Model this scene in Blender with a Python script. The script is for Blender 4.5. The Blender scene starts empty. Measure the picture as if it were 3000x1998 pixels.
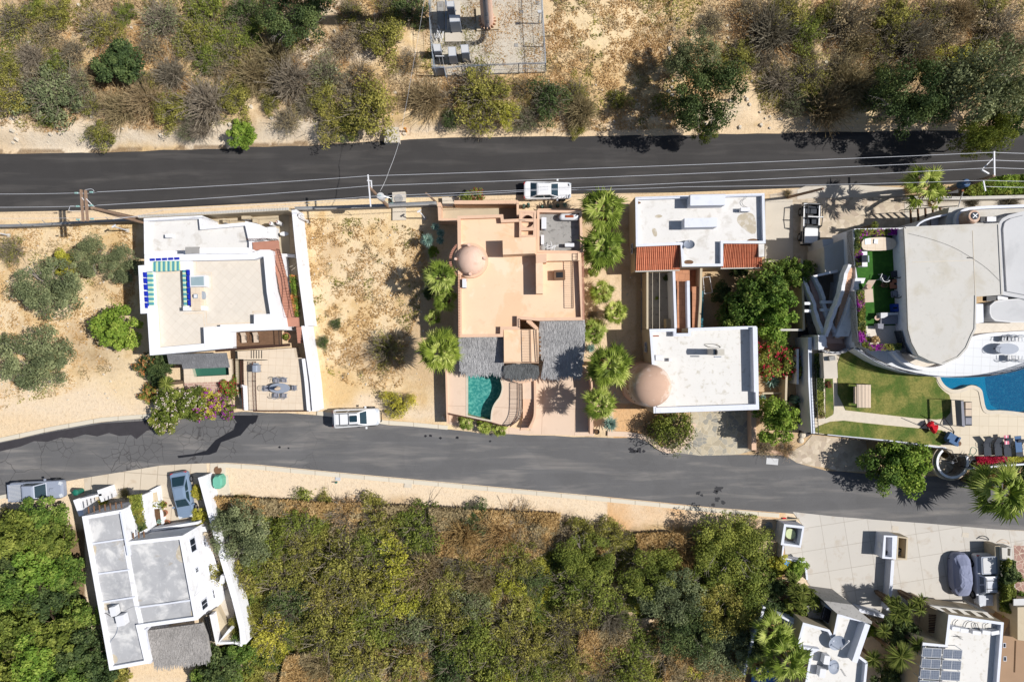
import bpy,math,random
import numpy as np
from mathutils import Vector,geometry
R=math.radians
# ------------------------------------------------------------ camera, sky, sun, exposure
CAM_H=66.0;PXM=30.0
scene=bpy.context.scene
cam=bpy.data.cameras.new('camera');camo=bpy.data.objects.new('camera',cam)
scene.collection.objects.link(camo);scene.camera=camo
camo.location=(0,0,CAM_H);camo.rotation_euler=(0,0,0)
cam.sensor_width=36;cam.lens=36*CAM_H/100.0;cam.clip_end=2000;cam.clip_start=0.5
SUN_EL=49.0
world=bpy.data.worlds.new('World');scene.world=world;world.use_nodes=True
_n=world.node_tree.nodes;_l=world.node_tree.links
sky=_n.new('ShaderNodeTexSky');sky.sky_type='NISHITA';sky.sun_disc=False
sky.sun_elevation=R(SUN_EL);sky.sun_rotation=R(90)
_l.new(sky.outputs['Color'],_n['Background'].inputs['Color'])
_n['Background'].inputs['Strength'].default_value=0.074
sun=bpy.data.lights.new('sun','SUN');suno=bpy.data.objects.new('sun',sun)
scene.collection.objects.link(suno)
sun.energy=5.0;sun.angle=R(0.5);sun.color=(1.0,0.97,0.935)
suno.rotation_euler=(0,R(90-SUN_EL),R(0));suno.location=(60,0,60)
scene.view_settings.view_transform='Standard';scene.view_settings.look='None'
scene.view_settings.gamma=1;scene.view_settings.exposure=0.2
scene.cycles.max_bounces=6;scene.cycles.transparent_max_bounces=8
# ------------------------------------------------------------ helpers
def W(px,py,h=0.0):
 k=(CAM_H-h)/CAM_H/PXM
 return((px-1500)*k,(999-py)*k)
def Z(ox,oy,s):
 def f(h,*pts):return[W(ox+p[0]/s,oy+p[1]/s,h)for p in pts]
 return f
A4=Z(360,580,3.68);A5=Z(360,900,3.68);B1=Z(1200,540,3.68);B2=Z(1200,900,3.68)
C1=Z(1780,540,3.68);C2=Z(1780,900,3.68);D1=Z(2360,540,3.68);D2=Z(2360,900,3.68)
E1=Z(0,1320,2.313);F1=Z(2200,1480,3.0275);G1=Z(2550,1480,3.027);K1=Z(1220,0,5.6)
L1=Z(2640,1150,4.753);M1=Z(2600,480,5.6);N1=Z(180,540,7.84);O1=Z(2200,960,3.564)
T1=Z(0,0,2.34);T2=Z(1000,0,2.34);T3=Z(2000,0,2.34);PX=Z(0,0,1.0)
def ccw(p):
 a=sum(p[i][0]*p[(i+1)%len(p)][1]-p[(i+1)%len(p)][0]*p[i][1]for i in range(len(p)))
 return list(p)if a>0 else list(p)[::-1]
def inset(p,t):
 p=ccw(p);n=len(p);out=[]
 for i in range(n):
  a,b,c=Vector(p[i-1]),Vector(p[i]),Vector(p[(i+1)%n])
  d1=(b-a).normalized();d2=(c-b).normalized()
  n1=Vector((-d1 .y,d1 .x));n2=Vector((-d2 .y,d2 .x));m=n1+n2
  if m.length<1e-4:m=n1
  m.normalize();k=t/max(0.35,m.dot(n1));q=b+m*k
  out.append((q.x,q.y))
 return out
def chaikin(p,n=2,closed=True):
 for _ in range(n):
  q=[];m=len(p)
  if not closed:q.append(p[0])
  for i in range(m if closed else m-1):
   a,b=p[i],p[(i+1)%m]
   q.append((a[0]*.75+b[0]*.25,a[1]*.75+b[1]*.25));q.append((a[0]*.25+b[0]*.75,a[1]*.25+b[1]*.75))
  if not closed:q.append(p[-1])
  p=q
 return p
def circ(cx,cy,r,n=24,a0=0,a1=360,ry=None):
 full=abs(a1-a0)>=360;m=n if full else n+1
 return[(cx+r*math.cos(R(a0+(a1-a0)*i/n)),cy+(ry or r)*math.sin(R(a0+(a1-a0)*i/n)))for i in range(m)]
def rect(cx,cy,w,d,a=0):
 c,s=math.cos(R(a)),math.sin(R(a))
 return[(cx+x*c-y*s,cy+x*s+y*c)for x,y in((-w/2,-d/2),(w/2,-d/2),(w/2,d/2),(-w/2,d/2))]
def rrect(cx,cy,w,d,r,n=4):
 o=[]
 for sx,sy,a in((1,1,0),(-1,1,90),(-1,-1,180),(1,-1,270)):
  for i in range(n+1):
   t=R(a+90*i/n);o.append((cx+sx*(w/2-r)+r*math.cos(t),cy+sy*(d/2-r)+r*math.sin(t)))
 return o
def strip(line,w):
 """polygon around an open line"""
 L,Rr=[],[]
 n=len(line)
 for i in range(n):
  a=Vector(line[max(0,i-1)]);b=Vector(line[min(n-1,i+1)]);d=(b-a).normalized()
  q=Vector((-d.y,d.x))*w/2;p=Vector(line[i]);L.append(tuple(p+q));Rr.append(tuple(p-q))
 return L+Rr[::-1]
def setp(o,label=None,cat=None,group=None,kind=None):
 if label:o['label']=label
 if cat:o['category']=cat
 if group:o['group']=group
 if kind:o['kind']=kind
 return o
def thing(name,label,cat,loc=(0,0,0),group=None):
 o=bpy.data.objects.new(name,None);scene.collection.objects.link(o);o.location=loc if len(loc)==3 else(loc[0],loc[1],0)
 o.empty_display_size=.3
 return setp(o,label,cat,group)
def dup(o,loc=None,rz=None,label=None,sc=None,group=None,parent=None):
 c=o.copy();scene.collection.objects.link(c)
 if parent is not None:c.parent=parent
 if loc is not None:c.location=loc
 if rz is not None:c.rotation_euler=(0,0,rz)
 if sc is not None:c.scale=(sc,sc,sc)if not isinstance(sc,tuple)else sc
 if label:c['label']=label
 if group:c['group']=group
 for ch in list(o.children):dup(ch,parent=c)
 return c
class MB:
 def __init__(s):s.v=[];s.f=[];s.m=[];s.mi=0;s.smooth=False
 def add(s,vs,fs):
  o=len(s.v);s.v+=[tuple(v)for v in vs]
  for f in fs:s.f.append([i+o for i in f]);s.m.append(s.mi)
  return s
 def prism(s,p,z0,z1,top=True,bot=False,holes=()):
  p=ccw(p);n=len(p)
  loops=[p]+[ccw(h)[::-1]for h in holes]
  for L in loops:
   n=len(L)
   s.add([(x,y,z0)for x,y in L]+[(x,y,z1)for x,y in L],[(i,(i+1)%n,n+(i+1)%n,n+i)for i in range(n)])
  if top:s.poly(p,z1,holes)
  if bot:s.poly(p,z0,holes,flip=True)
  return s
 def poly(s,p,z,holes=(),flip=False):
  p=ccw(p)
  loops=[p]+[ccw(h)[::-1]for h in holes]
  if len(p)==4 and not holes:
   f=[(0,1,2,3)]
  else:
   f=geometry.tessellate_polygon([[Vector((x,y,0))for x,y in L]for L in loops])
  vs=[q for L in loops for q in L];out=[]
  for t in f:
   a,b,c=vs[t[0]],vs[t[1]],vs[t[2]]
   up=(b[0]-a[0])*(c[1]-a[1])-(b[1]-a[1])*(c[0]-a[0])>0
   out.append(tuple(t)if up!=flip else tuple(t)[::-1])
  zz=z if callable(z)else(lambda x,y:z)
  s.add([(x,y,zz(x,y))for x,y in vs],out);return s
 def box(s,c,sz,a=0,tilt=0):
  """c = centre of the base"""
  return s.prism(rect(c[0],c[1],sz[0],sz[1],a),c[2],c[2]+sz[2],bot=True)
 def tube(s,a,b,r0,r1=None,n=6,cap=True):
  r1=r0 if r1 is None else r1;a=Vector(a);b=Vector(b);d=(b-a)
  if d.length<1e-6:return s
  d.normalize();u=d.orthogonal().normalized();w=d.cross(u);vs=[]
  for q,r in((a,r0),(b,r1)):
   for i in range(n):
    t=2*math.pi*i/n;vs.append(q+(u*math.cos(t)+w*math.sin(t))*r)
  fs=[(i,(i+1)%n,n+(i+1)%n,n+i)for i in range(n)]
  if cap:fs+=[tuple(range(n))[::-1],tuple(range(n,2*n))]
  return s.add(vs,fs)
 def path(s,pts,r,n=6):
  rr=r if isinstance(r,(list,tuple))else[r]*len(pts)
  for i in range(len(pts)-1):s.tube(pts[i],pts[i+1],rr[i],rr[i+1],n,cap=(i in(0,len(pts)-2)))
  return s
 def lathe(s,cx,cy,prof,n=24):
  vs=[];fs=[]
  for r,z in prof:
   for i in range(n):t=2*math.pi*i/n;vs.append((cx+r*math.cos(t),cy+r*math.sin(t),z))
  for j in range(len(prof)-1):
   for i in range(n):fs.append((j*n+i,j*n+(i+1)%n,(j+1)*n+(i+1)%n,(j+1)*n+i))
  return s.add(vs,fs)
 def rings(s,rings,cap=True,capb=False):
  n=len(rings[0]);vs=[q for r in rings for q in r];fs=[]
  for j in range(len(rings)-1):
   for i in range(n):fs.append((j*n+i,j*n+(i+1)%n,(j+1)*n+(i+1)%n,(j+1)*n+i))
  if cap:fs.append(tuple((len(rings)-1)*n+i for i in range(n)))
  if capb:fs.append(tuple(range(n))[::-1])
  return s.add(vs,fs)
 def build(s,name,mats,parent=None,smooth=False,**kw):
  me=bpy.data.meshes.new(name)
  off=Vector((0,0,0));q=parent
  while q is not None:off+=q.location;q=q.parent
  me.from_pydata([(v[0]-off.x,v[1]-off.y,v[2]-off.z)for v in s.v],[],s.f)
  mats=mats if isinstance(mats,(list,tuple))else[mats]
  for m in mats:me.materials.append(m)
  if len(mats)>1:me.polygons.foreach_set('material_index',s.m)
  if smooth:me.polygons.foreach_set('use_smooth',[True]*len(me.polygons))
  me.update()
  o=bpy.data.objects.new(name,me);scene.collection.objects.link(o)
  if parent is not None:o.parent=parent
  if kw:setp(o,**kw)
  return o
# ------------------------------------------------------------ materials
def lin(c):c=c/255.0;return c/12.92 if c<=.04045 else((c+.055)/1.055)**2.4
def C(r,g,b,k=.75):return(lin(r)*k,lin(g)*k,lin(b)*k,1)
class G:
 def __init__(s,name):
  s.m=bpy.data.materials.new(name);s.m.use_nodes=True;s.t=s.m.node_tree;s.t.nodes.clear()
  s.out=s.n('ShaderNodeOutputMaterial');s.b=s.n('ShaderNodeBsdfPrincipled');s.l(s.b.outputs[0],s.out.inputs[0])
 def n(s,t,**kw):
  x=s.t.nodes.new(t)
  for k,v in kw.items():setattr(x,k,v)
  return x
 def l(s,a,b):s.t.links.new(a,b)
 def co(s,kind='pos',rot=0,scale=None):
  if kind=='pos':o=s.n('ShaderNodeNewGeometry').outputs['Position']
  else:o=s.n('ShaderNodeTexCoord').outputs['Object']
  if rot or scale:
   m=s.n('ShaderNodeMapping');m.inputs['Rotation'].default_value=(0,0,R(rot))
   if scale:m.inputs['Scale'].default_value=scale
   s.l(o,m.inputs[0]);o=m.outputs[0]
  return o
 def noise(s,co,sc,det=5,rough=.55,dist=0):
  x=s.n('ShaderNodeTexNoise');s.l(co,x.inputs['Vector']);x.inputs['Scale'].default_value=sc
  x.inputs['Detail'].default_value=det;x.inputs['Roughness'].default_value=rough;x.inputs['Distortion'].default_value=dist
  return x.outputs['Fac']
 def rng(s,v,a,b,c=0,d=1):
  x=s.n('ShaderNodeMapRange');s.l(v,x.inputs[0])
  for i,q in enumerate((a,b,c,d)):x.inputs[i+1].default_value=q
  return x.outputs[0]
 def mix(s,f,a,b,mode='MIX'):
  x=s.n('ShaderNodeMix',data_type='RGBA',blend_type=mode)
  for i,q in((0,f),(6,a),(7,b)):
   if hasattr(q,'is_linked')or hasattr(q,'node'):s.l(q,x.inputs[i])
   else:x.inputs[i].default_value=q
  return x.outputs[2]
 def bump(s,h,st=.3,d=.05):
  x=s.n('ShaderNodeBump');x.inputs['Strength'].default_value=st;x.inputs['Distance'].default_value=d
  s.l(h,x.inputs['Height']);s.l(x.outputs[0],s.b.inputs['Normal'])
 def fin(s,col,rough=.8,metal=0,spec=.3):
  if hasattr(col,'node'):s.l(col,s.b.inputs['Base Color'])
  else:s.b.inputs['Base Color'].default_value=col
  s.b.inputs['Roughness'].default_value=rough;s.b.inputs['Metallic'].default_value=metal
  s.b.inputs['Specular IOR Level'].default_value=spec
  return s.m
def sc_(c,k):return(min(1,c[0]*k),min(1,c[1]*k),min(1,c[2]*k),1)
def mk(name,c,rough=.85,var=.12,sc=1.2,patches=(),bump=.25,coord='pos',metal=0,spec=.25,fine=12):
 g=G(name);co=g.co(coord)
 n1=g.noise(co,sc,6);col=g.mix(g.rng(n1,.3,.7),sc_(c,1-var),sc_(c,1+var))
 n2=g.noise(co,fine,4,.7);col=g.mix(g.rng(n2,.25,.75,0,.5),col,sc_(c,1-var*1.6))
 for i,(pc,psc,lo,hi,amt)in enumerate(patches):
  m=g.n('ShaderNodeMapping');m.inputs['Location'].default_value=(13.7*(i+1),7.1*i,0);g.l(co,m.inputs[0])
  pn=g.noise(m.outputs[0],psc,6,.6,.4);col=g.mix(g.rng(pn,lo,hi,0,amt),col,pc)
 if bump:g.bump(n2,bump,.03)
 return g.fin(col,rough,metal,spec)
def grid_mat(name,c,line,w,h,lw,rot=0,offset=0,var=.1,patches=(),rough=.8,c2=None,bump=.2):
 g=G(name);co=g.co('pos',rot)
 br=g.n('ShaderNodeTexBrick');g.l(co,br.inputs['Vector']);br.offset=offset;br.squash=1
 br.inputs['Scale'].default_value=1;br.inputs['Brick Width'].default_value=w;br.inputs['Row Height'].default_value=h
 br.inputs['Mortar Size'].default_value=lw;br.inputs['Mortar Smooth'].default_value=.1;br.inputs['Bias'].default_value=0
 br.inputs['Color1'].default_value=sc_(c,1-var);br.inputs['Color2'].default_value=sc_(c2 or c,1+var);br.inputs['Mortar'].default_value=line
 n1=g.noise(co,.9,6);col=g.mix(g.rng(n1,.3,.7,0,.35),br.outputs['Color'],sc_(c,1-var*2.2))
 for i,(pc,psc,lo,hi,amt)in enumerate(patches):
  pn=g.noise(co,psc,6,.6,.4+i);col=g.mix(g.rng(pn,lo,hi,0,amt),col,pc)
 if bump:
  f=g.n('ShaderNodeMath',operation='MULTIPLY');f.inputs[1].default_value=-1;g.l(br.outputs['Fac'],f.inputs[0]);g.bump(f.outputs[0],bump,.01)
 return g.fin(col,rough)
M={}
STAIN=C(150,130,105)
M['white']=mk('white_stucco',C(247,247,250),.8,.03,.8,[(C(212,208,203),1.3,.55,.72,.6),(C(195,188,178),4,.6,.7,.4)],.15)
M['whiteroof']=mk('white_painted_roof',C(232,229,224),.85,.04,.6,[(C(192,184,172),.9,.52,.7,.7),(C(165,150,130),.35,.66,.74,.65),(C(210,205,196),6,.55,.75,.5)],.15)
M['whiteroof2']=mk('speckled_white_roof',C(232,229,223),.85,.04,.6,[(C(195,187,170),2.2,.56,.72,.8),(C(178,166,140),.3,.65,.75,.5)],.15)
M['trim']=mk('white_trim',C(228,231,240),.7,.03,1,[(C(190,192,200),2.5,.55,.8,.5)],.1)
M['cream']=mk('cream_roof_membrane',C(208,204,196),.8,.03,.5,[(C(190,181,162),.5,.5,.68,.6),(C(176,172,163),2.5,.58,.7,.4)],.1)
M['greyroof']=mk('grey_coated_roof',C(184,184,185),.8,.06,.8,[(C(232,230,226),.5,.5,.62,.8),(C(160,161,164),.6,.53,.66,.6),(C(172,156,130),.3,.6,.66,.8),(C(215,215,215),3,.55,.7,.5)],.15)
M['pink']=mk('salmon_stucco',C(246,212,178),.85,.04,.7,[(C(236,194,154),.25,.55,.6,.6),(C(226,186,152),1.3,.58,.72,.5),(C(248,226,200),.5,.6,.66,.6)],.12)
M['pinkwall']=mk('salmon_wall',C(232,194,164),.85,.05,1,[(C(198,150,125),1.5,.58,.8,.5)],.15)
M['pinkpave']=grid_mat('pink_patio_concrete',C(228,202,178),C(196,168,145),3.2,3.2,.03,2,0,.03,[(C(205,178,152),1.2,.55,.75,.5)])
M['dome']=mk('rose_dome_plaster',C(236,200,178),.8,.06,1.2,[(C(206,162,140),2.4,.55,.7,.5),(C(238,212,198),1.1,.58,.7,.5)],.2)
M['beige']=mk('beige_wall',C(206,190,162),.85,.05,1,[(C(180,160,130),1.2,.56,.8,.5)],.15)
M['tan']=mk('tan_plaster',C(204,170,147),.85,.05,1,[(C(234,214,198),.55,.5,.6,.8),(C(160,125,105),1.6,.58,.8,.4)],.15)
M['concrete']=mk('weathered_concrete',C(214,204,188),.9,.06,.8,[(C(180,160,135),.7,.56,.78,.6)],.2)
M['concgrey']=mk('grey_concrete',C(168,165,160),.9,.1,1.2,[(C(95,92,88),3,.56,.66,.6)],.2)
M['apron']=grid_mat('driveway_slab',C(206,200,190),C(172,164,152),2.25,2.25,.028,-9,0,.03,[(C(178,160,138),.8,.56,.72,.6)])
M['sidewalk']=grid_mat('sidewalk_slab',C(216,202,180),C(165,150,130),1.6,2.2,.03,4,0,.04,[(C(185,160,130),1,.56,.75,.5)])
M['kerb']=grid_mat('kerb_concrete',C(222,212,192),C(178,164,142),2.4,50,.04,0,0,.04)
M['travertine']=grid_mat('travertine_tile',C(229,219,204),C(214,200,180),.6,.6,.012,42,0,.03,[(C(208,196,180),1.1,.55,.75,.5),(C(170,158,145),1.6,.66,.72,.5)])
M['patiotile']=grid_mat('cream_patio_tile',C(232,214,190),C(214,192,165),.7,.7,.02,3,0,.03,[(C(215,192,165),1.4,.52,.72,.4)])
M['whitetile']=grid_mat('pale_terrace_tile',C(226,228,230),C(205,205,206),.78,.78,.02,3,0,.02)
M['pooltile']=grid_mat('sandstone_deck',C(224,210,186),C(200,184,158),.9,.9,.02,1,0,.04,[(C(200,180,150),1,.56,.75,.5)])
M['brickpave']=grid_mat('pink_brick_paving',C(196,160,146),C(222,204,186),.55,.26,.03,2,.5,.08)
M['terra']=grid_mat('terracotta_floor',C(198,140,104),C(160,110,82),.6,.6,.02,5,.5,.08)
M['stair']=mk('brick_red_stair_tile',C(190,136,114),.8,.08,2)
M['darkstair']=mk('brown_stair_tile',C(200,166,150),.8,.06,2)
M['wood']=mk('weathered_brown_timber',C(125,95,72),.85,.2,3,[],.3)
M['darkwood']=mk('dark_timber',C(78,54,44),.8,.2,4)
M['polewood']=mk('pole_timber',C(158,132,112),.85,.15,5,[(C(165,135,110),3,.5,.7,.6)])
M['iron']=mk('black_iron',C(40,38,38),.6,.1,5,bump=0)
M['brownrail']=mk('brown_railing',C(98,62,50),.6,.1,5,bump=0)
M['steel']=mk('galvanised_steel',C(180,192,205),.45,.08,5,bump=0,metal=.4)
M['wire']=mk('aluminium_cable',C(212,214,220),.4,.03,5,bump=0,metal=.0)
M['stair2']=mk('peach_stair_tile',C(226,184,152),.8,.06,2)
M['blackwire']=mk('black_cable',C(45,45,48),.6,.03,5,bump=0)
M['insul']=mk('green_glass_insulator',C(150,195,190),.2,.05,5,bump=0,spec=.6)
M['whitemetal']=mk('white_metal_casing',C(232,232,234),.5,.03,3,[(C(205,205,205),3,.6,.8,.4)],0,'obj')
M['greymetal']=mk('grey_metal_cabinet',C(150,158,172),.5,.04,3,[],0,'obj')
M['vault']=mk('grey_vault_coating',C(206,206,206),.8,.05,.4,[(C(160,160,162),.3,.5,.75,.6)],.15)
M['palegrey']=mk('pale_grey_metal',C(208,208,208),.5,.03,3,[],0,'obj')
M['rust']=mk('rust_stain',C(165,85,50),.9,.2,6)
M['white2']=mk('white_plastic',C(240,240,240),.4,.02,3,[],0,'obj')
M['bluepad']=mk('royal_blue_fabric',C(24,46,175),.9,.08,6,[],.3)
M['glass']=mk('dark_window_glass',C(40,48,58),.1,.1,1,bump=0,spec=.6)
M['skyglass']=mk('skylight_glass',C(165,185,190),.15,.15,.5,bump=0,spec=.6)
M['black']=mk('black_plastic',C(28,28,32),.5,.1,4,bump=0)
M['darkfab']=mk('charcoal_fabric',C(72,76,84),.9,.08,6)
M['grayfab']=mk('grey_fabric',C(150,150,158),.9,.06,5)
M['beigefab']=mk('beige_fabric',C(214,194,172),.9,.04,5)
M['redfab']=mk('red_fabric',C(205,22,38),.9,.12,8)
M['bluefab']=mk('blue_fabric',C(90,118,155),.9,.12,4)
M['brightblue']=mk('bright_blue_plastic',C(25,70,165),.5,.1,4,bump=0)
M['green2']=mk('dark_green_plastic',C(40,120,100),.5,.08,4,bump=0)
M['teal']=mk('teal_tarp',C(20,105,120),.5,.15,4)
M['pot']=mk('terracotta_pot',C(190,125,95),.8,.1,4)
M['soil']=mk('potting_soil',C(105,80,58),.95,.2,6)
M['rock']=mk('pale_rock',C(222,210,190),.9,.08,3)
M['turf']=mk('artificial_turf',C(58,105,38),.95,.12,2,[(C(85,140,50),2,.5,.7,.6)],.5)
M['gravel']=mk('compound_gravel',C(212,202,184),.95,.08,2,[(C(165,135,100),.5,.56,.72,.55),(C(150,135,115),9,.52,.66,.6)],.6)
M['dustbin']=mk('green_canvas',C(112,185,160),.7,.06,4)
M['paint']=mk('car_paint_white',C(240,240,240),.25,.01,3,[],0,'obj',0,.5)
M['paintsilver']=mk('car_paint_silver',C(206,209,216),.35,.02,3,[],0,'obj',0,.4)
M['paintgrey']=mk('car_paint_blue_grey',C(158,166,182),.35,.02,3,[],0,'obj',0,.4)
M['stain']=mk('roof_silt_stain',C(196,184,162),.9,.06,2,[(C(222,216,206),2.5,.5,.65,.7)],bump=0)
M['paintblue']=mk('car_paint_steel_blue',C(128,148,172),.3,.02,3,[],0,'obj',0,.5)
M['tyre']=mk('tyre_rubber',C(35,35,36),.8,.1,4,[],0,'obj')
M['rim']=mk('alloy_rim',C(160,162,166),.35,.05,4,[],0,'obj',.6)
M['carglass']=mk('car_glass',C(38,62,72),.08,.05,1,[],0,'obj',0,.7)
M['lamp']=mk('headlamp_lens',C(220,225,230),.1,.02,4,[],0,'obj',0,.7)
M['tail']=mk('tail_lamp_lens',C(190,25,30),.2,.05,4,[],0,'obj')
M['trunk']=mk('palm_trunk',C(125,105,85),.95,.25,6,[],.6,'obj')
M['bark']=mk('grey_bark',C(165,155,145),.95,.15,5,[],.5,'obj')
M['darkbark']=mk('brown_bark',C(100,82,68),.95,.2,5,[],.5,'obj')
def stripes(name,cols,pitch,axis,rot=0):
 g=G(name);co=g.co('pos',rot);sp=g.n('ShaderNodeSeparateXYZ');g.l(co,sp.inputs[0])
 m=g.n('ShaderNodeMath',operation='DIVIDE');g.l(sp.outputs[axis],m.inputs[0]);m.inputs[1].default_value=pitch
 f=g.n('ShaderNodeMath',operation='FRACT');g.l(m.outputs[0],f.inputs[0])
 r=g.n('ShaderNodeValToRGB');r.color_ramp.interpolation='CONSTANT';g.l(f.outputs[0],r.inputs[0])
 e=r.color_ramp.elements;e[0].position=0;e[0].color=cols[0];e[1].position=1/len(cols);e[1].color=cols[1]
 for i,c in enumerate(cols[2:]):q=e.new((i+2)/len(cols));q.color=c
 return g.fin(r.outputs[0],.9)
_sc=[C(70,145,160),C(130,185,190),C(190,212,140),C(232,236,216),C(150,200,170),C(80,155,165)]
M['stripex']=stripes('striped_cushion',_sc,.42,0);M['stripey']=stripes('striped_cushion_cross',_sc,.42,1)
M['pinkstripe']=stripes('pink_striped_towel',[C(225,130,150),C(240,225,228),C(225,130,150)],.3,0)
def asphalt(name,c,dust,lines,crack,rot=3):
 g=G(name);co=g.co();n1=g.noise(co,.35,6);col=g.mix(g.rng(n1,.3,.7),sc_(c,.92),sc_(c,1.1))
 st=g.co('pos',rot,(.12,1.1,1));n2=g.noise(st,.9,5,.6,.3)
 col=g.mix(g.rng(n2,.5,.8,0,dust),col,C(165,158,150));col=g.mix(g.rng(n2,.45,.25,0,.35),col,sc_(c,.75))
 n3=g.noise(co,14,3,.7);col=g.mix(g.rng(n3,.3,.7,0,.35),col,sc_(c,1.35))
 if crack:
  w=g.n('ShaderNodeMapping');g.l(co,w.inputs[0]);ns=g.n('ShaderNodeTexNoise');ns.inputs['Scale'].default_value=1.3;ns.inputs['Detail'].default_value=5;g.l(co,ns.inputs['Vector'])
  ad=g.mix(.16,co,ns.outputs['Color'],'LINEAR_LIGHT')
  for scv,th in((.3,.009),(1.1,.01)):
   vo=g.n('ShaderNodeTexVoronoi',feature='DISTANCE_TO_EDGE');vo.inputs['Scale'].default_value=scv;g.l(ad,vo.inputs['Vector'])
   msk=g.rng(vo.outputs['Distance'],th*scv/.3,0,0,.75)
   nz=g.noise(co,.1 if scv<.5 else.13,2);mm=g.n('ShaderNodeMath',operation='MULTIPLY');g.l(msk,mm.inputs[0]);sx=g.n('ShaderNodeSeparateXYZ');g.l(co,sx.inputs[0]);m2=g.n('ShaderNodeMath',operation='MULTIPLY');g.l(g.rng(nz,.46 if scv<.5 else.53,.56),m2 .inputs[0]);g.l(g.rng(sx.outputs[0],-12,-26,.12,1),m2 .inputs[1]);g.l(m2 .outputs[0],mm.inputs[1])
   col=g.mix(mm.outputs[0],col,C(58,56,56))
 n5=g.noise(co,.22,2,.4);col=g.mix(g.rng(n5,.5,.52,0,.14),col,sc_(c,.7));n6=g.noise(g.co('pos',rot,(.05,2.2,1)),.8,3);col=g.mix(g.rng(n6,.55,.7,0,.3),col,sc_(c,1.4));g.bump(n3,.3,.01)
 return g.fin(col,.9,0,.12)
M['asph1']=asphalt('dark_fresh_asphalt',C(69,67,66),.22,0,False)
M['asph2']=asphalt('grey_worn_asphalt',C(106,105,105),.9,0,True,4)
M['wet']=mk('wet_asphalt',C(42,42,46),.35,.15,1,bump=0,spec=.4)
M['damp_and_shade']=mk('damp_and_shade_asphalt',C(66,63,66),.7,.12,1.5,bump=0)  # damp road edge, and the shade painted onto the alley floor
def flag(name,sc,cols,mortar,w):
 g=G(name);co=g.co();ns=g.n('ShaderNodeTexNoise');ns.inputs['Scale'].default_value=2;g.l(co,ns.inputs['Vector']);ad=g.mix(.05,co,ns.outputs['Color'],'LINEAR_LIGHT')
 v=g.n('ShaderNodeTexVoronoi',feature='DISTANCE_TO_EDGE');v.inputs['Scale'].default_value=sc;g.l(ad,v.inputs['Vector'])
 v2=g.n('ShaderNodeTexVoronoi');v2 .inputs['Scale'].default_value=sc;g.l(ad,v2 .inputs['Vector'])
 r=g.n('ShaderNodeValToRGB');sp=g.n('ShaderNodeSeparateColor');g.l(v2 .outputs['Color'],sp.inputs[0]);g.l(sp.outputs[0],r.inputs[0])
 e=r.color_ramp.elements;e[0].color=cols[0];e[1].color=cols[-1]
 for i,c in enumerate(cols[1:-1]):q=e.new((i+1)/(len(cols)-1));q.color=c
 n=g.noise(co,5,5);col=g.mix(g.rng(n,.3,.7,0,.3),r.outputs[0],sc_(cols[0],.8))
 col=g.mix(g.rng(v.outputs['Distance'],w,w*.5),col,mortar);g.bump(g.rng(v.outputs['Distance'],0,w*1.5),.4,.02)
 return g.fin(col,.85)
M['flag']=flag('flagstone_paving',2.0,[C(180,168,144),C(208,194,166),C(154,152,144),C(212,200,176)],C(214,200,172),.035)
M['flag2']=flag('pale_cobble_paving',2.2,[C(196,180,156),C(224,208,184),C(186,168,148),C(232,216,194)],C(206,188,160),.02)
M['flag3']=flag('red_stone_paving',2.2,[C(178,140,125),C(150,115,104),C(190,152,138)],C(214,196,176),.05)
M['stonewall']=flag('rough_stone_wall',3.5,[C(150,140,128),C(196,182,160),C(120,112,104)],C(110,102,92),.03)
def lawnmat():
 g=G('lawn_grass');co=g.co();n=g.noise(co,.5,5,.6,.5);n2=g.noise(co,5,5,.8)
 col=g.mix(g.rng(n,.42,.6),C(82,108,38),C(160,150,82));col=g.mix(g.rng(n2,.35,.7,0,.8),col,C(60,84,26));n3=g.noise(co,16,3,.8)
 col=g.mix(g.rng(n3,.5,.75,0,.5),col,C(175,170,100));g.bump(n2,.8,.08);return g.fin(col,.95)
M['lawn']=lawnmat()
def thatchmat(name,c1,c2,rot=0):
 g=G(name);co=g.co('pos',rot,(7,1.3,3));n=g.noise(co,2.2,6,.8);col=g.mix(g.rng(n,.3,.7),c1,c2)
 n2=g.noise(g.co(),.8,4);col=g.mix(g.rng(n2,.4,.7,0,.35),col,sc_(c1,.7));g.bump(n,.8,.08);return g.fin(col,.95)
M['thatch']=thatchmat('grey_palm_thatch',C(128,128,130),C(222,220,218));M['thatchdark']=thatchmat('dark_palm_thatch',C(60,62,62),C(140,142,142))
M['thatchtan']=thatchmat('tan_palm_thatch',C(130,126,122),C(212,206,200));M['reed']=thatchmat('grey_reed_mat',C(96,96,98),C(156,156,158),90)
M['rooftile']=grid_mat('clay_roof_tile',C(212,134,100),C(165,95,68),.26,.55,.012,0,0,.12,[(C(215,140,105),2,.6,.8,.4)])
def causticmat(name,c,ca,scale,amt=.5):
 g=G(name);co=g.co();ns=g.n('ShaderNodeTexNoise');ns.inputs['Scale'].default_value=1.2;g.l(co,ns.inputs['Vector']);ad=g.mix(.25,co,ns.outputs['Color'],'LINEAR_LIGHT')
 v=g.n('ShaderNodeTexVoronoi',feature='SMOOTH_F1');v.inputs['Scale'].default_value=scale;g.l(ad,v.inputs['Vector'])
 n=g.noise(ad,scale*1.2,4);col=g.mix(g.rng(n,.45,.7,0,amt),c,ca);return g.fin(col,.6,0,0)  # paler ripples paint caustic light into the pool floor colour
M['poolfloor']=causticmat('teal_plaster_caustics',C(66,146,140),C(140,205,190),3.4,.9)
M['poolfloor2']=causticmat('blue_mosaic_caustics',C(6,92,136),C(40,138,172),4,.5)
M['poolfloor3']=mk('pale_blue_pool_shelf',C(8,128,170),.5,.05,2,spec=0)
M['poolfloor4']=mk('green_pool_plaster',C(72,120,100),.5,.05,2)
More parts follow.
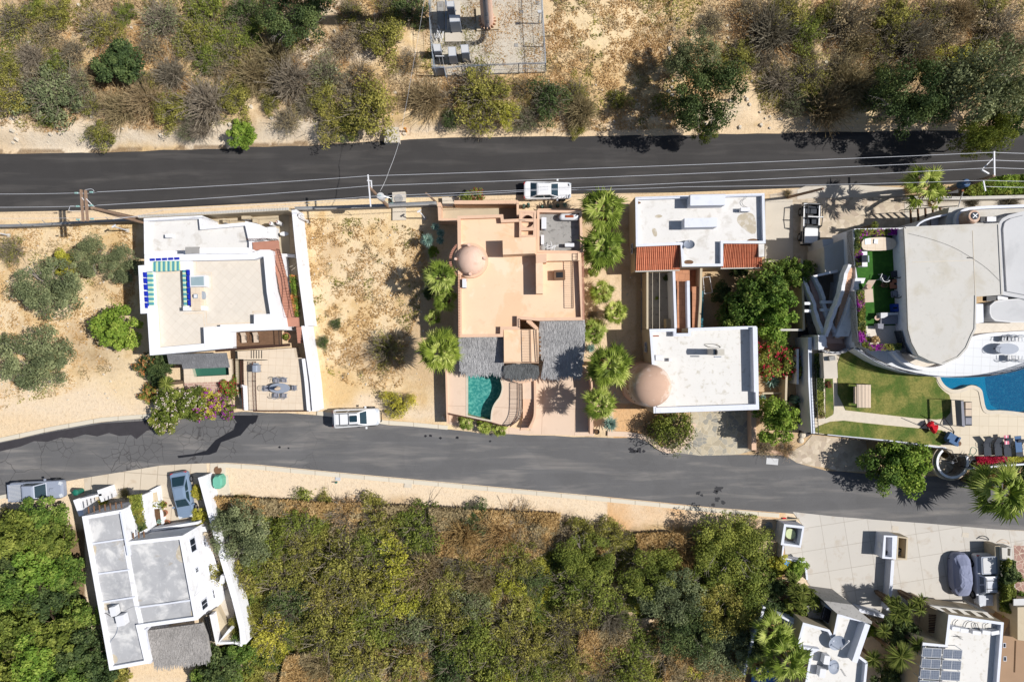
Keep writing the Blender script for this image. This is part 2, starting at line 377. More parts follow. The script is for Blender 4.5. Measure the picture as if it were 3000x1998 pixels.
def watersurf():
 g=G('pool_water');g.t.nodes.remove(g.b);tr=g.n('ShaderNodeBsdfTransparent');tr.inputs[0].default_value=(.86,.96,.97,1);gl=g.n('ShaderNodeBsdfGlossy');gl.inputs['Roughness'].default_value=0
 fr=g.n('ShaderNodeFresnel');fr.inputs['IOR'].default_value=1.33;n=g.noise(g.co(),3,3);bp=g.n('ShaderNodeBump');bp.inputs['Strength'].default_value=.03;bp.inputs['Distance'].default_value=.05
 g.l(n,bp.inputs['Height']);g.l(bp.outputs[0],gl.inputs['Normal']);g.l(bp.outputs[0],fr.inputs['Normal'])
 mx=g.n('ShaderNodeMixShader');g.l(fr.outputs[0],mx.inputs[0]);g.l(tr.outputs[0],mx.inputs[1]);g.l(gl.outputs[0],mx.inputs[2]);g.l(mx.outputs[0],g.out.inputs[0]);return g.m
M['water']=watersurf()
def solarmat():
 g=G('solar_cells');co=g.co('obj');br=g.n('ShaderNodeTexBrick');g.l(co,br.inputs[0]);br.offset=0;br.inputs['Scale'].default_value=1
 br.inputs['Brick Width'].default_value=.16;br.inputs['Row Height'].default_value=.16;br.inputs['Mortar Size'].default_value=.008
 br.inputs['Color1'].default_value=C(100,108,122);br.inputs['Color2'].default_value=C(112,120,134);br.inputs['Mortar'].default_value=C(165,170,180)
 return g.fin(br.outputs[0],.2,0,.5)
M['solar']=solarmat()
def leafmat(name,cols,rnd=.12,trans=.28):
 cols=[sc_(c,1.5 if rnd>.1 else 1.12)for c in cols]
 g=G(name);at=g.n('ShaderNodeAttribute');at.attribute_name='lv'
 r=g.n('ShaderNodeValToRGB');g.l(at.outputs['Fac'],r.inputs[0]);e=r.color_ramp.elements;e[0].color=cols[0];e[1].color=cols[-1]
 for i,c in enumerate(cols[1:-1]):q=e.new((i+1)/(len(cols)-1));q.color=c
 oi=g.n('ShaderNodeObjectInfo');hs=g.n('ShaderNodeHueSaturation');g.l(r.outputs[0],hs.inputs['Color']);g.l(g.rng(oi.outputs['Random'],0,1,.5-rnd*.08,.5+rnd*.08),hs.inputs['Hue']);g.l(g.rng(oi.outputs['Random'],0,1,1+rnd,1-rnd),hs.inputs['Value'])
 m=g.fin(hs.outputs[0],.65,0,.2);tr=g.n('ShaderNodeBsdfTranslucent');g.l(hs.outputs[0],tr.inputs[0]);mx=g.n('ShaderNodeMixShader');mx.inputs[0].default_value=trans
 g.l(g.b.outputs[0],mx.inputs[1]);g.l(tr.outputs[0],mx.inputs[2]);g.l(mx.outputs[0],g.out.inputs[0]);return m
LM={'olive':leafmat('olive_leaves',[C(80,80,36,.75),C(126,124,56,.75),C(176,168,88,.75)]),'dry':leafmat('dry_brown_leaves',[C(118,102,76,.75),C(150,134,100,.75),C(186,170,130,.75)]),'grey':leafmat('grey_dead_twigs',[C(104,96,82,.75),C(138,128,110,.75),C(182,172,152,.75)]),'green':leafmat('mid_green_leaves',[C(66,78,30,.75),C(108,118,48,.75),C(156,160,76,.75)]),'lush':leafmat('bright_green_leaves',[C(74,100,34,.74),C(112,138,50,.74),C(156,170,78,.74)]),'dark':leafmat('dark_green_leaves',[C(42,56,32,.75),C(74,90,50,.75),C(112,124,72,.75)]),'leaf':leafmat('broad_green_leaves',[C(58,80,32,.72),C(96,120,48,.72),C(150,162,80,.72)]),'blue':leafmat('grey_green_leaves',[C(74,82,56,.75),C(110,118,82,.75),C(156,160,114,.75)]),'yellow':leafmat('yellow_green_leaves',[C(118,118,40,.8),C(160,156,58,.8),C(198,190,84,.8)]),'gold':leafmat('golden_dry_leaves',[C(146,118,74,.7),C(178,148,98,.7),C(206,180,132,.7)]),'palm':leafmat('fan_palm_leaves',[C(78,96,32,.85),C(136,152,58,.85),C(208,212,124,.85)],.1,.2),'palm2':leafmat('feather_palm_leaves',[C(70,88,36,.8),C(118,130,56,.8),C(176,180,96,.8)],.06,.25),'agave':leafmat('blue_green_spikes',[C(90,120,110,.8),C(130,160,145,.8),C(185,200,180,.8)],.05,.1),'purple':leafmat('purple_flowers',[C(150,40,150),C(185,60,180),C(205,100,195)],.02,.3),'red':leafmat('red_flowers',[C(165,20,50),C(205,40,75),C(225,90,110)],.02,.3),'pale':leafmat('pale_pink_flowers',[C(235,205,190),C(245,225,210),C(240,240,225)],.02,.3),'orange':leafmat('orange_flowers',[C(215,120,60),C(235,160,100),C(240,190,130)],.02,.3),}
# ------------------------------------------------------------ terrain
rs=np.random.RandomState(7)
def vnoise(x,y,sc,seed=0,octv=4):
 out=0;amp=1;tot=0
 for o in range(octv):
  r=np.random.RandomState(seed*31+o);L=r.rand(64,64);u=x*sc*2**o+100.3;v=y*sc*2**o+57.7
  i=np.floor(u).astype(int);j=np.floor(v).astype(int);fu=u-i;fv=v-j;fu=fu*fu*(3-2*fu);fv=fv*fv*(3-2*fv)
  a=L[i%64,j%64];b=L[(i+1)%64,j%64];c=L[i%64,(j+1)%64];d=L[(i+1)%64,(j+1)%64]
  out=out+amp*((a*(1-fu)+b*fu)*(1-fv)+(c*(1-fu)+d*fu)*fv);tot+=amp;amp*=.55
 return out/tot
UP_TOP=[(-1500,475),(0,451),(250,449),(500,441),(750,432),(1000,423),(1170,410),(1400,402),(1700,400),(2000,397),(2400,388),(3000,380),(4500,365)]
UP_BOT=[(-1500,645),(0,622),(250,617),(500,609),(1000,585),(1500,572),(2000,564),(2400,549),(2700,543),(3000,533),(4500,515)]
LO_TOP=[(-1500,1600),(0,1295),(150,1262),(300,1235),(460,1222),(600,1214),(700,1207),(900,1212),(1000,1224),(1130,1243),(1200,1248),(1400,1266),(1550,1275),(1700,1279),(1850,1284),(1915,1290),(1950,1322),(2100,1330),(2200,1332),(2305,1332),(2345,1360),(2420,1378),(2540,1386),(2700,1395),(3000,1400),(4500,1420)]
LO_BOT=[(-1500,1780),(0,1450),(186,1411),(246,1400),(471,1365),(597,1357),(661,1355),(760,1361),(978,1382),(1229,1405),(1500,1430),(1757,1453),(2097,1487),(2281,1501),(2444,1513),(2600,1525),(2715,1533),(2910,1549),(3000,1554),(4500,1660)]
def interp(line,px):return np.interp(px,[p[0]for p in line],[p[1]for p in line])
def gz(x,y):
 x=np.asarray(x,float);y=np.asarray(y,float)
 px=x*PXM+1500;py=999-y*PXM
 d=(interp(UP_TOP,px)-py)/PXM
 s=np.clip((d-.1)/2.2,0,1);s=s*s*(3-2*s)
 amp=1.1-.75*np.clip((px-1000)/900,0,1)
 z=s*(amp+.35*vnoise(x,y,.35,3))+s*np.clip(d-2,0,30)*.02
 d2=(py-interp(LO_BOT,px))/PXM-3.2
 s2=np.clip(d2/2,0,1)*np.clip((px-630)/60,0,1)*np.clip((2230-px)/60,0,1)
 z=z-s2*(.5+.3*vnoise(x,y,.3,5))
 flat=((px>1215)&(px<1620)&(py<240));z=np.where(flat,np.minimum(z,1.0)*0+.9,z)
 return z
def gzz(x,y):return float(gz(x,y))
GC=dict(pale=(224,202,166),gold=(212,182,134),straw=(228,205,165),brown=(172,148,116),litter=(134,112,86),rock=(228,212,188),orange=(214,174,128),sand=(224,200,166),verge=(226,206,178),dark=(92,76,56),mid=(198,172,136))
def build_ground():
 gx=np.arange(-52,52.01,.2);gy=np.arange(-36,36.01,.2);e1=np.arange(.7,14,.7)
 gx=np.concatenate([[-600,-300,-150,-90],-52-e1[::-1],gx,52+e1,[90,150,300,600]]);gy=np.concatenate([[-500,-250,-120,-70],-36-e1[::-1],gy,36+e1,[70,120,250,500]])
 X,Y=np.meshgrid(gx,gy);nx,ny=len(gx),len(gy);x=X.ravel();y=Y.ravel()
 px=x*PXM+1500;py=999-y*PXM
 wx=(vnoise(x,y,.25,11)-.5)*110;wy=(vnoise(x,y,.25,12)-.5)*110;qx=px+wx;qy=py+wy
 c={k:np.array([lin(v[0]),lin(v[1]),lin(v[2])])*.8 for k,v in GC.items()}
 col=np.tile(c['sand'],(len(x),1))
 def put(m,k):
  nonlocal col
  m=np.clip(m,0,1)[:,None];col=col*(1-m)+c[k]*m
 def blob(cx,cy,rx,ry,k,soft=.5,amt=1):
  d=np.sqrt(((qx-cx)/rx)**2+((qy-cy)/ry)**2);put((1+soft-d)/(2*soft)*amt,k)
 def band(a,b,k,soft=8,amt=1):put(np.minimum((qy-a)/soft,(b-qy)/soft)*amt,k)
 top=(py<interp(UP_TOP,px)+6)
 n1=vnoise(x,y,.18,21);n2=vnoise(x,y,.6,22)
 put(top*1.,'gold');put(top*(n1-.44)*6,'mid');put(top*(n2-.56)*5,'pale');put(top*(.44-n2)*5,'brown')
 for b in[(300,330,300,60,'mid'),(250,410,330,30,'rock'),(60,410,90,34,'sand'),(180,400,120,30,'rock'),(620,415,160,24,'rock'),(900,395,200,32,'rock'),(940,190,60,45,'rock'),(930,30,80,30,'rock'),(1040,165,60,40,'rock'),(1200,160,34,26,'rock'),(1190,210,60,26,'pale'),(1270,240,110,24,'pale'),(1750,90,190,150,'straw'),(1740,240,150,60,'gold'),(1240,380,170,22,'verge'),(1600,385,300,16,'sand'),(2110,340,120,50,'rock',.5,.7),(2200,370,240,20,'sand'),(2500,340,110,26,'straw'),(2250,260,110,60,'pale',.5,.6),(2100,60,50,60,'straw'),(2800,370,120,14,'orange'),(2950,366,60,14,'orange'),(2440,150,60,50,'straw'),(2700,60,300,110,'mid',.6,.8),(2600,150,200,60,'gold',.5,.6)]:blob(*b)
 put((py>interp(UP_TOP,px)-20)*top*.8*np.clip((px-900)/200,0,1),'sand')
 put((np.abs(py-interp(UP_TOP,px)+4)<7)*(n2>.42)*(px<1000)*.8,'litter')
 mid=(py>interp(UP_BOT,px)-5)&(py<interp(LO_TOP,px)+5)
 lots=mid&(((px<430)|((px>870)&(px<1330))))
 put(lots*1.,'straw');put(lots*(n2-.5)*8,'pale');put(lots*(.46-n2)*7,'gold');put(lots*(.42-n1)*5,'mid')
 put(mid*(py<650)*(px<900)*1.,'sand')
 for b in[(200,1200,330,60,'verge'),(60,1240,120,40,'sand'),(1150,1200,250,34,'verge'),(350,1100,120,60,'pale',.5,.7),(280,1040,60,60,'litter',.7,.45),(960,850,60,40,'pale'),(1080,790,80,60,'pale'),(1130,1030,90,60,'mid'),(980,1130,110,50,'gold'),(1250,950,70,200,'mid',.5,.8)]:blob(*b)
 put((px>1700)*(px<1865)*mid*1.,'sand');put((px>1700)*(px<1865)*mid*np.clip(.5-n2,0,1)*5,'mid')
 put((px>1865)*mid*1.,'mid');put((px>1800)*(px<1940)*(py>1180)*mid,'orange');put(mid*(px>1600)*(py<600)*(px<2420)*.7,'sand')
 bot=py>interp(LO_BOT,px)-5
 dv=(qy-interp(LO_BOT,px))/30
 put(bot*1.,'verge');put(bot*(px>1780)*(px<2300)*np.clip(n1*3-.6,0,1),'orange')
 th=bot&(px>590)&(px<2290)
 lim=np.interp(px,[600,900,1300,1700,2000,2200,2300],[3.1,2.6,3.2,3.0,2.6,3.0,5])
 put(th*(dv-lim)*3,'brown');put(th*(dv-lim-.6)*2*(n2>.5),'litter')
 for b in[(740,1745,40,50,'orange'),(1080,1500,110,40,'mid'),(1450,1545,240,50,'brown'),(2000,1600,130,50,'gold'),(1900,1850,190,70,'sand'),(1720,1870,60,90,'sand'),(2000,1900,140,70,'orange',.5,.7),(860,1950,110,50,'pale'),(1800,1740,130,60,'sand')]:blob(*b)
 lf=bot&(px<250)&(py>1480);put(lf*(qy-1520)/40.,'litter');blob(120,1470,160,36,'verge')
 blob(480,1950,200,40,'sand')
 fo=np.clip((np.maximum(np.abs(x)-60,np.abs(y)-42))/5,0,1)[:,None];col=col*(1-fo)+(c['gold']*.6+c['brown']*.4)*fo
 z=gz(x,y)+(vnoise(x,y,1.2,31)-.5)*.12*np.clip((interp(UP_TOP,px)-18-py)/20,0,1)
 me=bpy.data.meshes.new('ground');v=np.stack([x,y,z],1)
 me.vertices.add(len(v));me.vertices.foreach_set('co',v.ravel())
 ii=np.arange((nx-1)*(ny-1));a=(ii//(nx-1))*nx+ii%(nx-1);f=np.stack([a,a+1,a+nx+1,a+nx],1)
 me.loops.add(f.size);me.loops.foreach_set('vertex_index',f.ravel().astype(np.int32));me.polygons.add(len(f));me.polygons.foreach_set('loop_start',np.arange(0,f.size,4,dtype=np.int32));me.polygons.foreach_set('loop_total',np.full(len(f),4,np.int32))
 me.update();at=me.attributes.new('zone','FLOAT_COLOR','POINT');at.data.foreach_set('color',np.concatenate([col,np.ones((len(x),1))],1).ravel())
 g=G('dry_earth');A=g.n('ShaderNodeAttribute');A.attribute_name='zone';co=g.co()
 n=g.noise(co,1.6,8,.7,.3);cc=g.mix(g.rng(n,.3,.7,.0,.75),A.outputs['Color'],(1.18,1.14,1.08,1),'MULTIPLY');n_2=g.noise(co,3.5,8,.75)
 cc=g.mix(g.rng(n_2,.52,.68,0,.6),cc,(.62,.54,.44,1),'MULTIPLY');n3=g.noise(co,11,5,.8);cc=g.mix(g.rng(n3,.56,.72,0,.55),cc,(.95,.82,.66,1));cc=g.mix(g.rng(n3,.42,.3,0,.5),cc,(.5,.42,.33,1),'MULTIPLY')
 g.bump(n_2,.7,.12);me.materials.append(g.fin(cc,.95,0,.1))
 o=bpy.data.objects.new('ground',me);scene.collection.objects.link(o);setp(o,kind='structure');return o
build_ground()
def road(name,top,bot,z,mat):
 xs=sorted(set([p[0]for p in top]+[p[0]for p in bot]+list(range(0,3001,60))));mb=MB()
 a=[W(q,interp(top,q)+1.2*math.sin(q*.05)+1.0*math.sin(q*.023))for q in xs];b=[W(q,interp(bot,q))for q in xs]
 for i in range(len(xs)-1):mb.add([(*b[i],z),(*b[i+1],z),(*a[i+1],z),(*a[i],z)],[(0,1,2,3)])
 return mb.build(name,mat,kind='structure')
road('road',UP_TOP,UP_BOT,.02,M['asph1']);road('road',LO_TOP,LO_BOT,.02,M['asph2'])
def kerb(pts,w=.4,h=.12,off=0):
 mb=MB();mb.prism(strip([W(*p)for p in pts],w),0,h);mb.build('kerb',M['kerb'],kind='structure')
def sub(line,a,b,dy=0):
 xs=[a]+[p[0]for p in line if a<p[0]<b]+[b];return[(q,float(interp(line,q))+dy)for q in xs]
kerb(sub(LO_BOT,640,2282,8));kerb(sub(LO_BOT,-300,186,6),.35);kerb(sub(LO_TOP,-300,470,-6),.4);kerb(sub(LO_TOP,930,1312,-6),.4)
MB().poly(PX(0,(-60,1312),(0,1298),(150,1266),(300,1240),(460,1230),(500,1240),(505,1250),(470,1266),(452,1256),(430,1262),(400,1286),(385,1274),(350,1277),(320,1268),(285,1278),(250,1272),(210,1284),(180,1281),(140,1294),(100,1292),(60,1308),(0,1322),(-60,1334)),.026).build('damp_edge',M['damp_and_shade'],kind='structure')
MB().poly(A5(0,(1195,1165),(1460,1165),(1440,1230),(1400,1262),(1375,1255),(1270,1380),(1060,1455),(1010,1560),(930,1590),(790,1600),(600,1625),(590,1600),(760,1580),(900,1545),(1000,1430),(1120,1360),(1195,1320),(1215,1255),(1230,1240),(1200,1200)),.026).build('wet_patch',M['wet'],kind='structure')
rnd=random.Random(5)
def splat(cx,cy,r,name='oil_stain',mat='wet'):
 p=[]
 for i in range(14):a=i/14*6.283;q=r*(.55+rnd.random()*.8);p.append(W(cx+q*math.cos(a),cy+q*math.sin(a)*.8))
 return p
mb=MB()
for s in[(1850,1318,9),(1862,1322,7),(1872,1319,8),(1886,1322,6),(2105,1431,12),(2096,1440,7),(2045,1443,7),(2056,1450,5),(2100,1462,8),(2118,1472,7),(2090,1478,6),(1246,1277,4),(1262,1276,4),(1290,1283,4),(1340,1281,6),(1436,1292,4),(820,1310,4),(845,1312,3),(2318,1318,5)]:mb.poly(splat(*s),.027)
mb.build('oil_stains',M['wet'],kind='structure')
def slab(name,pts,z,mat,kind='structure',z0=0):
 mb=MB();mb.prism(pts,z0,z);return mb.build(name,mat,kind=kind)
# ------------------------------------------------------------ vegetation
def leafmesh(name,cen,nrm,size,el,lv,mat,rg,extra=None):
 N=len(cen);cen=np.asarray(cen,float);n=nrm/np.linalg.norm(nrm,axis=1,keepdims=True)
 t=rg.randn(N,3);t-=(t*n).sum(1)[:,None]*n;t/=np.linalg.norm(t,axis=1,keepdims=True);b=np.cross(n,t)
 size=np.broadcast_to(size,(N,))[:,None];el=np.broadcast_to(el,(N,))[:,None]
 v=np.stack([cen-t*size*el,cen-b*size*.5-t*size*.1,cen+t*size*el,cen+b*size*.5+t*size*.1],1).reshape(-1,3)
 return quadmesh(name,v,np.repeat(lv,4),mat)
def quadmesh(name,v,lv,mat,link=True):
 me=bpy.data.meshes.new(name);nq=len(v)//4
 me.vertices.add(len(v));me.vertices.foreach_set('co',np.ascontiguousarray(v,dtype=np.float32).ravel());me.loops.add(len(v));me.loops.foreach_set('vertex_index',np.arange(len(v),dtype=np.int32))
 me.polygons.add(nq);me.polygons.foreach_set('loop_start',np.arange(0,len(v),4,dtype=np.int32));me.polygons.foreach_set('loop_total',np.full(nq,4,np.int32));me.update()
 a=me.attributes.new('lv','FLOAT','POINT');a.data.foreach_set('value',np.asarray(lv,np.float32));me.materials.append(mat)
 return me
def twigquads(p0,p1,r0,r1,rg):
 """thin crossed blades for twigs: p0,p1 Nx3"""
 d=p1-p0;d/=np.maximum(np.linalg.norm(d,axis=1,keepdims=True),1e-6);s=np.cross(d,np.array([0,0,1.])+rg.randn(len(d),3)*.3);s/=np.maximum(np.linalg.norm(s,axis=1,keepdims=True),1e-6);u=np.cross(d,s)
 o=[]
 for w in(s,u):o.append(np.stack([p0-w*r0[:,None],p0+w*r0[:,None],p1+w*r1[:,None],p1-w*r1[:,None]],1))
 return np.concatenate(o).reshape(-1,3)
def crownpts(rg,n,R_,H_,nc,zc,ragged=.3):
 """leaf positions in clumps filling a flattened crown"""
 cc=[]
 while len(cc)<nc:
  p=rg.uniform(-1,1,3)
  if(p**2).sum()<1 and p[2]>-.6:cc.append(p)
 cc=np.array(cc);rad=rg.uniform(.16,.34,nc);k=rg.randint(0,nc,n);d=rg.randn(n,3);d/=np.linalg.norm(d,axis=1,keepdims=True)
 p=cc[k]+d*(rad[k]*rg.uniform(.3,1.05,n)**.5)[:,None];nr=d*.6+rg.randn(n,3)*.5+np.array([0,0,.5])
 ang=np.arctan2(cc[k][:,1],cc[k][:,0]);f=1+ragged*.7*(np.sin(ang*3+rg.rand()*6)*.5+np.sin(ang*5+rg.rand()*6)*.4);p=p*np.stack([f,f,1+0*f],1)*np.array([R_,R_,H_])+np.array([0,0,zc]);lv=np.clip(rg.rand(nc)[k]*.6+rg.rand(n)*.5-.05,0,1);return p,nr,lv
def limbs(rg,R_,zc,H_,n1=5,r=.09,sub=3):
 mb=MB();tip=[]
 mb.tube((0,0,-.4),(0,0,zc*.35),r*1.4,r,7)
 for i in range(n1):
  a=i/n1*6.28+rg.rand();e=np.array([math.cos(a)*R_*.5,math.sin(a)*R_*.5,zc*(.7+.3*rg.rand())]);mb.tube((0,0,zc*.3),e,r*.8,r*.45,5)
  for j in range(sub):
   b=a+rg.uniform(-.8,.8);f=e+np.array([math.cos(b),math.sin(b),0])*R_*.42+np.array([0,0,rg.uniform(-.1,.6)*H_]);mb.tube(e,f,r*.4,r*.12,4)
   g=f+np.array([math.cos(b+.6),math.sin(b+.6),.3])*R_*.15;mb.tube(f,g,r*.14,r*.05,3)
 return mb
PROTO={}
def mkproto(key,name,R_,H_,zc,n,size,el,nc,mat,bark,twigs=0,flower=None,kind='leaf',seed=1,nlimb=5,cat='shrub',ragged=.3):
 rg=np.random.RandomState(seed);root=bpy.data.objects.new(name,None)
 if kind=='leaf':
  p,nr,lv=crownpts(rg,n,R_,H_,nc,zc,ragged);me=leafmesh('crown',p,nr,size*rg.uniform(.6,1.3,n),el,lv,mat,rg)
  V=np.empty(len(me.vertices)*3,np.float32)
 if kind=='twig' or twigs:
  m=twigs or n;a=rg.uniform(0,6.283,m);el_=rg.uniform(.1,1.3,m);L=rg.uniform(.45,1.05,m)
  d=np.stack([np.cos(a)*np.cos(el_),np.sin(a)*np.cos(el_),np.sin(el_)],1);p0=d*(R_*rg.uniform(.0,.45,m))[:,None];p0[:,2]=p0[:,2]*H_/R_+.1
  d2=d+rg.randn(m,3)*.35;p1=p0+d2*(R_*L*.33)[:,None];p1[:,2]=np.abs(p1[:,2]);p2=p1+(d2+rg.randn(m,3)*.5)*(R_*L*.26)[:,None];p2b=p1+(d2+rg.randn(m,3)*.7)*(R_*L*.24)[:,None];p3=p2+(d2+rg.randn(m,3)*.7)*(R_*.16);p3b=p2+(d2+rg.randn(m,3)*.8)*(R_*.14)
  w=.035 if kind=='twig' else.03;o=np.full(m,1.)
  tv=np.concatenate([twigquads(p0,p1,o*w,o*w*.8,rg),twigquads(p1,p2,o*w*.75,o*w*.5,rg),twigquads(p1,p2b,o*w*.7,o*w*.4,rg),twigquads(p2,p3,o*w*.5,o*w*.3,rg),twigquads(p2,p3b,o*w*.5,o*w*.3,rg)])
  tm=quadmesh('branches',tv,rg.rand(len(tv)),LM['grey']if kind!='twig' else mat)
 if kind=='twig':
  c=bpy.data.objects.new('branches',tm);c.parent=root
 else:
  c=bpy.data.objects.new('crown',me);c.parent=root
  if twigs:t=bpy.data.objects.new('branches',tm);t.parent=root
  elif nlimb:t=limbs(rg,R_,zc,H_,nlimb).build('trunk',bark);scene.collection.objects.unlink(t);t.name='trunk';t.parent=root
 if flower:
  for fm,cnt,fs in flower:
   k=rg.choice(len(p),cnt);fp=p[k]+nr[k]/np.linalg.norm(nr[k],axis=1,keepdims=True)*.15+np.array([0,0,.12]);rep=5
   fp=np.repeat(fp,rep,0)+rg.randn(cnt*rep,3)*.07;f=bpy.data.objects.new('flowers',leafmesh('flowers',fp,rg.randn(len(fp),3)+[0,0,1.5],fs,.6,rg.rand(len(fp)),LM[fm],rg));f.parent=root
 PROTO.setdefault(key,[]).append((root,R_,zc))
for s in range(3):
 mkproto('bush','scrub_bush',2,1.0,.9,5200,.09,.9,70,LM['olive'],M['bark'],twigs=170,seed=10+s,ragged=.6)
 mkproto('thin','thorn_shrub',2,1.0,.9,1900,.08,.9,70,LM['dry'],M['bark'],twigs=300,seed=20+s,ragged=.6)
 mkproto('dead','dead_shrub',2,1.1,.8,520,.1,1,10,LM['grey'],M['bark'],kind='twig',seed=30+s)
 mkproto('tree','mesquite_tree',3,1.3,2.6,13000,.1,.9,60,LM['blue'],M['bark'],seed=40+s,nlimb=7,ragged=.35)
 mkproto('leafy','leafy_tree',2,1.3,1.9,7000,.15,.7,55,LM['lush'],M['darkbark'],seed=50+s)
rgf=np.random.RandomState(3)
mkproto('bouga','bougainvillea',2,1.0,1.4,5000,.14,.7,40,LM['green'],M['darkbark'],seed=61,flower=[('red',130,.15)])
mkproto('flowering','flowering_shrub',2,1.2,1.6,6500,.15,.7,45,LM['green'],M['darkbark'],seed=62,flower=[('pale',90,.12)])
mkproto('purple','bougainvillea',2,1.0,1.4,4500,.13,.7,40,LM['yellow'],M['darkbark'],seed=63,flower=[('purple',170,.15)])
mkproto('orange','flowering_vine',2,1.0,1.2,3500,.13,.8,40,LM['dark'],M['darkbark'],seed=64,flower=[('orange',130,.12)])
mkproto('redbush','bougainvillea',2,1.4,1.6,6500,.13,.7,40,LM['lush'],M['darkbark'],seed=65,flower=[('red',300,.13)])
def inst(root,name,label,cat,loc,rz,sc,mat=None,group=None):
 r=root.copy();r.name=name;scene.collection.objects.link(r);r.location=loc;r.rotation_euler=(0,0,rz);r.scale=sc if isinstance(sc,tuple)else(sc,)*3;setp(r,label,cat,group)
 for ch in root.children:
  c=ch.copy();c.name=ch.name.split('.')[0];scene.collection.objects.link(c);c.parent=r
  if mat and ch.name.split('.')[0]in('crown',)or(mat and r.name.startswith('dead')):c.material_slots[0].link='OBJECT';c.material_slots[0].material=mat
 return r
def plant(key,px,py,rpx,col=None,label='',cat='shrub',name=None,zb=None,hs=1.0,group=None,sx=1.0):
 root,R_,zc=PROTO[key][rnd.randrange(len(PROTO[key]))];r=rpx/PXM;k=r/R_*1.05
 zt=zc*k*hs;g0=zb if zb is not None else gzz(*W(px,py));x,y=W(px,py,g0+zt)
 z=zb if zb is not None else gzz(x,y)
 return inst(root,name or root.name.split('.')[0],label,cat,(x,y,z),rnd.uniform(0,6.28)if sx==1 else 0,(k*sx,k,k*hs),LM[col]if col else None,group)
def fan(cx,cy,cz,az,el,L,fr,rg,V,LV):
 """one fan frond: petiole then a half disc of pointed blades"""
 d=np.array([math.cos(az)*math.cos(el),math.sin(az)*math.cos(el),math.sin(el)]);p0=np.array([cx,cy,cz]);hub=p0+d*L;hub[2]-=L*L*.12
 side=np.array([-math.sin(az),math.cos(az),0]);q=hub-p0;q/=np.linalg.norm(q);nrm=np.cross(q,side);w=.025
 V.append([p0-side*w,p0+side*w,hub+side*w,hub-side*w]);lb=rg.rand()*.75;LV.append([lb+.2]*4);nb=20
 for i in range(nb):
  t=(i/(nb-1)-.5)*math.pi*1.15;dd=q*math.cos(t)+side*math.sin(t);ll=fr*(1-.15*abs(t))*rg.uniform(.68,1.08);s2=np.cross(dd,nrm);wid=fr*.052
  m=hub+dd*ll*.55+nrm*rg.uniform(-.06,.06);e=hub+dd*ll+np.array([0,0,-.2*fr*rg.uniform(.2,1.4)]);r=m+nrm*wid*1.1*(1 if nrm[2]>0 else-1)
  lv=min(1,max(0,lb+rg.uniform(-.15,.3)));V.append([hub,m-s2*wid,r,hub]);V.append([hub,r,m+s2*wid,hub])
  V.append([m-s2*wid,e,e,r]);V.append([r,e,e,m+s2*wid]);LV+=[[lv]*4,[lv]*4,[lv+.1]*4,[lv]*4]
def fanpalm(px,py,rpx,h,label,nf=26,seed=1,zb=0,group='fan palms',base=None):
 rg=np.random.RandomState(seed);x,y=W(px,py,zb+h);bx,by=base or(x+rg.uniform(-.3,.3),y+rg.uniform(-.3,.3));z=zb
 root=thing('fan_palm',label,'palm tree',(bx,by,z),group);mb=MB();pts=[];rr=[]
 for i in range(9):t=i/8;pts.append((bx+(x-bx)*t*t,by+(y-by)*t*t,z-.2+(h+.1)*t));rr.append(.2-.05*t+.03*(i%2))
 mb.path(pts,rr,8);mb.build('trunk',M['trunk'],root);V=[];LV=[];Rr=rpx/PXM*1.04
 for i in range(5):fan(x-bx,y-by,h-.1,rg.rand()*6.28,-.5-.5*rg.rand(),Rr*.35,Rr*.5,rg,V,LV)
 o=bpy.data.objects.new('dead_fronds',quadmesh('dead_fronds',np.array(V).reshape(-1,3),np.array(LV).ravel(),LM['gold']));scene.collection.objects.link(o);o.parent=root
 V=[];LV=[];nf=int(nf*(.5+.2*rg.rand()))
 for i in range(nf):
  u=(i+.5)/nf;el=1.25-1.75*u**.8;az=i*2.39996+rg.uniform(-.2,.2);L=Rr*(.46+.14*rg.rand())*(.2+.8*math.sin(min(1.57,u*2.4+.05)));fan(x-bx,y-by,h,az,el,L,Rr*.62,rg,V,LV)
 me=quadmesh('crown',np.array(V).reshape(-1,3),np.array(LV).ravel(),LM['palm']);o=bpy.data.objects.new('crown',me);scene.collection.objects.link(o);o.parent=root;return root
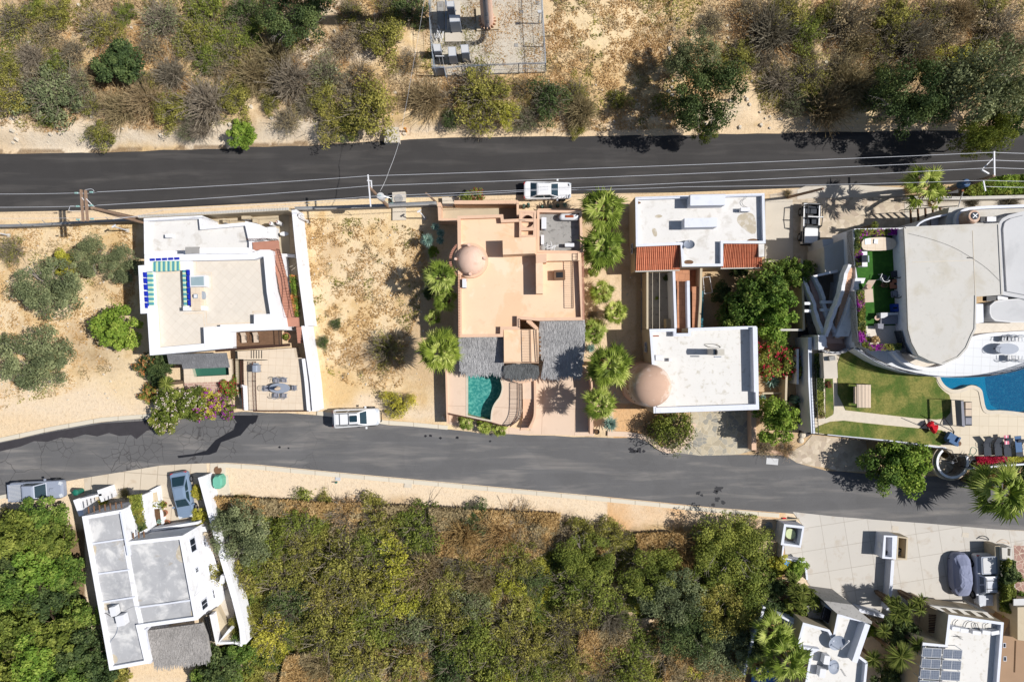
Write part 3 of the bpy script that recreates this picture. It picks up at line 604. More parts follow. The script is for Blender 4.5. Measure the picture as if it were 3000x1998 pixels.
def featherpalm(px,py,rpx,h,label,nf=18,seed=1,zb=0,stems=1,cat='palm tree',name='feather_palm',spread=.0,lean=None):
 rg=np.random.RandomState(seed);x,y=W(px,py,zb+h);root=thing(name,label,cat,(x,y,zb));V=[];LV=[];Rr=rpx/PXM*1.35;nf=int(nf*1.3);mb=MB()
 for s in range(stems):
  a=s*2.4;ox,oy=math.cos(a)*spread*(s>0),math.sin(a)*spread*(s>0);hh=h*(1-.12*rg.rand()*(stems>1));mb.path([(x+ox*.3,y+oy*.3,zb-.1),(x+ox*.7,y+oy*.7,zb+hh*.6),(x+ox,y+oy,zb+hh)],[.12,.1,.08]if stems>1 else[.2,.17,.14],7)
  for i in range(nf):
   az=i*2.39996+rg.rand()*.4+s;el=rg.uniform(.1,1.0);L=Rr*rg.uniform(.85,1.1);n=26;p=np.array([ox,oy,hh]);st=L*1.25/n;e=el;lb=rg.rand()*.5
   for j in range(n):
    d=np.array([math.cos(az)*math.cos(e),math.sin(az)*math.cos(e),math.sin(e)]);q=p+d*st;e-=1.9*(.4+j/n)/n*(1+.3*rg.rand());side=np.array([-math.sin(az),math.cos(az),0]);up=np.cross(d,side)
    V.append([p-side*.02,p+side*.02,q+side*.015,q-side*.015]);LV.append([.8]*4)
    if j>2:
     ll=Rr*.36*math.sin(math.pi*(j/n)**.7*.93+.15)
     for sg in(-1,1):
      t=p+side*sg*ll*.85+d*ll*.5-np.array([0,0,ll*.35*rg.rand()]);w=d*.035+up*.01;lv=min(1,lb+rg.rand()*.5);V.append([p-w,p+w,t,t]);LV.append([lv]*4)
 mb.build('trunk',M['trunk'],root);me=quadmesh('crown',np.array(V).reshape(-1,3),np.array(LV).ravel(),LM['palm2']);o=bpy.data.objects.new('crown',me);scene.collection.objects.link(o);o.parent=root;return root
def agave(px,py,rpx,label,n=60,h=.3,zb=0,name='agave',mat='agave',seed=1,w=.06):
 rg=np.random.RandomState(seed);r=rpx/PXM;x,y=W(px,py,zb+h+r*.4);V=[];LV=[]
 for i in range(n):
  az=i*2.39996;el=1.35-1.45*(i/n);d=np.array([math.cos(az)*math.cos(el),math.sin(az)*math.cos(el),math.sin(el)]);s=np.array([-math.sin(az),math.cos(az),0]);L=r*rg.uniform(.85,1.08);c=np.array([0,0,h]);m=c+d*L*.4;e=c+d*L;e[2]-=L*.08;up=np.cross(d,s)*w*.4;lv=rg.rand()
  V+=[[c-s*w*.6,c,m+up,m-s*w],[c,c+s*w*.6,m+s*w,m+up],[m-s*w,m+up,e,e],[m+up,m+s*w,e,e]];LV+=[[lv]*4,[lv*.7]*4,[lv]*4,[lv*.7]*4]
 root=thing(name,label,'plant',(x,y,zb));MB().tube((x,y,zb-.1),(x,y,zb+h+.1),.09,.07,7).build('stem',M['trunk'],root)
 me=quadmesh('leaf_rosette',np.array(V).reshape(-1,3),np.array(LV).ravel(),LM[mat]);o=bpy.data.objects.new('leaf_rosette',me);scene.collection.objects.link(o);o.parent=root;return root
def mass(name,polys,n,hfun,size,cols,label,cat,seed=1,el=.9,kind='stuff',clump=.6,zfun=gz,parent=None,z0=0):
 """low uncountable growth: leaf clumps over an area; cols = list of (material key, share)"""
 rg=np.random.RandomState(seed);root=None;ob=[]
 mats=[LM[c]for c,_ in cols];Vs=[];Ls=[];Mi=[]
 for poly,dens in polys:
  P=np.array(poly);lo=P.min(0);hi=P.max(0);m=int(n*dens);x=rg.uniform(lo[0],hi[0],m);y=rg.uniform(lo[1],hi[1],m);ins=np.zeros(m,bool);j=len(P)-1
  for i in range(len(P)):
   c=((P[i,1]>y)!=(P[j,1]>y))&(x<(P[j,0]-P[i,0])*(y-P[i,1])/(P[j,1]-P[i,1]+1e-9)+P[i,0]);ins^=c;j=i
  x=x[ins];y=y[ins];hgt=hfun(x,y);k=hgt>.03;x,y,hgt=x[k],y[k],hgt[k];N=len(x)
  z=zfun(x,y)+hgt*(1-rg.rand(N)**2*.6);cen=np.stack([x,y,z],1);nr=rg.randn(N,3)*.7+[0,0,.8]
  nrm=nr/np.linalg.norm(nr,axis=1,keepdims=True);t=rg.randn(N,3);t-=(t*nrm).sum(1)[:,None]*nrm;t/=np.linalg.norm(t,axis=1,keepdims=True);b=np.cross(nrm,t);s=(size*rg.uniform(.6,1.3,N))[:,None]
  Vs.append(np.stack([cen-t*s*el,cen-b*s*.5,cen+t*s*el,cen+b*s*.5],1).reshape(-1,3));Ls.append(np.repeat(np.clip(vnoise(x,y,.8,seed+3)*.9-.2+rg.rand(N)*.5,0,1),4))
  q=vnoise(x,y,.22,seed+9,3)*.75+vnoise(x,y,1.1,seed+10,2)*.25;rk=np.argsort(np.argsort(q+rg.rand(N)*.06))/max(1,N);mi=np.zeros(N,int);acc=0
  for i,(c,sh)in enumerate(cols):mi[rk>=acc]=i;acc+=sh
  Mi.append(mi)
 me=quadmesh(name,np.concatenate(Vs),np.concatenate(Ls),mats[0])
 for m_ in mats[1:]:me.materials.append(m_)
 me.polygons.foreach_set('material_index',np.concatenate(Mi).astype(np.int32));o=bpy.data.objects.new(name,me);scene.collection.objects.link(o)
 if parent is not None:o.parent=parent;o.location=-parent.location
 else:setp(o,label,cat,None,kind)
 return o
# ------------------------------------------------------------ scrub above the upper road
CAT={'bush':'shrub','thin':'shrub','dead':'dead shrub','tree':'tree','leafy':'tree','bouga':'shrub'}
CN={'olive':'olive','dry':'brown','grey':'grey','green':'mid-green','lush':'bright green','leaf':'fresh green','dark':'dark green','blue':'grey-green','yellow':'yellow-green','gold':'golden dry'}
KN={'bush':'thorn bush','thin':'twiggy shrub','dead':'leafless shrub','tree':'feathery tree','leafy':'broad-leaved bush'}
ORD=['first','second','third','fourth','fifth','sixth','seventh','eighth','ninth','tenth','11th','12th','13th','14th','15th','16th','17th','18th','19th','20th','21st','22nd','23rd','24th','25th','26th','27th','28th','29th','30th']
# (x, y, radius, kind, colour)
TOP=[(38,64,60,'thin','olive'),(105,25,38,'bush','green'),(165,45,48,'bush','olive'),(132,98,50,'thin','dry'),(280,80,66,'thin','olive'),(316,92,46,'bush','olive'),(363,38,36,'bush','green'),(470,60,70,'thin','blue'),(600,25,62,'bush','green'),(718,35,58,'bush','dark'),(860,45,86,'tree','dark'),(577,98,66,'bush','olive'),(658,112,58,'bush','green'),(728,98,50,'bush','green'),(830,104,50,'bush','olive'),(350,188,72,'leafy','dark'),(160,200,46,'bush','green'),(90,168,48,'dead','grey'),(25,205,52,'bush','olive'),(605,172,50,'bush','green'),(555,138,46,'thin','dry'),(684,150,52,'thin','olive'),(800,172,66,'dead','dry'),(500,215,52,'dead','grey'),(640,196,44,'thin','dry'),(745,222,60,'dead','dry'),(850,238,70,'dead','grey'),(955,215,60,'thin','blue'),(205,150,44,'thin','dry'),(440,140,50,'thin','dry'),(150,275,92,'bush','blue'),(20,290,62,'bush','olive'),(225,245,52,'thin','blue'),(90,235,44,'thin','dry'),(138,348,28,'bush','green'),(285,388,46,'bush','olive'),(350,318,60,'dead','dry'),(260,310,42,'thin','olive'),(425,292,62,'dead','dry'),(500,318,56,'bush','olive'),(600,305,76,'dead','grey'),(555,345,40,'thin','blue'),(685,282,56,'bush','olive'),(540,382,34,'thin','blue'),(582,368,44,'dead','grey'),(290,225,44,'dead','dry'),(430,240,40,'thin','olive'),(840,350,46,'thin','dry'),(790,305,30,'bush','olive'),(975,355,62,'bush','olive'),(940,278,52,'bush','olive'),(1025,262,52,'thin','dry'),(900,308,40,'dead','grey'),(1130,20,44,'thin','olive'),(1200,25,58,'bush','dark'),(1120,102,68,'bush','olive'),(1052,88,46,'thin','dry'),(1010,130,50,'thin','dry'),(1062,222,52,'thin','gold'),(1072,318,84,'bush','olive'),(1015,362,50,'bush','green'),(1195,182,42,'thin','gold'),(1250,290,64,'dead','dry'),(1030,40,44,'thin','olive'),(1410,268,86,'bush','olive'),(1322,348,34,'bush','dark'),(1412,350,54,'thin','yellow'),(1330,285,46,'thin','gold'),(1484,332,42,'bush','yellow'),(1545,345,46,'thin','blue'),(1612,292,64,'bush','dark'),(1702,325,56,'dead','dry'),(1685,268,40,'thin','olive'),(1812,288,30,'bush','olive'),(1540,262,40,'thin','gold'),(1690,378,26,'bush','olive'),(2085,70,44,'thin','dry'),(2260,90,84,'dead','grey'),(2360,92,58,'bush','green'),(2170,165,52,'bush','olive'),(2310,35,60,'bush','olive'),(2190,30,50,'thin','dry'),(2490,60,78,'thin','dry'),(2510,130,56,'dead','dry'),(2430,45,46,'bush','olive'),(2620,62,74,'bush','olive'),(2667,118,76,'dead','grey'),(2590,140,50,'thin','olive'),(2700,172,54,'dead','dry'),(2760,100,60,'thin','dry'),(2815,48,58,'dead','dry'),(2740,30,46,'thin','olive'),(2920,80,84,'thin','dry'),(2880,142,50,'bush','olive'),(2805,182,58,'bush','yellow'),(2960,150,60,'thin','dry'),(2900,20,50,'bush','olive'),(2375,225,66,'thin','olive'),(2282,242,58,'dead','grey'),(2490,245,76,'dead','dry'),(2385,282,48,'bush','olive'),(2430,312,74,'dead','dry'),(2330,305,44,'thin','blue'),(2577,275,52,'bush','dark'),(2595,215,46,'thin','olive'),(2230,180,40,'dead','grey'),(2470,180,44,'thin','dry'),(2370,160,40,'thin','olive')]
LOW=[(705,1560,82,'tree','blue'),(650,1530,44,'tree','blue'),(770,1620,64,'bush','green'),(880,1520,62,'bush','green'),(900,1600,56,'bush','olive'),(950,1490,38,'bush','olive'),(700,1680,66,'bush','olive'),(1010,1505,50,'thin','gold'),(1035,1560,50,'thin','dry'),(820,1690,66,'bush','olive'),(1000,1650,72,'bush','olive'),(1090,1600,60,'bush','green'),(1110,1510,56,'bush','olive'),(1160,1570,52,'thin','dry'),(1230,1540,66,'bush','green'),(1160,1640,66,'bush','yellow'),(1210,1590,42,'bush','dark'),(1270,1590,30,'bush','blue'),(850,1770,62,'bush','dark'),(790,1860,62,'bush','yellow'),(940,1740,66,'bush','olive'),(1060,1720,72,'bush','olive'),(960,1850,76,'bush','olive'),(1170,1750,62,'bush','yellow'),(1100,1820,72,'bush','green'),(1250,1680,66,'dead','dry'),(1290,1720,62,'bush','olive'),(1345,1660,50,'thin','olive'),(1300,1805,66,'bush','olive'),(1220,1840,62,'bush','blue'),(1380,1780,56,'bush','blue'),(1410,1700,50,'dead','dry'),(1490,1710,46,'bush','yellow'),(1360,1875,76,'bush','green'),(1480,1830,66,'bush','olive'),(1200,1930,76,'bush','olive'),(1060,1930,72,'bush','olive'),(940,1945,52,'dead','dry'),(1330,1960,62,'bush','dark'),(1450,1940,72,'bush','green'),(1550,1900,66,'bush','olive'),(1570,1965,56,'bush','green'),(1390,1510,40,'bush','dark'),(1360,1560,56,'dead','gold'),(1470,1560,60,'dead','gold'),(1530,1530,52,'thin','gold'),(1530,1620,60,'bush','olive'),(1450,1640,56,'thin','olive'),(1560,1700,46,'bush','dark'),(1720,1560,46,'bush','olive'),(1800,1570,46,'bush','olive'),(1720,1640,76,'tree','green'),(1760,1740,72,'bush','green'),(1680,1720,70,'bush','green'),(1790,1810,52,'dead','grey'),(1700,1790,56,'bush','olive'),(1650,1850,56,'thin','olive'),(1660,1570,46,'thin','dry'),(1600,1570,46,'thin','gold'),(1910,1690,76,'tree','green'),(1980,1740,80,'tree','blue'),(1870,1640,50,'thin','olive'),(2000,1610,56,'dead','gold'),(2060,1580,50,'thin','gold'),(1860,1890,62,'bush','green'),(1840,1970,66,'bush','green'),(1760,1960,60,'thin','olive'),(1960,1910,56,'thin','gold'),(2020,1960,52,'bush','yellow'),(2020,1850,76,'tree','dark'),(2120,1900,76,'tree','blue'),(2130,1600,94,'tree','green'),(2170,1700,96,'tree','green'),(2070,1690,60,'tree','green'),(2120,1790,76,'tree','olive'),(2190,1560,52,'bush','green'),(1680,1935,56,'bush','olive')]
LEFT=[(120,1520,62,'leafy','leaf'),(60,1570,66,'leafy','green'),(150,1590,60,'leafy','green'),(30,1640,56,'leafy','dark'),(120,1660,66,'leafy','lush'),(200,1680,50,'leafy','leaf'),(50,1720,62,'leafy','leaf'),(240,1800,46,'leafy','leaf'),(130,1760,56,'leafy','dark'),(60,1830,66,'leafy','green'),(180,1860,66,'leafy','green'),(110,1920,72,'leafy','lush'),(230,1900,60,'leafy','dark'),(30,1960,62,'leafy','green'),(200,1970,66,'leafy','leaf'),(290,1960,50,'leafy','dark'),(180,1780,36,'leafy','leaf'),(20,1520,30,'bush','olive'),(640,1960,52,'leafy','dark'),(700,1900,40,'leafy','leaf'),(340,1985,40,'leafy','olive'),(600,1985,40,'leafy','leaf')]
def rows(items,n,where,y0,y1,grp):
 """give every shrub its own place in words: row by row, counted from the left"""
 edges=[y0+(y1-y0)*i/n for i in range(n+1)];rn={3:['top','middle','bottom'],4:['top','upper middle','lower middle','bottom'],5:['top','second','middle','fourth','bottom'],1:['']}[n]
 for i in range(n):
  row=sorted([t for t in items if edges[i]<=t[1]<edges[i+1]]);cnt={}
  for t in row:
   key=(t[3],t[4]);cnt[key]=cnt.get(key,0)+1
   lab='%s %s, %s of its kind from left, %s'%(CN[t[4]],KN[t[3]],ORD[cnt[key]-1],where.replace('#',rn[i]))
   plant(t[3],t[0],t[1],t[2]*(.86 if t[1]<430 and t[3]!='tree' else 1),t[4],lab,CAT[t[3]],group=grp,hs=rnd.uniform(.8,1.15))
rows(TOP,4,'# hillside row',-20,420,'shrubs on the hillside above the upper road')
rows(LOW,5,'# row of lower thicket',1440,2020,'shrubs in the thicket below the lower road')
rows(LEFT,3,'# row of left grove',1480,2020,'trees around the bottom left house')
# trees one can point to
plant('tree',2065,285,92,'dark','tall dark green tree at the roadside right of the bare golden slope','tree',hs=1.9)
plant('tree',2035,160,62,'blue','thinner grey-green tree just uphill of the tall roadside tree by the golden slope','tree',hs=1.9)
plant('tree',2065,375,34,'green','small green tree hanging over the upper road edge below the tall dark tree','tree',hs=3.0)
plant('tree',2665,285,92,'dark','dark green tree with bare white branches casting shade on the upper road','tree',hs=1.9)
plant('tree',2885,240,104,'blue','largest grey-green tree near the right edge above the upper road','tree',hs=1.9)
plant('tree',2960,300,76,'dark','dark green tree touching the right edge above the upper road','tree',hs=1.9)
plant('tree',2880,395,60,'green','green tree leaning over the upper road near the right power pole','tree',hs=3.0)
plant('leafy',700,392,38,'lush','small bright green shrub on the pale bank of the upper road','shrub')
plant('tree',145,845,84,'blue','wide grey-green tree with pale branches in the left vacant lot','tree')
plant('tree',262,755,54,'blue','grey-green tree in the left lot, up against the white house shade, left of its twin','tree')
plant('tree',358,778,50,'blue','grey-green tree nearest the white terrace house wall','tree')
plant('leafy',190,772,32,'yellow','small yellow-green tree between the grey-green trees of the left lot','tree')
plant('leafy',345,958,60,'lush','bright green round tree beside the white terrace house','tree')
plant('tree',105,1055,86,'blue','wide grey-green tree with silver branches at the bottom of the left lot','tree')
plant('thin',30,735,40,'olive','dry shrub at the left photo edge below the fence','shrub');plant('tree',5,1010,34,'blue','grey-green tree cut by the left photo edge above the lower road','tree')
plant('thin',1130,1025,52,'olive','dry brown shrub in the vacant lot left of the salmon house','shrub');plant('bush',1163,1185,40,'yellow','yellow-green shrub by the white off-road car','shrub')
plant('bush',945,1002,17,'dark','lower of two small dark green shrubs in the central vacant lot','shrub');plant('bush',983,950,15,'dark','upper of two small dark green shrubs in the central vacant lot','shrub')
def scrubh(x,y):
 px=x*PXM+1500;py=999-y*PXM;d=(interp(UP_TOP,px)-py)/PXM;h=np.clip(vnoise(x,y,.3,41,3)-.38,0,1)*2.2
 op=((px>1600)&(px<1960)&(py<280))|((px>1180)&(px<1620)&(py<245));return h*np.clip((d-1.6)/2,0,1)*np.where(op,.12,1)
mass('dry_undergrowth',[(PX(0,(-300,-260),(3300,-260),(3300,380),(-300,470)),1)],270000,scrubh,.06,[('gold',.3),('dry',.36),('olive',.28),('green',.06)],'brown and olive undergrowth over the dry hillside above the upper road','undergrowth',2,2.6)
def grassh(x,y):return np.clip(vnoise(x,y,1.3,43,4)+np.random.RandomState(5).uniform(-.12,.12,len(x))-.42,0,1)*.5
mass('dry_grass',[(PX(0,(-40,660),(400,650),(395,900),(340,1080),(220,1150),(60,1180),(-40,1220)),.3),(PX(0,(880,640),(1120,640),(1240,680),(1260,800),(1200,1000),(1180,1130),(1080,1160),(960,1090),(920,900)),.3),(PX(0,(1600,-30),(1960,-30),(1980,380),(1600,390)),.3),(PX(0,(1250,15),(1580,15),(1580,205),(1250,205)),.04)],90000,grassh,.07,[('gold',.7),('dry',.2),('olive',.1)],'short golden dry grass over the vacant lots and the bare slope','dry grass',3,1.6)
def thick(x,y):
 px=x*PXM+1500;py=999-y*PXM;d=(py-interp(LO_BOT,px))/PXM;lim=np.interp(px,[600,900,1300,1700,2000,2200,2300],[3.3,2.9,3.4,3.2,2.8,3.2,6])
 edge=np.clip((d-lim+(vnoise(x,y,.5,46)-.5)*1.6)/1.2,0,1);h=.35+1.5*np.clip(vnoise(x,y,.28,45,4)-.3,0,1);bare=((px-1890)/190)**2+((py-1850)/80)**2<1;gap=np.clip((vnoise(x,y,.45,52,3)-.4)*8,0,1);return h*edge*np.where(bare,.25,1)*(.25+.75*gap)
mass('thicket',[(PX(0,(625,1440),(2240,1490),(2230,1720),(2130,2300),(720,2300),(700,1800)),1)],560000,thick,.105,[('gold',.14),('dry',.2),('olive',.35),('green',.16),('dark',.06),('yellow',.09)],'dense dry and green thicket filling the slope below the lower road','thicket',4,1.0)
def lefth(x,y):return.8+1.4*np.clip(vnoise(x,y,.3,47,3)-.3,0,1)
mass('vine_thicket',[(PX(0,(-40,1540),(60,1520),(190,1500),(240,1700),(265,1870),(310,1960),(330,2200),(-250,2200),(-250,1620)),1),(PX(0,(690,1880),(720,2030),(560,2030),(580,1960)),.1)],120000,lefth,.15,[('dark',.4),('leaf',.45),('lush',.15)],'dense green vines under the grove beside the bottom left house','thicket',5,.8)
mass('dry_brush',[(PX(0,(1100,1900),(1250,1880),(1260,1980),(1120,1990)),.1),(PX(0,(840,1920),(960,1900),(980,2000),(820,2000)),.2),(PX(0,(1960,1880),(2090,1860),(2110,1990),(1940,1990)),.3),(PX(0,(1700,1840),(1860,1840),(1800,1990),(1680,1960)),.3),(PX(0,(1260,1480),(1640,1500),(1620,1600),(1500,1660),(1280,1620)),.5),(PX(0,(1860,1560),(2100,1545),(2120,1640),(2000,1700),(1880,1660)),.5),(PX(0,(640,1450),(1250,1480),(1100,1520),(640,1500)),.2)],80000,lambda x,y:.5+1.2*vnoise(x,y,.6,48,3),.13,[('gold',.6),('dry',.4)],'tangled golden-brown dry brush along the upper edge of the lower thicket','brush',6,1.8)
# loose stones
def stones(name,region,n,smin,smax,label,seed):
 rg=random.Random(seed);mb=MB();k=0
 while k<n:
  x0=min(p[0]for p in region);x1=max(p[0]for p in region);y0=min(p[1]for p in region);y1=max(p[1]for p in region);px=rg.uniform(x0,x1);py=rg.uniform(y0,y1);k+=1
  x,y=W(px,py);z=gzz(x,y);s=smin+(smax-smin)*rg.random()**3;a=rg.random()*3;r1=[(x+q[0]*s,y+q[1]*s)for q in[(math.cos(a+i*1.256)*rg.uniform(.7,1.2),math.sin(a+i*1.256)*rg.uniform(.7,1.2))for i in range(5)]]
  mb.rings([[(q[0],q[1],z-.02)for q in r1],[((q[0]-x)*.6+x,(q[1]-y)*.6+y,z+s*.8)for q in r1]])
 mb.build(name,M['rock'],label=label,cat='stones',kind='stuff')
stones('loose_stones',[(0,0),(1200,430)],260,.05,.3,'loose pale stones on the hillside left of the fenced compound',1)
stones('loose_stones',[(1950,60),(2560,380)],420,.05,.28,'loose pale stones on the hillside right of the golden slope',2)
stones('loose_stones',[(1350,240),(1950,390)],130,.04,.16,'small pale stones below the fenced compound',3)
stones('loose_stones',[(0,700),(400,1180)],300,.04,.15,'pale stones over the left vacant lot',4)
stones('loose_stones',[(890,660),(1250,1180)],320,.04,.13,'pale stones over the central vacant lot',5)
stones('loose_stones',[(1715,790),(1850,1260)],90,.03,.14,'white stones in the gravel strip between the salmon house and the tiled-roof house',6)
# ------------------------------------------------------------ building helpers
def shell(parent,pts,z0,zr,zp,t,wall='white',roof='whiteroof',names=('wall','roof'),trim=None):
 o=ccw(pts);i=inset(o,t);mb=MB();mb.prism(o,z0,zp,top=False);n=len(o)
 mb.build(names[0],M[wall],parent)
 pb=MB()
 for k in range(n):
  a,b,c,d=o[k],o[(k+1)%n],i[(k+1)%n],i[k]
  pb.add([(*a,zp),(*b,zp),(*c,zp),(*d,zp),(*c,zr-.02),(*d,zr-.02)],[(0,1,2,3),(3,2,4,5)])
 pb.build('parapet',M[trim or wall],parent);r=MB();r.poly(i,zr);r.build(names[1],M[roof],parent)
def part(parent,name,pts,z0,z1,mat,**kw):
 return MB().prism(pts,z0,z1,bot=True).build(name,M[mat],parent,**kw)
def wallpath(parent,name,line,z0,z1,t,mat,closed=False,label=None,cat=None):
 pts=strip(line,t);o=MB().prism(pts,z0,z1).build(name,M[mat],parent)
 if label:setp(o,label,cat)
 return o
def railing(parent,name,line,z0,h=.95,mat='iron',gap=.14,r=.018,label=None,cat=None,group=None,postr=.032,rail=.034):
 mb=MB()
 for i in range(len(line)-1):
  a=Vector((*line[i],0));b=Vector((*line[i+1],0));L=(b-a).length;za=z0[i]if isinstance(z0,list)else z0;zb=z0[i+1]if isinstance(z0,list)else z0
  A=Vector((a.x,a.y,za));B=Vector((b.x,b.y,zb));up=Vector((0,0,h));mb.tube(A+up,B+up,rail,n=4);mb.tube(A+Vector((0,0,.1)),B+Vector((0,0,.1)),rail*.7,n=4)
  k=max(1,int(L/gap))
  for j in range(k+1):p=A.lerp(B,j/k);mb.tube(p,p+up,postr if j in(0,k)else r,n=4,cap=False)
 o=mb.build(name,M[mat],parent)
 if label:setp(o,label,cat,group)
 return o
def window(parent,c,w,h,nrm,mat='glass',fw=.07):
 """window set in a vertical wall: c = centre (x,y,z), nrm = outward (x,y)"""
 n=Vector((nrm[0],nrm[1],0)).normalized();s=Vector((-n.y,n.x,0));c=Vector(c);u=Vector((0,0,1));f=MB()
 def pl(mb,cx,cz,ww,hh,d0,d1):
  q=[c+s*(cx+a*ww/2)+u*(cz+b*hh/2)for a,b in((-1,-1),(1,-1),(1,1),(-1,1))];mb.add([p+n*d0 for p in q]+[p+n*d1 for p in q],[(4,5,6,7),(0,1,5,4),(1,2,6,5),(2,3,7,6),(3,0,4,7)])
 for a in(-1,1):pl(f,a*(w/2+fw/2),0,fw,h+fw*2,-.02,.05);pl(f,0,a*(h/2+fw/2),w,fw,-.02,.045)
 pl(f,0,0,fw*.7,h,-.02,.04);o=f.build('window',M['trim'],parent);g=MB();pl(g,0,0,w,h,-.03,.012);g.build('pane',M[mat],o)
def potted(px,py,r,label,zb=0,plantr=1.3,matp='pot',col='green',h=None,cat='plant pot',spiky=False):
 x,y=W(px,py,zb+.3);rr=r/PXM;h=h or rr*1.3;t=thing('plant_pot',label,cat,(x,y,zb));MB().lathe(x,y,[(0,zb+.02),(rr*.7,zb+.02),(rr,zb+h),(rr*.82,zb+h),(rr*.8,zb+h*.8)],16).build('pot',M[matp],t)
 MB().poly(circ(x,y,rr*.84,14),zb+h*.8).build('soil',M['soil'],t)
 if plantr>0:
  rg=np.random.RandomState(int(px*3+py));n=130;p=rg.randn(n,3)*.4*rr*plantr+[0,0,h+rr*plantr*.5];o=bpy.data.objects.new('leaves',leafmesh('leaves',p,rg.randn(n,3)+[0,0,1],.1,.9,rg.rand(n),LM[col],rg));scene.collection.objects.link(o);o.parent=t
 return t
def acunit(x,y,z,w,d,h,rz,label,name='air_conditioner',mat='whitemetal',group=None,cat='air conditioner'):
 t=thing(name,label,cat,(0,0,0),group);MB().prism(rrect(0,0,w,d,.03,2),.08,h,bot=True).build('casing',M[mat],t)
 g=MB();g.lathe(0,0,[(0,h*.3),(.01,h*.3)],8);gr=MB()
 for i in range(5):gr.box((0,-d/2-.012,.14+i*(h-.22)/5),(w*.8,.02,.03))
 gr.build('grille',M['greymetal'],t);f=MB()
 for a in(-1,1):f.box((a*w*.38,0,0),(.06,d*1.02,.08))
 f.build('foot',M['black'],t);t.location=(x,y,z);t.rotation_euler=(0,0,R(rz));return t
def dish(px,py,r,z,label,az=200,tilt=35):
 x,y=W(px,py,z+.5);t=thing('satellite_dish',label,'satellite dish',(0,0,0));vs=MB();prof=[(0,0),(r*.4,.03),(r*.75,.09),(r,.17)];vs.lathe(0,0,prof,24);T=math.radians(tilt)
 def rot(mb):
  mb.v=[(v[0],v[1]*math.cos(T)-v[2]*math.sin(T),v[1]*math.sin(T)+v[2]*math.cos(T)+.45)for v in mb.v];return mb
 rot(vs).build('reflector',M['greymetal'],t);a=rot(MB().tube((0,-r,.15),(0,-.05,.7*r+.25),.02));a.build('feed_arm',M['steel'],t);rot(MB().tube((0,-.05,.62*r+.2),(0,-.05,.8*r+.3),.06)).build('receiver',M['palegrey'],t)
 MB().tube((0,0,0),(0,0,.47),.035).build('mast',M['steel'],t);t.location=(x,y,z);t.rotation_euler=(0,0,R(az));return t
def cable(name,pts,r=.02,mat='blackwire',label='',cat='cable'):
 return setp(MB().path(pts,r,4).build(name,M[mat]),label,cat)
def xyz(pts,z):return[(p[0],p[1],z)for p in pts]
# ------------------------------------------------------------ white terrace house (upper left)
h=thing('terrace_house','white flat-roofed house with roof terrace, striped benches and outside red-brown stair','house',(*W(500,800),0))
shell(h,A4(3.5,(225,220),(850,190),(862,305),(1345,262),(1395,480),(1395,600),(230,610)),0,3.1,3.5,.3,'white','whiteroof')
TO=A4(5.0,(232,612),(1400,590),(1480,560),(1585,560),(1625,1010),(1690,1420),(1125,1440),(1128,1620),(290,1697),(262,1242),(190,1248),(165,730),(232,725))
shell(h,TO,0,4.3,5.0,.62,'white','travertine',names=('wall','terrace_floor'))
part(h,'bulkhead',A4(5.3,(670,545),(1345,535),(1350,600),(672,605)),3.1,5.3,'white');part(h,'skylight_curb',A4(5.42,(672,530),(820,528),(822,598),(672,603)),5.25,5.42,'concgrey')
part(h,'vent_box',A4(3.6,(455,390),(520,390),(522,428),(457,430)),3.12,3.6,'white')
bl=MB()
for p in[[(790,665),(1450,625)],[(790,665),(800,805),(955,805),(962,990),(885,990),(905,1365),(1385,1345)],[(1400,1225),(1500,1222)],[(1400,1225),(1405,1250)],[(330,815),(630,800)],[(362,830),(412,1615),(860,1582)],[(655,1248),(865,1240),(880,1390)]]:
 bl.prism(strip(A4(4.3,*p),.09),4.28,4.305)
bl.build('border_tiles',M['patiotile'],h);
# raised sun platform block and lower right mass
part(h,'roof_block',A4(5.02,(1412,1255),(1625,1250),(1672,1405),(1415,1425)),4.2,5.03,'white');part(h,'roof_block',A4(5.02,(870,1395),(1400,1370),(1408,1430),(1125,1445),(1125,1610),(880,1618)),4.2,5.04,'white')
part(h,'bench_base',A4(4.75,(240,640),(620,636),(730,640),(725,775),(250,800)),4.3,4.7,'white');part(h,'bench_base',A4(4.7,(215,800),(330,798),(336,1195),(235,1195)),4.3,4.68,'white');part(h,'bench_base',A4(4.7,(645,775),(735,775),(735,1210),(650,1212)),4.3,4.72,'white')
def cushion(name,pts,z,hgt,mat,label,cat='cushion',group=None):
 p=chaikin(ccw(pts),2);q=inset(p,.04);mb=MB();mb.rings([[(a[0],a[1],z)for a in q],[(a[0],a[1],z+hgt*.3)for a in p],[(a[0],a[1],z+hgt*.8)for a in p],[(a[0],a[1],z+hgt)for a in q]]);return setp(mb.build(name,M[mat]),label,cat,group)
def cush4(name,pts,*a,**k):
 p=ccw(pts);o=[]
 for i in range(4):u,v=Vector(p[i]),Vector(p[(i+1)%4]);o+=[tuple(u.lerp(v,.08)),tuple(u.lerp(v,.92))]
 q=inset(p,.05);mb=MB();z,hgt,mat,lab=a[:4];qi=[]
 for i in range(4):u,v=Vector(q[i]),Vector(q[(i+1)%4]);qi+=[tuple(u.lerp(v,.08)),tuple(u.lerp(v,.92))]
 mb.rings([[(b[0],b[1],z)for b in qi],[(b[0],b[1],z+hgt*.35)for b in o],[(b[0],b[1],z+hgt*.7)for b in o],[(b[0],b[1],z+hgt)for b in qi]]);return setp(mb.build(name,M[mat]),lab,k.get('cat','cushion'),k.get('group'))
cush4('bench_cushion',A4(4.85,(312,690),(612,672),(618,785),(318,797)),4.71,.16,'stripex','striped seat cushion on the upper roof bench')
cush4('bench_cushion',A4(4.85,(250,800),(322,798),(334,1190),(268,1190)),4.69,.16,'stripey','long striped seat cushion on the left roof bench')
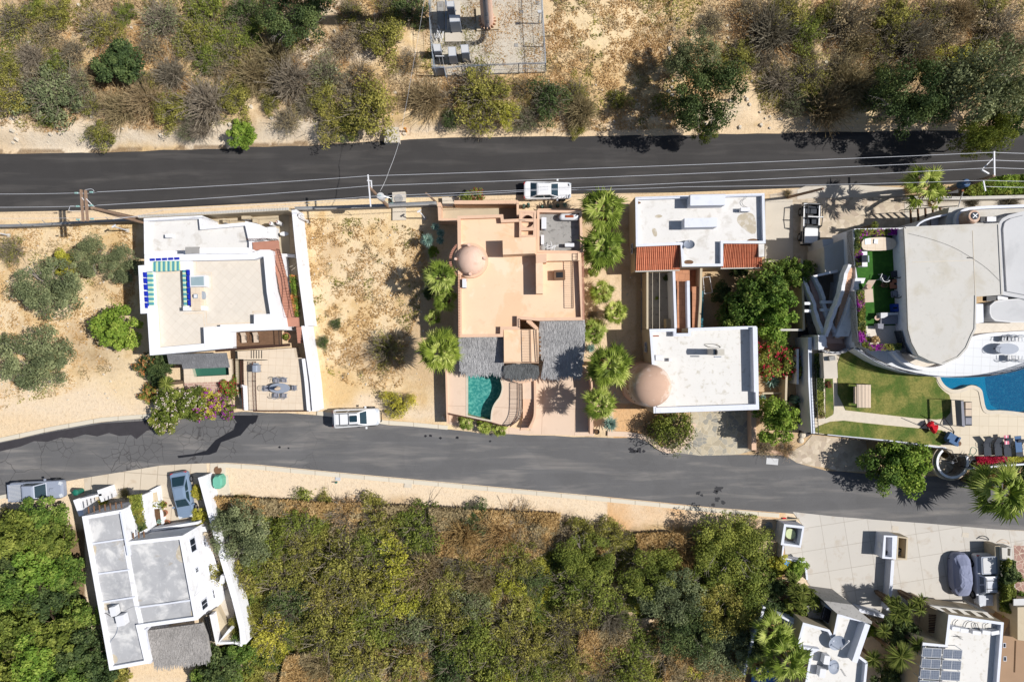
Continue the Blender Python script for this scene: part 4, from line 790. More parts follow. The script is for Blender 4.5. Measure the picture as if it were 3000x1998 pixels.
cush4('bench_cushion',A4(4.85,(638,778),(678,778),(690,1167),(655,1167)),4.73,.16,'stripey','narrow striped seat cushion on the right roof bench')
for i,(y0,y1)in enumerate([(798,860),(862,925),(928,995),(1003,1062),(1064,1125),(1128,1192)]):
 x0=212+i*4;cush4('throw_cushion',A4(5.0,(x0,y0),(x0+38,y0+3),(x0+42,y1),(x0+6,y1)),4.72,.34,'bluepad','%s blue cushion from the top on the left roof bench'%ORD[i],group='blue cushions on the roof benches')
for i in range(5):
 x0=285+i*66;cush4('throw_cushion',A4(5.0,(x0,652-i*3),(x0+62,649-i*3),(x0+64,680-i*3),(x0+4,684-i*3)),4.72,.34,'bluepad','%s blue cushion from the left on the upper roof bench'%ORD[i],group='blue cushions on the roof benches')
for i in range(6):
 y0=773+i*65;x0=688+i*3;cush4('throw_cushion',A4(5.0,(x0-8,y0),(x0+26,y0),(x0+28,y0+62),(x0-2,y0+62)),4.74,.32,'bluepad','%s blue cushion from the top on the right roof bench'%ORD[i],group='blue cushions on the roof benches')
sk=thing('skylight','glass skylight box in the middle of the white roof terrace','skylight',(*A4(5,(800,900))[0],4.3));p=A4(5.0,(720,842),(885,832),(890,958),(725,960));part(sk,'curb',p,4.3,5.0,'whitemetal');part(sk,'pane',inset(p,.12),5.0,5.03,'skyglass')
part(h,'kitchen_counter',A4(5.1,(730,965),(832,962),(838,1210),(737,1215)),4.3,5.1,'patiotile');part(h,'bench_base',A4(5.15,(648,1178),(733,1176),(735,1214),(650,1216)),4.3,5.16,'white');part(h,'bench_base',A4(5.0,(838,1165),(870,1165),(872,1210),(842,1210)),4.3,5.0,'white')
g=thing('barbecue_grill','small steel grill set into the roof terrace counter','grill',(*A4(5.1,(785,1058))[0],5.1));x,y=A4(5.1,(787,1060))[0];MB().prism(rrect(x,y,.36,.4,.05,2),5.1,5.2).build('firebox',M['steel'],g);MB().prism(rrect(x,y,.26,.3,.03,2),5.2,5.215).build('lid',M['whitemetal'],g);MB().tube((x-.25,y-.1,5.16),(x-.25,y+.15,5.16),.025).build('handle',M['iron'],g)
setp(MB().prism(chaikin(A4(4.8,(835,1005),(868,1005),(872,1090),(840,1092)),2),4.3,4.8).build('ice_chest',M['steel']),'silver rounded chest beside the roof terrace counter','chest')
# outside stair, north yard
st=[(1395,480),(1670,458),(1682,560),(1405,565)];part(h,'stair_landing',A4(3.6,*st),3.3,3.6,'stair')
def flight(parent,a0,a1,b0,b1,za,zb,n,mat,Zf,name='stair'):
 """steps from edge a0-a1 (height za) to b0-b1 (height zb)"""
 A0,A1=Vector(Zf(za,a0)[0]),Vector(Zf(za,a1)[0]);B0,B1=Vector(Zf(zb,b0)[0]),Vector(Zf(zb,b1)[0]);mb=MB()
 for i in range(n):
  t0,t1=i/n,(i+1)/n+.02;z=za+(zb-za)*(i+.5)/n;mb.prism([tuple(A0 .lerp(B0,t0)),tuple(A1 .lerp(B1,t0)),tuple(A1 .lerp(B1,t1)),tuple(A0 .lerp(B0,t1))],z-.35-i*.0013,z,bot=True)
 return mb.build(name,M[mat],parent)
flight(h,(1590,565),(1682,555),(1665,860),(1755,850),3.6,4.2,5,'stair',A4);flight(h,(1665,860),(1755,850),(1688,985),(1775,978),4.2,4.1,2,'stair',A4);flight(h,(1688,985),(1775,978),(1755,1285),(1840,1282),4.1,2.6,12,'stair',A4)
part(h,'stair_landing',A4(2.5,(1755,1288),(1890,1288),(1895,1385),(1762,1388)),2.2,2.5,'stair');flight(h,(1868,1388),(1920,1390),(1885,1560),(1935,1560),2.4,1.6,6,'stair',A4)
for p in[((1682,560),(1755,850)),((1755,850),(1775,978)),((1775,978),(1842,1282))]:railing(h,'stair_railing',A4(4.0,*p),3.7,.9,'brownrail',.25)
railing(h,'stair_railing',A4(3.7,(1365,460),(1570,452),(1672,455)),3.6,.9,'brownrail',.2)
w1=thing('boundary_wall','white boundary wall running down the right side of the terrace house lot','wall',(*W(870,900),0));l=A4(2.4,(1845,130),(1880,500),(1925,900),(1990,1380));part(w1,'wall',strip(l,.45),0,2.4,'white');l2=A5(2.2,(1950,200),(2012,590),(2045,820),(2070,1120));part(w1,'wall',strip(l2,.5),0,2.2,'white')
w2=thing('boundary_wall','cream wall with scalloped coping along the upper road by the terrace house','wall',(*W(640,620),0));l=A4(2.2,(175,205),(900,170),(1780,122));part(w2,'wall',strip(l,.25),0,2.2,'beige');mb=MB()
U0,U1=Vector(l[0]),Vector(l[2])
for i in range(95):p=U0 .lerp(U1,i/94);mb.tube((p.x,p.y-.1,2.24),(p.x,p.y+.14,2.24),.07,n=5)
mb.build('coping',M['cream'],w2)
slab('patio',A4(.03,(900,200),(1790,140),(1800,700),(1500,640),(1000,300)),.03,M['beige']);slab('patio',A4(.04,(1690,600),(1900,600),(1960,1400),(1740,1400)),.04,M['beige'])
part(h,'side_roof',A4(2.3,(1345,262),(1500,300),(1505,455),(1400,480)),0,2.9,'white')
part(w1,'planter',A4(.9,(1700,600),(1850,610),(1850,640),(1705,630)),0,.9,'white')
tk=thing('storage_tank','white rounded tank in the yard beside the outside stair','water tank',(*W(790,680),0));x,y=A4(1.2,(1585,385))[0];c=MB()
for i in range(8):a0,a1=R(180*i/8),R(180*(i+1)/8);c.add([(x+.5*math.cos(a),y+s*.62,.8+.5*math.sin(a))for a in(a0,a1)for s in(-1,1)],[(0,1,3,2)])
c.prism(rect(x,y,1.0,1.24),0,.8,top=False);c.build('shell',M['white2'],tk);MB().prism(rect(x,y+.1,.4,.1),1.26,1.33).build('lid',M['palegrey'],tk)
for i,(a,b,w_,d_)in enumerate([(1330,215,.9,.35),(1418,245,.35,.45),(1095,245,.3,.4)]):x,y=A4(.8,(a,b))[0];acunit(x,y,.03,w_,d_,.8,0,['beige','small beige','square beige'][i]+' pump unit in the narrow yard behind the terrace house, %s from left'%['second','third','first'][i],'pump_unit','beige',cat='pump')
for i,(a,b)in enumerate([(1590,275),(1665,262)]):
 x,y=A4(1.2,(a,b))[0];t=thing('gas_cylinder',['left','right'][i]+' one of two white gas cylinders in the narrow rear yard','gas cylinder',(x,y,0),'gas cylinders');MB().lathe(x,y,[(0,.03),(.2,.03),(.2,1.1),(.12,1.25),(0,1.28)],14).build('bottle',M['white2'],t);MB().lathe(x,y,[(.09,1.24),(.1,1.38)],10).build('collar',M['pot'],t)
rg=np.random.RandomState(8);px_=A4(1.3,(1700,370))[0]
o=thing('oval_table','white oval table top standing in the yard right of the stair','table',(*A4(.8,(1738,385))[0],0));x,y=A4(.8,(1738,388))[0];MB().prism(circ(x,y,.42,20,ry=.2),.74,.8,bot=True).build('tabletop',M['white2'],o);MB().tube((x,y,.03),(x,y,.74),.04).build('leg',M['iron'],o)
rg=np.random.RandomState(19);p=np.array(A4(1.5,(1720,700),(1820,680),(1800,760)));mb=MB()
for i in range(7):a=rg.uniform(0,6.28);mb.tube((p[0][0]+1.6,p[0][1]+.3,.3),(p[0][0]+1.6+math.cos(a)*.8,p[0][1]-.3+math.sin(a)*.6,1.8+rg.rand()),.04,.012,4)
setp(mb.build('dead_shrub',M['rock']),'bare white-branched shrub between the stair and the white side wall','dead shrub')
rg=np.random.RandomState(21)
t=thing('flowering_shrub','tall green and red shrub growing between stair and white side wall','shrub',(*A4(1.8,(1840,1050))[0],0))
def hedgecrown(parent,poly,z0,z1,n,cols,size=.13,seed=1,name='crown'):
 return mass(name,[(poly,1)],n,lambda x,y:(z1-z0)*(.6+.8*vnoise(x,y,1.2,seed,2)),size,cols,None,None,seed,.8,zfun=lambda x,y:np.full(len(x),z0),parent=parent)
hedgecrown(t,A4(1.8,(1810,840),(1860,830),(1890,1280),(1825,1280),(1805,1100)),.3,2.0,3200,[('orange',.3),('green',.4),('lush',.3)],.1,3)
# front: reed roof, small pool, timber balcony, patio
MB().add([(*p,z)for p,z in zip(A5(2.7,(485,510),(1130,490),(1145,650),(635,668),(630,615),(490,612)),(2.9,2.9,2.5,2.5,2.6,2.6))],[(0,5,4,3,2,1)]).build('reed_roof',M['reed'],h)
for q in((640,640),(1130,630),(880,640)):x,y=A5(1.2,q)[0];MB().tube((x,y,0),(x,y,2.45),.07).build('post',M['darkwood'],h)
dk=thing('front_pool','small green pool with cream surround below the reed roof','pool',(*W(610,1090),0));P=A5(.9,(650,560),(1165,560),(1175,800),(660,815));wl=A5(.9,(725,600),(1135,600),(1145,730),(765,750));MB().prism(P,0,.9,holes=[wl]).build('surround',M['patiotile'],dk)
MB().prism(wl,.25,.26).build('pool_floor',M['poolfloor4'],dk);MB().poly(wl,.78).build('pool_water',M['water'],dk)
slab('paved_yard',A5(.3,(655,812),(1180,800),(1260,900),(1100,1000),(700,960)),.3,M['brickpave'])
part(h,'balcony',A5(3.0,(1120,275),(1705,250),(1710,400),(1120,445)),2.8,3.0,'wood');MB().tube((*A5(2.9,(1000,468))[0],2.9),(*A5(2.9,(1800,405))[0],2.9),.13,n=8).build('beam',M['darkwood'],h)
railing(h,'balcony_railing',A5(3.4,(1700,250),(1706,405)),3.0,.9,'iron',.16);railing(h,'balcony_railing',A5(3.2,(1125,440),(1700,405)),3.0,.8,'darkwood',.3)
mb=MB();mb.tube((*A5(4.6,(940,262))[0],4.4),(*A5(4.6,(1400,235))[0],4.4),.05);mb.build('gutter_pipe',M['brownrail'],h)
def lounger(px,py,z,rz,label,fab='beigefab',frame='iron',L=1.7,w=.62,group=None,Zf=None,back=35,towel=None):
 t=thing('sun_lounger',label,'sun lounger',(0,0,0),group);s=L*.58;b=R(back);bl_=L*.42;q=[(-w/2,-s),(w/2,-s),(w/2,0),(-w/2,0)]
 MB().prism(q,.3,.36,bot=True).build('seat',M[fab],t);e=(bl_*math.cos(b),bl_*math.sin(b));MB().add([(-w/2,0,.34),(w/2,0,.34),(w/2,e[0],.34+e[1]),(-w/2,e[0],.34+e[1]),(-w/2,.03,.28),(w/2,.03,.28),(w/2,e[0]+.03,.28+e[1]),(-w/2,e[0]+.03,.28+e[1])],[(0,1,2,3),(7,6,5,4),(0,4,5,1),(1,5,6,2),(2,6,7,3),(3,7,4,0)]).build('backrest',M[fab],t)
 f=MB()
 for a in(-1,1):f.tube((a*w/2,-s,.33),(a*w/2,0,.33),.022,n=5)
 f.build('frame',M[frame],t)
 for a in(-1,1):
  for c in(-s*.9,-.1):MB().tube((a*w/2*.95,c,0),(a*w/2,c,.33),.022,n=5).build('leg',M[frame],t)
  MB().path([(a*w/2,-.35,.33),(a*(w/2+.03),-.3,.52),(a*(w/2+.03),.1,.52)],.02,5).build('armrest',M[frame],t)
 t.location=(px,py,z);t.rotation_euler=(0,0,R(rz));return t
for i,q in enumerate([(1318,322),(1448,318)]):x,y=A5(3.3,q)[0];lounger(x-.1,y+.05,3.01,4,['left','right'][i]+' beige sling chair on the brown timber balcony',group='sling chairs on the balcony',L=1.0,w=.45)
potted(360+1768/3.68,900+318/3.68,12,'terracotta pot with a cactus on the front terrace by the stair foot',1.6,.8)
FP=A5(1.5,(1235,475),(1840,440),(1860,545),(1935,545),(1995,1118),(1410,1118),(1395,1120),(1310,1110),(1300,560),(1240,560));pt=thing('front_patio','cream tiled raised front patio of the terrace house with iron railings','patio',(*W(800,1130),0));MB().prism(FP,0,1.5).build('paving',M['patiotile'],pt)
part(pt,'low_wall',strip(A5(2.1,(1945,555),(1975,800),(2003,1125)),.3),1.5,2.1,'white');railing(pt,'railing',A5(2.4,(1395,590),(1395,800),(1408,1118)),1.5,.9,'brownrail',.12);railing(pt,'railing',A5(2.3,(1408,1120),(1700,1122),(1995,1120)),1.5,.9,'brownrail',.12);railing(pt,'railing',A5(2.3,(1265,580),(1270,800),(1290,1110)),1.5,.7,'brownrail',.15);railing(pt,'railing',A5(2.3,(1265,575),(1525,570)),1.5,.9,'iron',.2)
for x0 in(1385,1412,1440,1468,1497):part(pt,'slot',strip(A5(1.5,(x0,465),(x0,552)),.06),1.5,1.53,'black')
part(pt,'garden_wall',strip(A5(1.8,(1272,850),(1310,850),(1322,1110)),.3),0,1.8,'white');part(pt,'side_garden_wall',strip(A5(1.7,(1185,470),(1195,900),(1270,1100)),.2),0,.9,'beige')
g=thing('barbecue_grill','grey barbecue with hood on the front patio','grill',(0,0,0));x,y=A5(2.5,(1420,662))[0];MB().prism(rrect(0,0,.62,.72,.06,2),.3,.85,bot=True).build('firebox',M['greymetal'],g)
MB().rings([[(a,b,.85)for a,b in rrect(0,0,.6,.7,.06,2)],[(a,b,1.05)for a,b in rrect(.02,0,.5,.66,.06,2)],[(a,b,1.12)for a,b in rrect(.02,0,.3,.6,.06,2)]]).build('hood',M['greymetal'],g)
for a,b in((-.25,-.3),(.25,-.3),(-.25,.3),(.25,.3)):MB().tube((a,b,0),(a,b,.3),.03).build('leg',M['iron'],g)
MB().box((.05,.45,.75),(.5,.12,.05)).build('side_shelf',M['steel'],g);g.location=(x,y,1.5)
# patio dining set
def chair(x,y,z,rz,label,mat='greymetal',seat='grayfab',group=None,name='patio_chair'):
 t=thing(name,label,'chair',(0,0,0),group);MB().prism(rrect(0,0,.46,.46,.1,3),.4,.45,bot=True).build('seat',M[seat],t);b=MB()
 for i in range(7):a=R(200+i*23.3);b.tube((.24*math.cos(a),.24*math.sin(a),.44),(.27*math.cos(a),.27*math.sin(a)-.05,.88),.016,n=4)
 b.path([(.27*math.cos(R(195+i*15)),.27*math.sin(R(195+i*15))-.05,.88)for i in range(11)],.022,4);b.build('backrest',M[mat],t)
 for a in(-1,1):
  MB().path([(a*.25,-.1,.62),(a*.26,.2,.64)],.02,4).build('armrest',M[mat],t)
  for c in(-1,1):MB().tube((a*.22,c*.2,0),(a*.2,c*.18,.4),.018,n=4).build('leg',M[mat],t)
 t.location=(x,y,z);t.rotation_euler=(0,0,R(rz));return t
tb=thing('patio_table','long grey metal table with closed cream parasol on the front patio','table',(0,0,0));x,y=A5(2.2,(1690,872))[0];MB().prism(circ(0,0,1.0,28,ry=.48),.7,.74,bot=True).build('tabletop',M['greymetal'],tb)
for a in(-.7,.7):
 for b in(-.25,.25):MB().tube((a,b,0),(a,b,.7),.03).build('leg',M['iron'],tb)
tb.location=(x,y,1.5);u=thing('parasol','folded cream parasol standing in the patio table','parasol',(x,y,1.5));MB().tube((x,y,1.52),(x,y,3.6),.025).build('pole',M['steel'],u);mb=MB()
rr=[[(x+r*(1+.25*(k%2))*math.cos(k*.5236),y+r*(1+.25*(k%2))*math.sin(k*.5236),z)for k in range(12)]for r,z in((.14,2.35),(.17,2.6),(.1,3.2),(.03,3.6))];mb.rings(rr).build('canopy',M['beigefab'],u)
for i,(dx,dy,rz)in enumerate([(-.35,.72,180),(.35,.74,180),(-.4,-.72,0),(.35,-.74,0),(1.3,0,90),(-1.3,-.05,-90)]):chair(x+dx,y+dy,1.5,rz,'grey wire chair at the front patio table, '+['upper left','upper right','lower left','lower right','right end','left end'][i],group='chairs round the patio table')
# garden in front
plant('orange',430,1068,34,'dark','vine with orange flowers at the left front corner of the terrace house','vine');plant('leafy',485,1055,30,'dark','dark green shrub beside the reed roof','shrub');plant('leafy',470,1100,34,'dark','dark shrub under the small feather palm','shrub')
featherpalm(487,1125,52,3.6,'feather palm leaning over the front garden of the terrace house',16,3)
plant('orange',440,1150,30,'green','orange-flowered shrub at the left side of the front garden','shrub')
plant('flowering',505,1195,50,'green','shrub with pale pink flowers spilling over the lower road, left one','shrub');plant('flowering',560,1185,44,'green','shrub with pale pink flowers in the middle of the front garden','shrub');plant('purple',615,1188,40,'yellow','yellow-green bougainvillea with purple flowers over the lower road','shrub');plant('flowering',480,1232,36,'green','pale-flowered shrub hanging lowest over the lower road','shrub')
plant('purple',660,1192,30,'green','purple-flowered bougainvillea nearest the wet streak on the road','shrub');plant('redbush',672,1130,28,'lush','round shrub covered in red flowers beside the brick paving','shrub');agave(668,1160,24,'spiky green palm-like plant below the red-flowered shrub',40,.4,name='spiky_plant',mat='palm2')
# ------------------------------------------------------------ road-side wall and lamps left of the terrace house
fw=thing('fence_wall','low dark-topped wall with pipes and barbed wire posts at the left lot edge','fence',(*W(200,655),0));l=PX(1.0,(-60,664),(100,660),(250,651),(405,643));part(fw,'wall',strip(l,.22),0,1.0,'concgrey')
mb=MB();
for dz,dy in((.1,.0),(.25,.08),(.4,-.06)):mb.path([(p[0],p[1]+dy,1.0+dz)for p in l],.02,4)
mb.build('barbed_wire',M['steel'],fw)
for q in(60,130,230,315):x,y=W(q,659-(q-60)*.05,1.2);MB().tube((x,y,.9),(x+.05,y+.25,1.6),.03).build('post',M['steel'],fw)
fw2=thing('fence_wall','low grey wall with steel posts between terrace house and salmon house','fence',(*W(1050,600),0));l=PX(1.0,(864,611),(1000,607),(1130,602),(1278,596));part(fw2,'wall',strip(l,.3),0,1.0,'concgrey');mb=MB()
for dz,dy in((.1,.0),(.3,.08)):mb.path([(p[0],p[1]+dy,1.0+dz)for p in l],.02,4)
mb.build('barbed_wire',M['steel'],fw2)
def lamp(bx,by,tx,ty,h,label):
 x,y=W(bx,by);t=thing('street_lamp',label,'street lamp',(x,y,0),'white lamp posts behind the road wall');X,Y=W(tx,ty,h);MB().path([(x,y,0),(x,y,h*.9),((x+X)/2,(y+Y)/2,h*.98),(X,Y,h)],[.07,.06,.05,.05],7).build('post',M['whitemetal'],t)
 MB().box((x,y,0),(.35,.35,.12)).build('base',M['concrete'],t);MB().tube((X-.15,Y-.1,h),(X+.2,Y+.12,h+.02),.09,.07,8).build('lamp_head',M['whitemetal'],t)
lamp(375,676,333,663,2.5,'white lamp post behind the road wall left of the terrace house');lamp(28,690,-8,683,2.5,'white lamp post cut by the left photo edge');lamp(904,650,880,628,2.6,'white lamp post in the lot just right of the terrace house');lamp(1244,640,1227,619,2.4,'white lamp post in the shade left of the salmon house')
ut=thing('utility_pad','pale concrete pad with dark round fan grille beside the road wall','utility pad',(*W(1168,610),0));part(ut,'box',PX(.6,(1149,564),(1187,562),(1188,600),(1150,602)),0,.6,'concrete');MB().prism(circ(*W(1168,583,.6),.42,22),.6,.63).build('grille',M['concgrey'],ut);part(ut,'slab',PX(.2,(1150,602),(1189,602),(1190,645),(1150,646)),0,.2,'rock')
# ------------------------------------------------------------ salmon house
h=thing('salmon_house','salmon flat-roofed house with rose dome, thatched porches and teal pool','house',(*W(1530,800),0))
ZR,ZP=4.2,4.7
BO=B1(ZP,(515,342),(1008,325),(1015,380),(1180,372),(1372,372),(1372,740),(1850,735),(1882,1465),(1392,1472),(1190,1455),(1190,1565),(1010,1567),(1008,1645),(528,1650))
shell(h,BO,0,ZR,ZP,.28,'pinkwall','pink')
shell(h,B1(ZP,(1182,282),(1368,286),(1362,372),(1355,572),(1182,572)),0,ZR-.9,ZP+.02,.2,'pinkwall','pinkwall');mb=MB();x,y=B1(ZP,(1268,405))[0]
r_o=0.52;sq=B1(ZP,(1190,300),(1358,302),(1352,470),(1190,470));MB().prism(sq,ZP-.1,ZP-.03,holes=[circ(x+.03,y+.05,.56,24)]).build('shaft_ring',M['pinkwall'],h);mb.lathe(x+.03,y+.05,[(.56,ZP-.05),(.56,ZR-.8)],24);mb.build('light_shaft',M['darkstair'],h)
MB().tube((x-.6,y+.15,ZP+.2),(x+.02,y+.1,ZP+.25),.02).build('pipe',M['rock'],h)
part(h,'beam',B1(ZP,(1186,470),(1350,470),(1350,500),(1186,502)),ZR-.1,ZP+.03,'pinkwall')
part(h,'roof_box',B1(6.0,(1002,580),(1358,570),(1352,745),(1006,760)),ZR,6.0,'pink');part(h,'roof_box',B1(5.9,(1372,735),(1845,735),(1845,812),(1380,820)),ZR,5.2,'pink');part(h,'roof_box',B1(5.8,(1362,750),(1478,748),(1478,840),(1365,845)),ZR,5.6,'pinkwall');part(h,'roof_wall',B1(5.6,(1362,845),(1438,845),(1440,1178),(1366,1178)),ZR,5.5,'pink')
# dome on a ring
x,y=B1(5.0,(655,815))[0];dm=MB();dm.lathe(x,y,[(1.6,0),(1.6,4.3),(1.58,4.6),(1.32,4.62)],40);dm.build('dome_drum',M['pinkwall'],h)
prof=[(1.36*math.cos(R(a)),4.55+1.15*math.sin(R(a)))for a in range(0,91,9)];MB().lathe(x,y,prof,40).build('dome',M['dome'],h,smooth=True)
for a in(95,178,270,5):
 cx,cy=x+1.3*math.cos(R(a)),y+1.3*math.sin(R(a));MB().prism(circ(cx,cy,.13,10),4.7,5.35).build('dome_pinnacle',M['dome'],h)
mb=MB()
for i in range(26):a=R(128+i*5.2);mb.box((x+1.85*math.cos(a),y+1.85*math.sin(a),4.5),(.12,.22,.1),math.degrees(a)+90)
mb.build('drum_tiles',M['stair'],h)
railing(h,'roof_railing',B1(ZP+.3,(1758,820),(1765,1330)),ZR,.9,'brownrail',.2);railing(h,'roof_railing',B1(ZP+.8,(1808,745),(1808,815)),ZR+1,.5,'brownrail',.2)
mb=MB();l=B1(ZP,(530,980),(532,1640));U0,U1=Vector(l[0]),Vector(l[1])
for i in range(40):p=U0 .lerp(U1,i/39);mb.tube((p.x-.06,p.y,ZP),(p.x+.12,p.y,ZP),.045,n=5)
mb.build('clay_coping',M['stair'],h);mb=MB();l=B1(ZP,(1862,740),(1872,1450));U0,U1=Vector(l[0]),Vector(l[1])
for i in range(55):p=U0 .lerp(U1,i/54);mb.tube((p.x-.05,p.y,ZP),(p.x+.14,p.y,ZP),.045,n=5)
mb.build('clay_coping',M['stair'],h)
for q in((590,1068,1),):x,y=B1(4.9,q[:2])[0];acunit(x,y,ZR,.36,.78,.8,0,'white box unit on the salmon roof below the dome')
sk=thing('fire_pit','square stone fire pit with black grate on the salmon roof terrace','fire pit',(*B1(4.8,(1615,975))[0],ZR));p=B1(4.8,(1556,928),(1675,922),(1678,1028),(1558,1032));part(sk,'body',p,ZR,4.85,'wood');part(sk,'grate',inset(p,.2),4.85,4.88,'black')
# service yard on the right with grey floor
shell(h,B1(4.4,(1374,278),(1855,285),(1872,745),(1374,738)),0,3.6,4.45,.22,'pinkwall','concgrey',names=('wall','service_floor'))
def gastank(x,y,z,L,r,rz,label):
 t=thing('gas_tank',label,'gas tank',(0,0,0));n=16;prof=[(-L/2,.02),(-L/2+.06,r*.6),(-L/2+.16,r*.9),(-L/2+.3,r),(L/2-.3,r),(L/2-.16,r*.9),(L/2-.06,r*.6),(L/2,.02)]
 MB().rings([[(a,q*math.cos(6.2832*k/n),r+.15+q*math.sin(6.2832*k/n))for k in range(n)]for a,q in prof]).build('shell',M['white2'],t,smooth=True);MB().box((0,0,2*r+.12),(.75,.22,.08)).build('valve_cover',M['rust'],t)
 for a in(-L*.3,L*.3):MB().box((a,0,0),(.12,r*1.6,.25)).build('saddle',M['black'],t)
 t.location=(x,y,z);t.rotation_euler=(0,0,R(rz));return t
x,y=B1(4.2,(1722,352))[0];gastank(x,y,3.61,1.9,.32,0,'white gas tank with rust patch in the service yard of the salmon house')
for i,(a,b,w_,d_,hh)in enumerate([(1447,425,.45,1.05,.9),(1433,600,.28,.85,.7),(1725,655,.85,.32,.6)]):x,y=B1(4.2,(a,b))[0];acunit(x,y,3.61,w_,d_,hh,0,['tall white cabinet at the left side of the grey service yard','narrow white unit below the tall cabinet in the service yard','white condenser near the bottom right of the service yard'][i])
t=thing('folding_chairs','heap of white folded chairs in the service yard corner','folding chairs',(*B1(4,(1520,680))[0],3.61));mb=MB();rg=random.Random(4);x,y=B1(4,(1525,680))[0]
for i in range(16):a=rg.uniform(-.3,.3)+(1.57 if i%3==0 else 0);cx,cy=x+rg.uniform(-.5,.5),y+rg.uniform(-.18,.2);z=3.7+i*.03;mb.tube((cx-math.cos(a)*.4,cy-math.sin(a)*.4,z),(cx+math.cos(a)*.4,cy+math.sin(a)*.4,z),.025,n=4)
mb.build('frame',M['white2'],t)
setp(MB().lathe(*B1(4,(1430,690))[0],[(0,3.61),(.28,3.61),(.3,4.0),(.1,4.15),(0,4.16)],14).build('barrel',M['concgrey']),'grey round barrel in the service yard corner','barrel')
# front walls towards the road
w=thing('entrance_wall','salmon entrance courtyard walls along the upper road','wall',(*W(1390,620),0));part(w,'wall',strip(B1(2.0,(480,195),(1170,195)),.35),0,2.0,'pinkwall');part(w,'wall',strip(B1(2.02,(1165,185),(1168,355)),.22),0,2.02,'pinkwall');part(w,'wall',strip(B1(2.1,(318,195),(322,380),(510,385)),.3),0,2.1,'pinkwall')
slab('courtyard_floor',B1(.05,(330,240),(1180,230),(1180,420),(330,430)),.05,M['beige'])
t=thing('rubble_planter','white stone-filled bed with shadows beside the salmon entrance wall','planter',(*W(1312,590),0));part(t,'bed',B1(.5,(350,140),(495,140),(465,245),(355,240)),0,.5,'rock')
plant('leafy',1366,578,16,'green','left end of the creeper on the salmon entrance wall','creeper',zb=.8);plant('bouga',1398,574,20,'green','green creeper with a few red flowers growing over the salmon entrance wall','creeper',zb=.8)
def cactus(px,py,hh,label,zb=0,n=1):
 x,y=W(px,py,zb);t=thing('cactus',label,'cactus',(x,y,zb));nn=14;rr=[]
 for z,r in((0,.12),(.1,.16),(hh*.8,.16),(hh*.95,.1),(hh,.02)):rr.append([(x+r*(1-.14*(k%2))*math.cos(6.283*k/nn),y+r*(1-.14*(k%2))*math.sin(6.283*k/nn),zb+z)for k in range(nn)])
 MB().rings(rr).build('stem',LM['agave'],t);MB().prism(circ(x,y,.2,10),zb,zb+.02).build('soil',M['soil'],t)
cactus(1534,608,1.2,'left one of two ribbed cacti below the white sedan');cactus(1547,605,1.3,'right one of two ribbed cacti below the white sedan');cactus(1588,608,.6,'small cactus in the strip under the sedan front door');cactus(1634,604,.6,'small cactus below the sedan front wheel');agave(1613,606,8,'small spiky plant in the strip below the sedan',24,.1);agave(1655,600,9,'bare spiky plant right of the sedan nose',24,.1)
# porches
def thatch(parent,pts,z,fr,mat,label=None,seed=1,drop=.25,n=1400,name='thatch_roof',dirv=(0,-1),zf=None):
 zf=zf or(lambda x,y:z);p=ccw(pts);mb=MB();mb.poly(p,zf);k=len(p);mb.add([(a,b,zf(a,b)-.3)for a,b in p]+[(a,b,zf(a,b))for a,b in p],[(i,(i+1)%k,k+(i+1)%k,k+i)for i in range(k)])
 rg=random.Random(seed);x0,x1=min(a[0]for a in p),max(a[0]for a in p);y0,y1=min(a[1]for a in p),max(a[1]for a in p);P=np.array(p)
 def ins(x,y):
  c=False;j=len(p)-1
  for i in range(len(p)):
   if(p[i][1]>y)!=(p[j][1]>y)and x<(p[j][0]-p[i][0])*(y-p[i][1])/(p[j][1]-p[i][1])+p[i][0]:c=not c
   j=i
  return c
 m=0
 while m<n:
  x,y=rg.uniform(x0,x1),rg.uniform(y0,y1)
  if not ins(x,y):m+=.3;continue
  m+=1;a=math.atan2(dirv[1],dirv[0])+rg.uniform(-.3,.3);L=rg.uniform(.3,.6);w=rg.uniform(.012,.03);d=(math.cos(a)*L,math.sin(a)*L);s=(-math.sin(a)*w,math.cos(a)*w);z0=zf(x,y)+rg.uniform(.01,.07);z1=zf(x+d[0],y+d[1])+rg.uniform(-.02,.06)
  mb.add([(x-s[0],y-s[1],z0),(x+s[0],y+s[1],z0),(x+d[0]+s[0],y+d[1]+s[1],z1),(x+d[0]-s[0],y+d[1]-s[1],z1)],[(0,1,2,3)])
 o=mb.build(name,M[mat],parent)
 return o
zt=lambda x,y:3.0+(y+1.2)*.13
thatch(h,B2(3.2,(530,325),(1010,320),(1008,560),(1000,690),(985,706),(800,708),(600,705),(560,695),(545,670),(535,600)),3,.2,'thatch',zf=lambda x,y:2.7+(y-B2(3,(0,700))[0][1])*.14,seed=2,n=1800)
part(h,'stair_tower',B2(3.9,(1015,240),(1390,240),(1392,603),(1018,603)),0,3.9,'pink');railing(h,'tower_railing',B2(4.4,(1300,245),(1308,590)),3.9,.95,'brownrail',.14);railing(h,'tower_railing',B2(4.4,(1020,598),(1388,598)),3.9,.2,'brownrail',.2);railing(h,'tower_railing',B2(4.4,(1368,245),(1388,590)),3.9,.3,'brownrail',.2)
railing(h,'roof_railing',B1(ZP+.3,(1190,1450),(1192,1540)),ZR-.2,.9,'brownrail',.2)
flight(h,(1200,130),(1262,130),(1380,130),(1380,130),4.0,4.0,1,'pinkwall',B2);mb=MB()
for i in range(7):part(h,'step',B2(4.0-i*.05,(1258+i*16,132+i*14),(1300+i*14,130+i*14),(1305+i*14,165+i*12),(1262+i*14,168+i*12)),3.5,4.35-i*.06,'pinkwall')
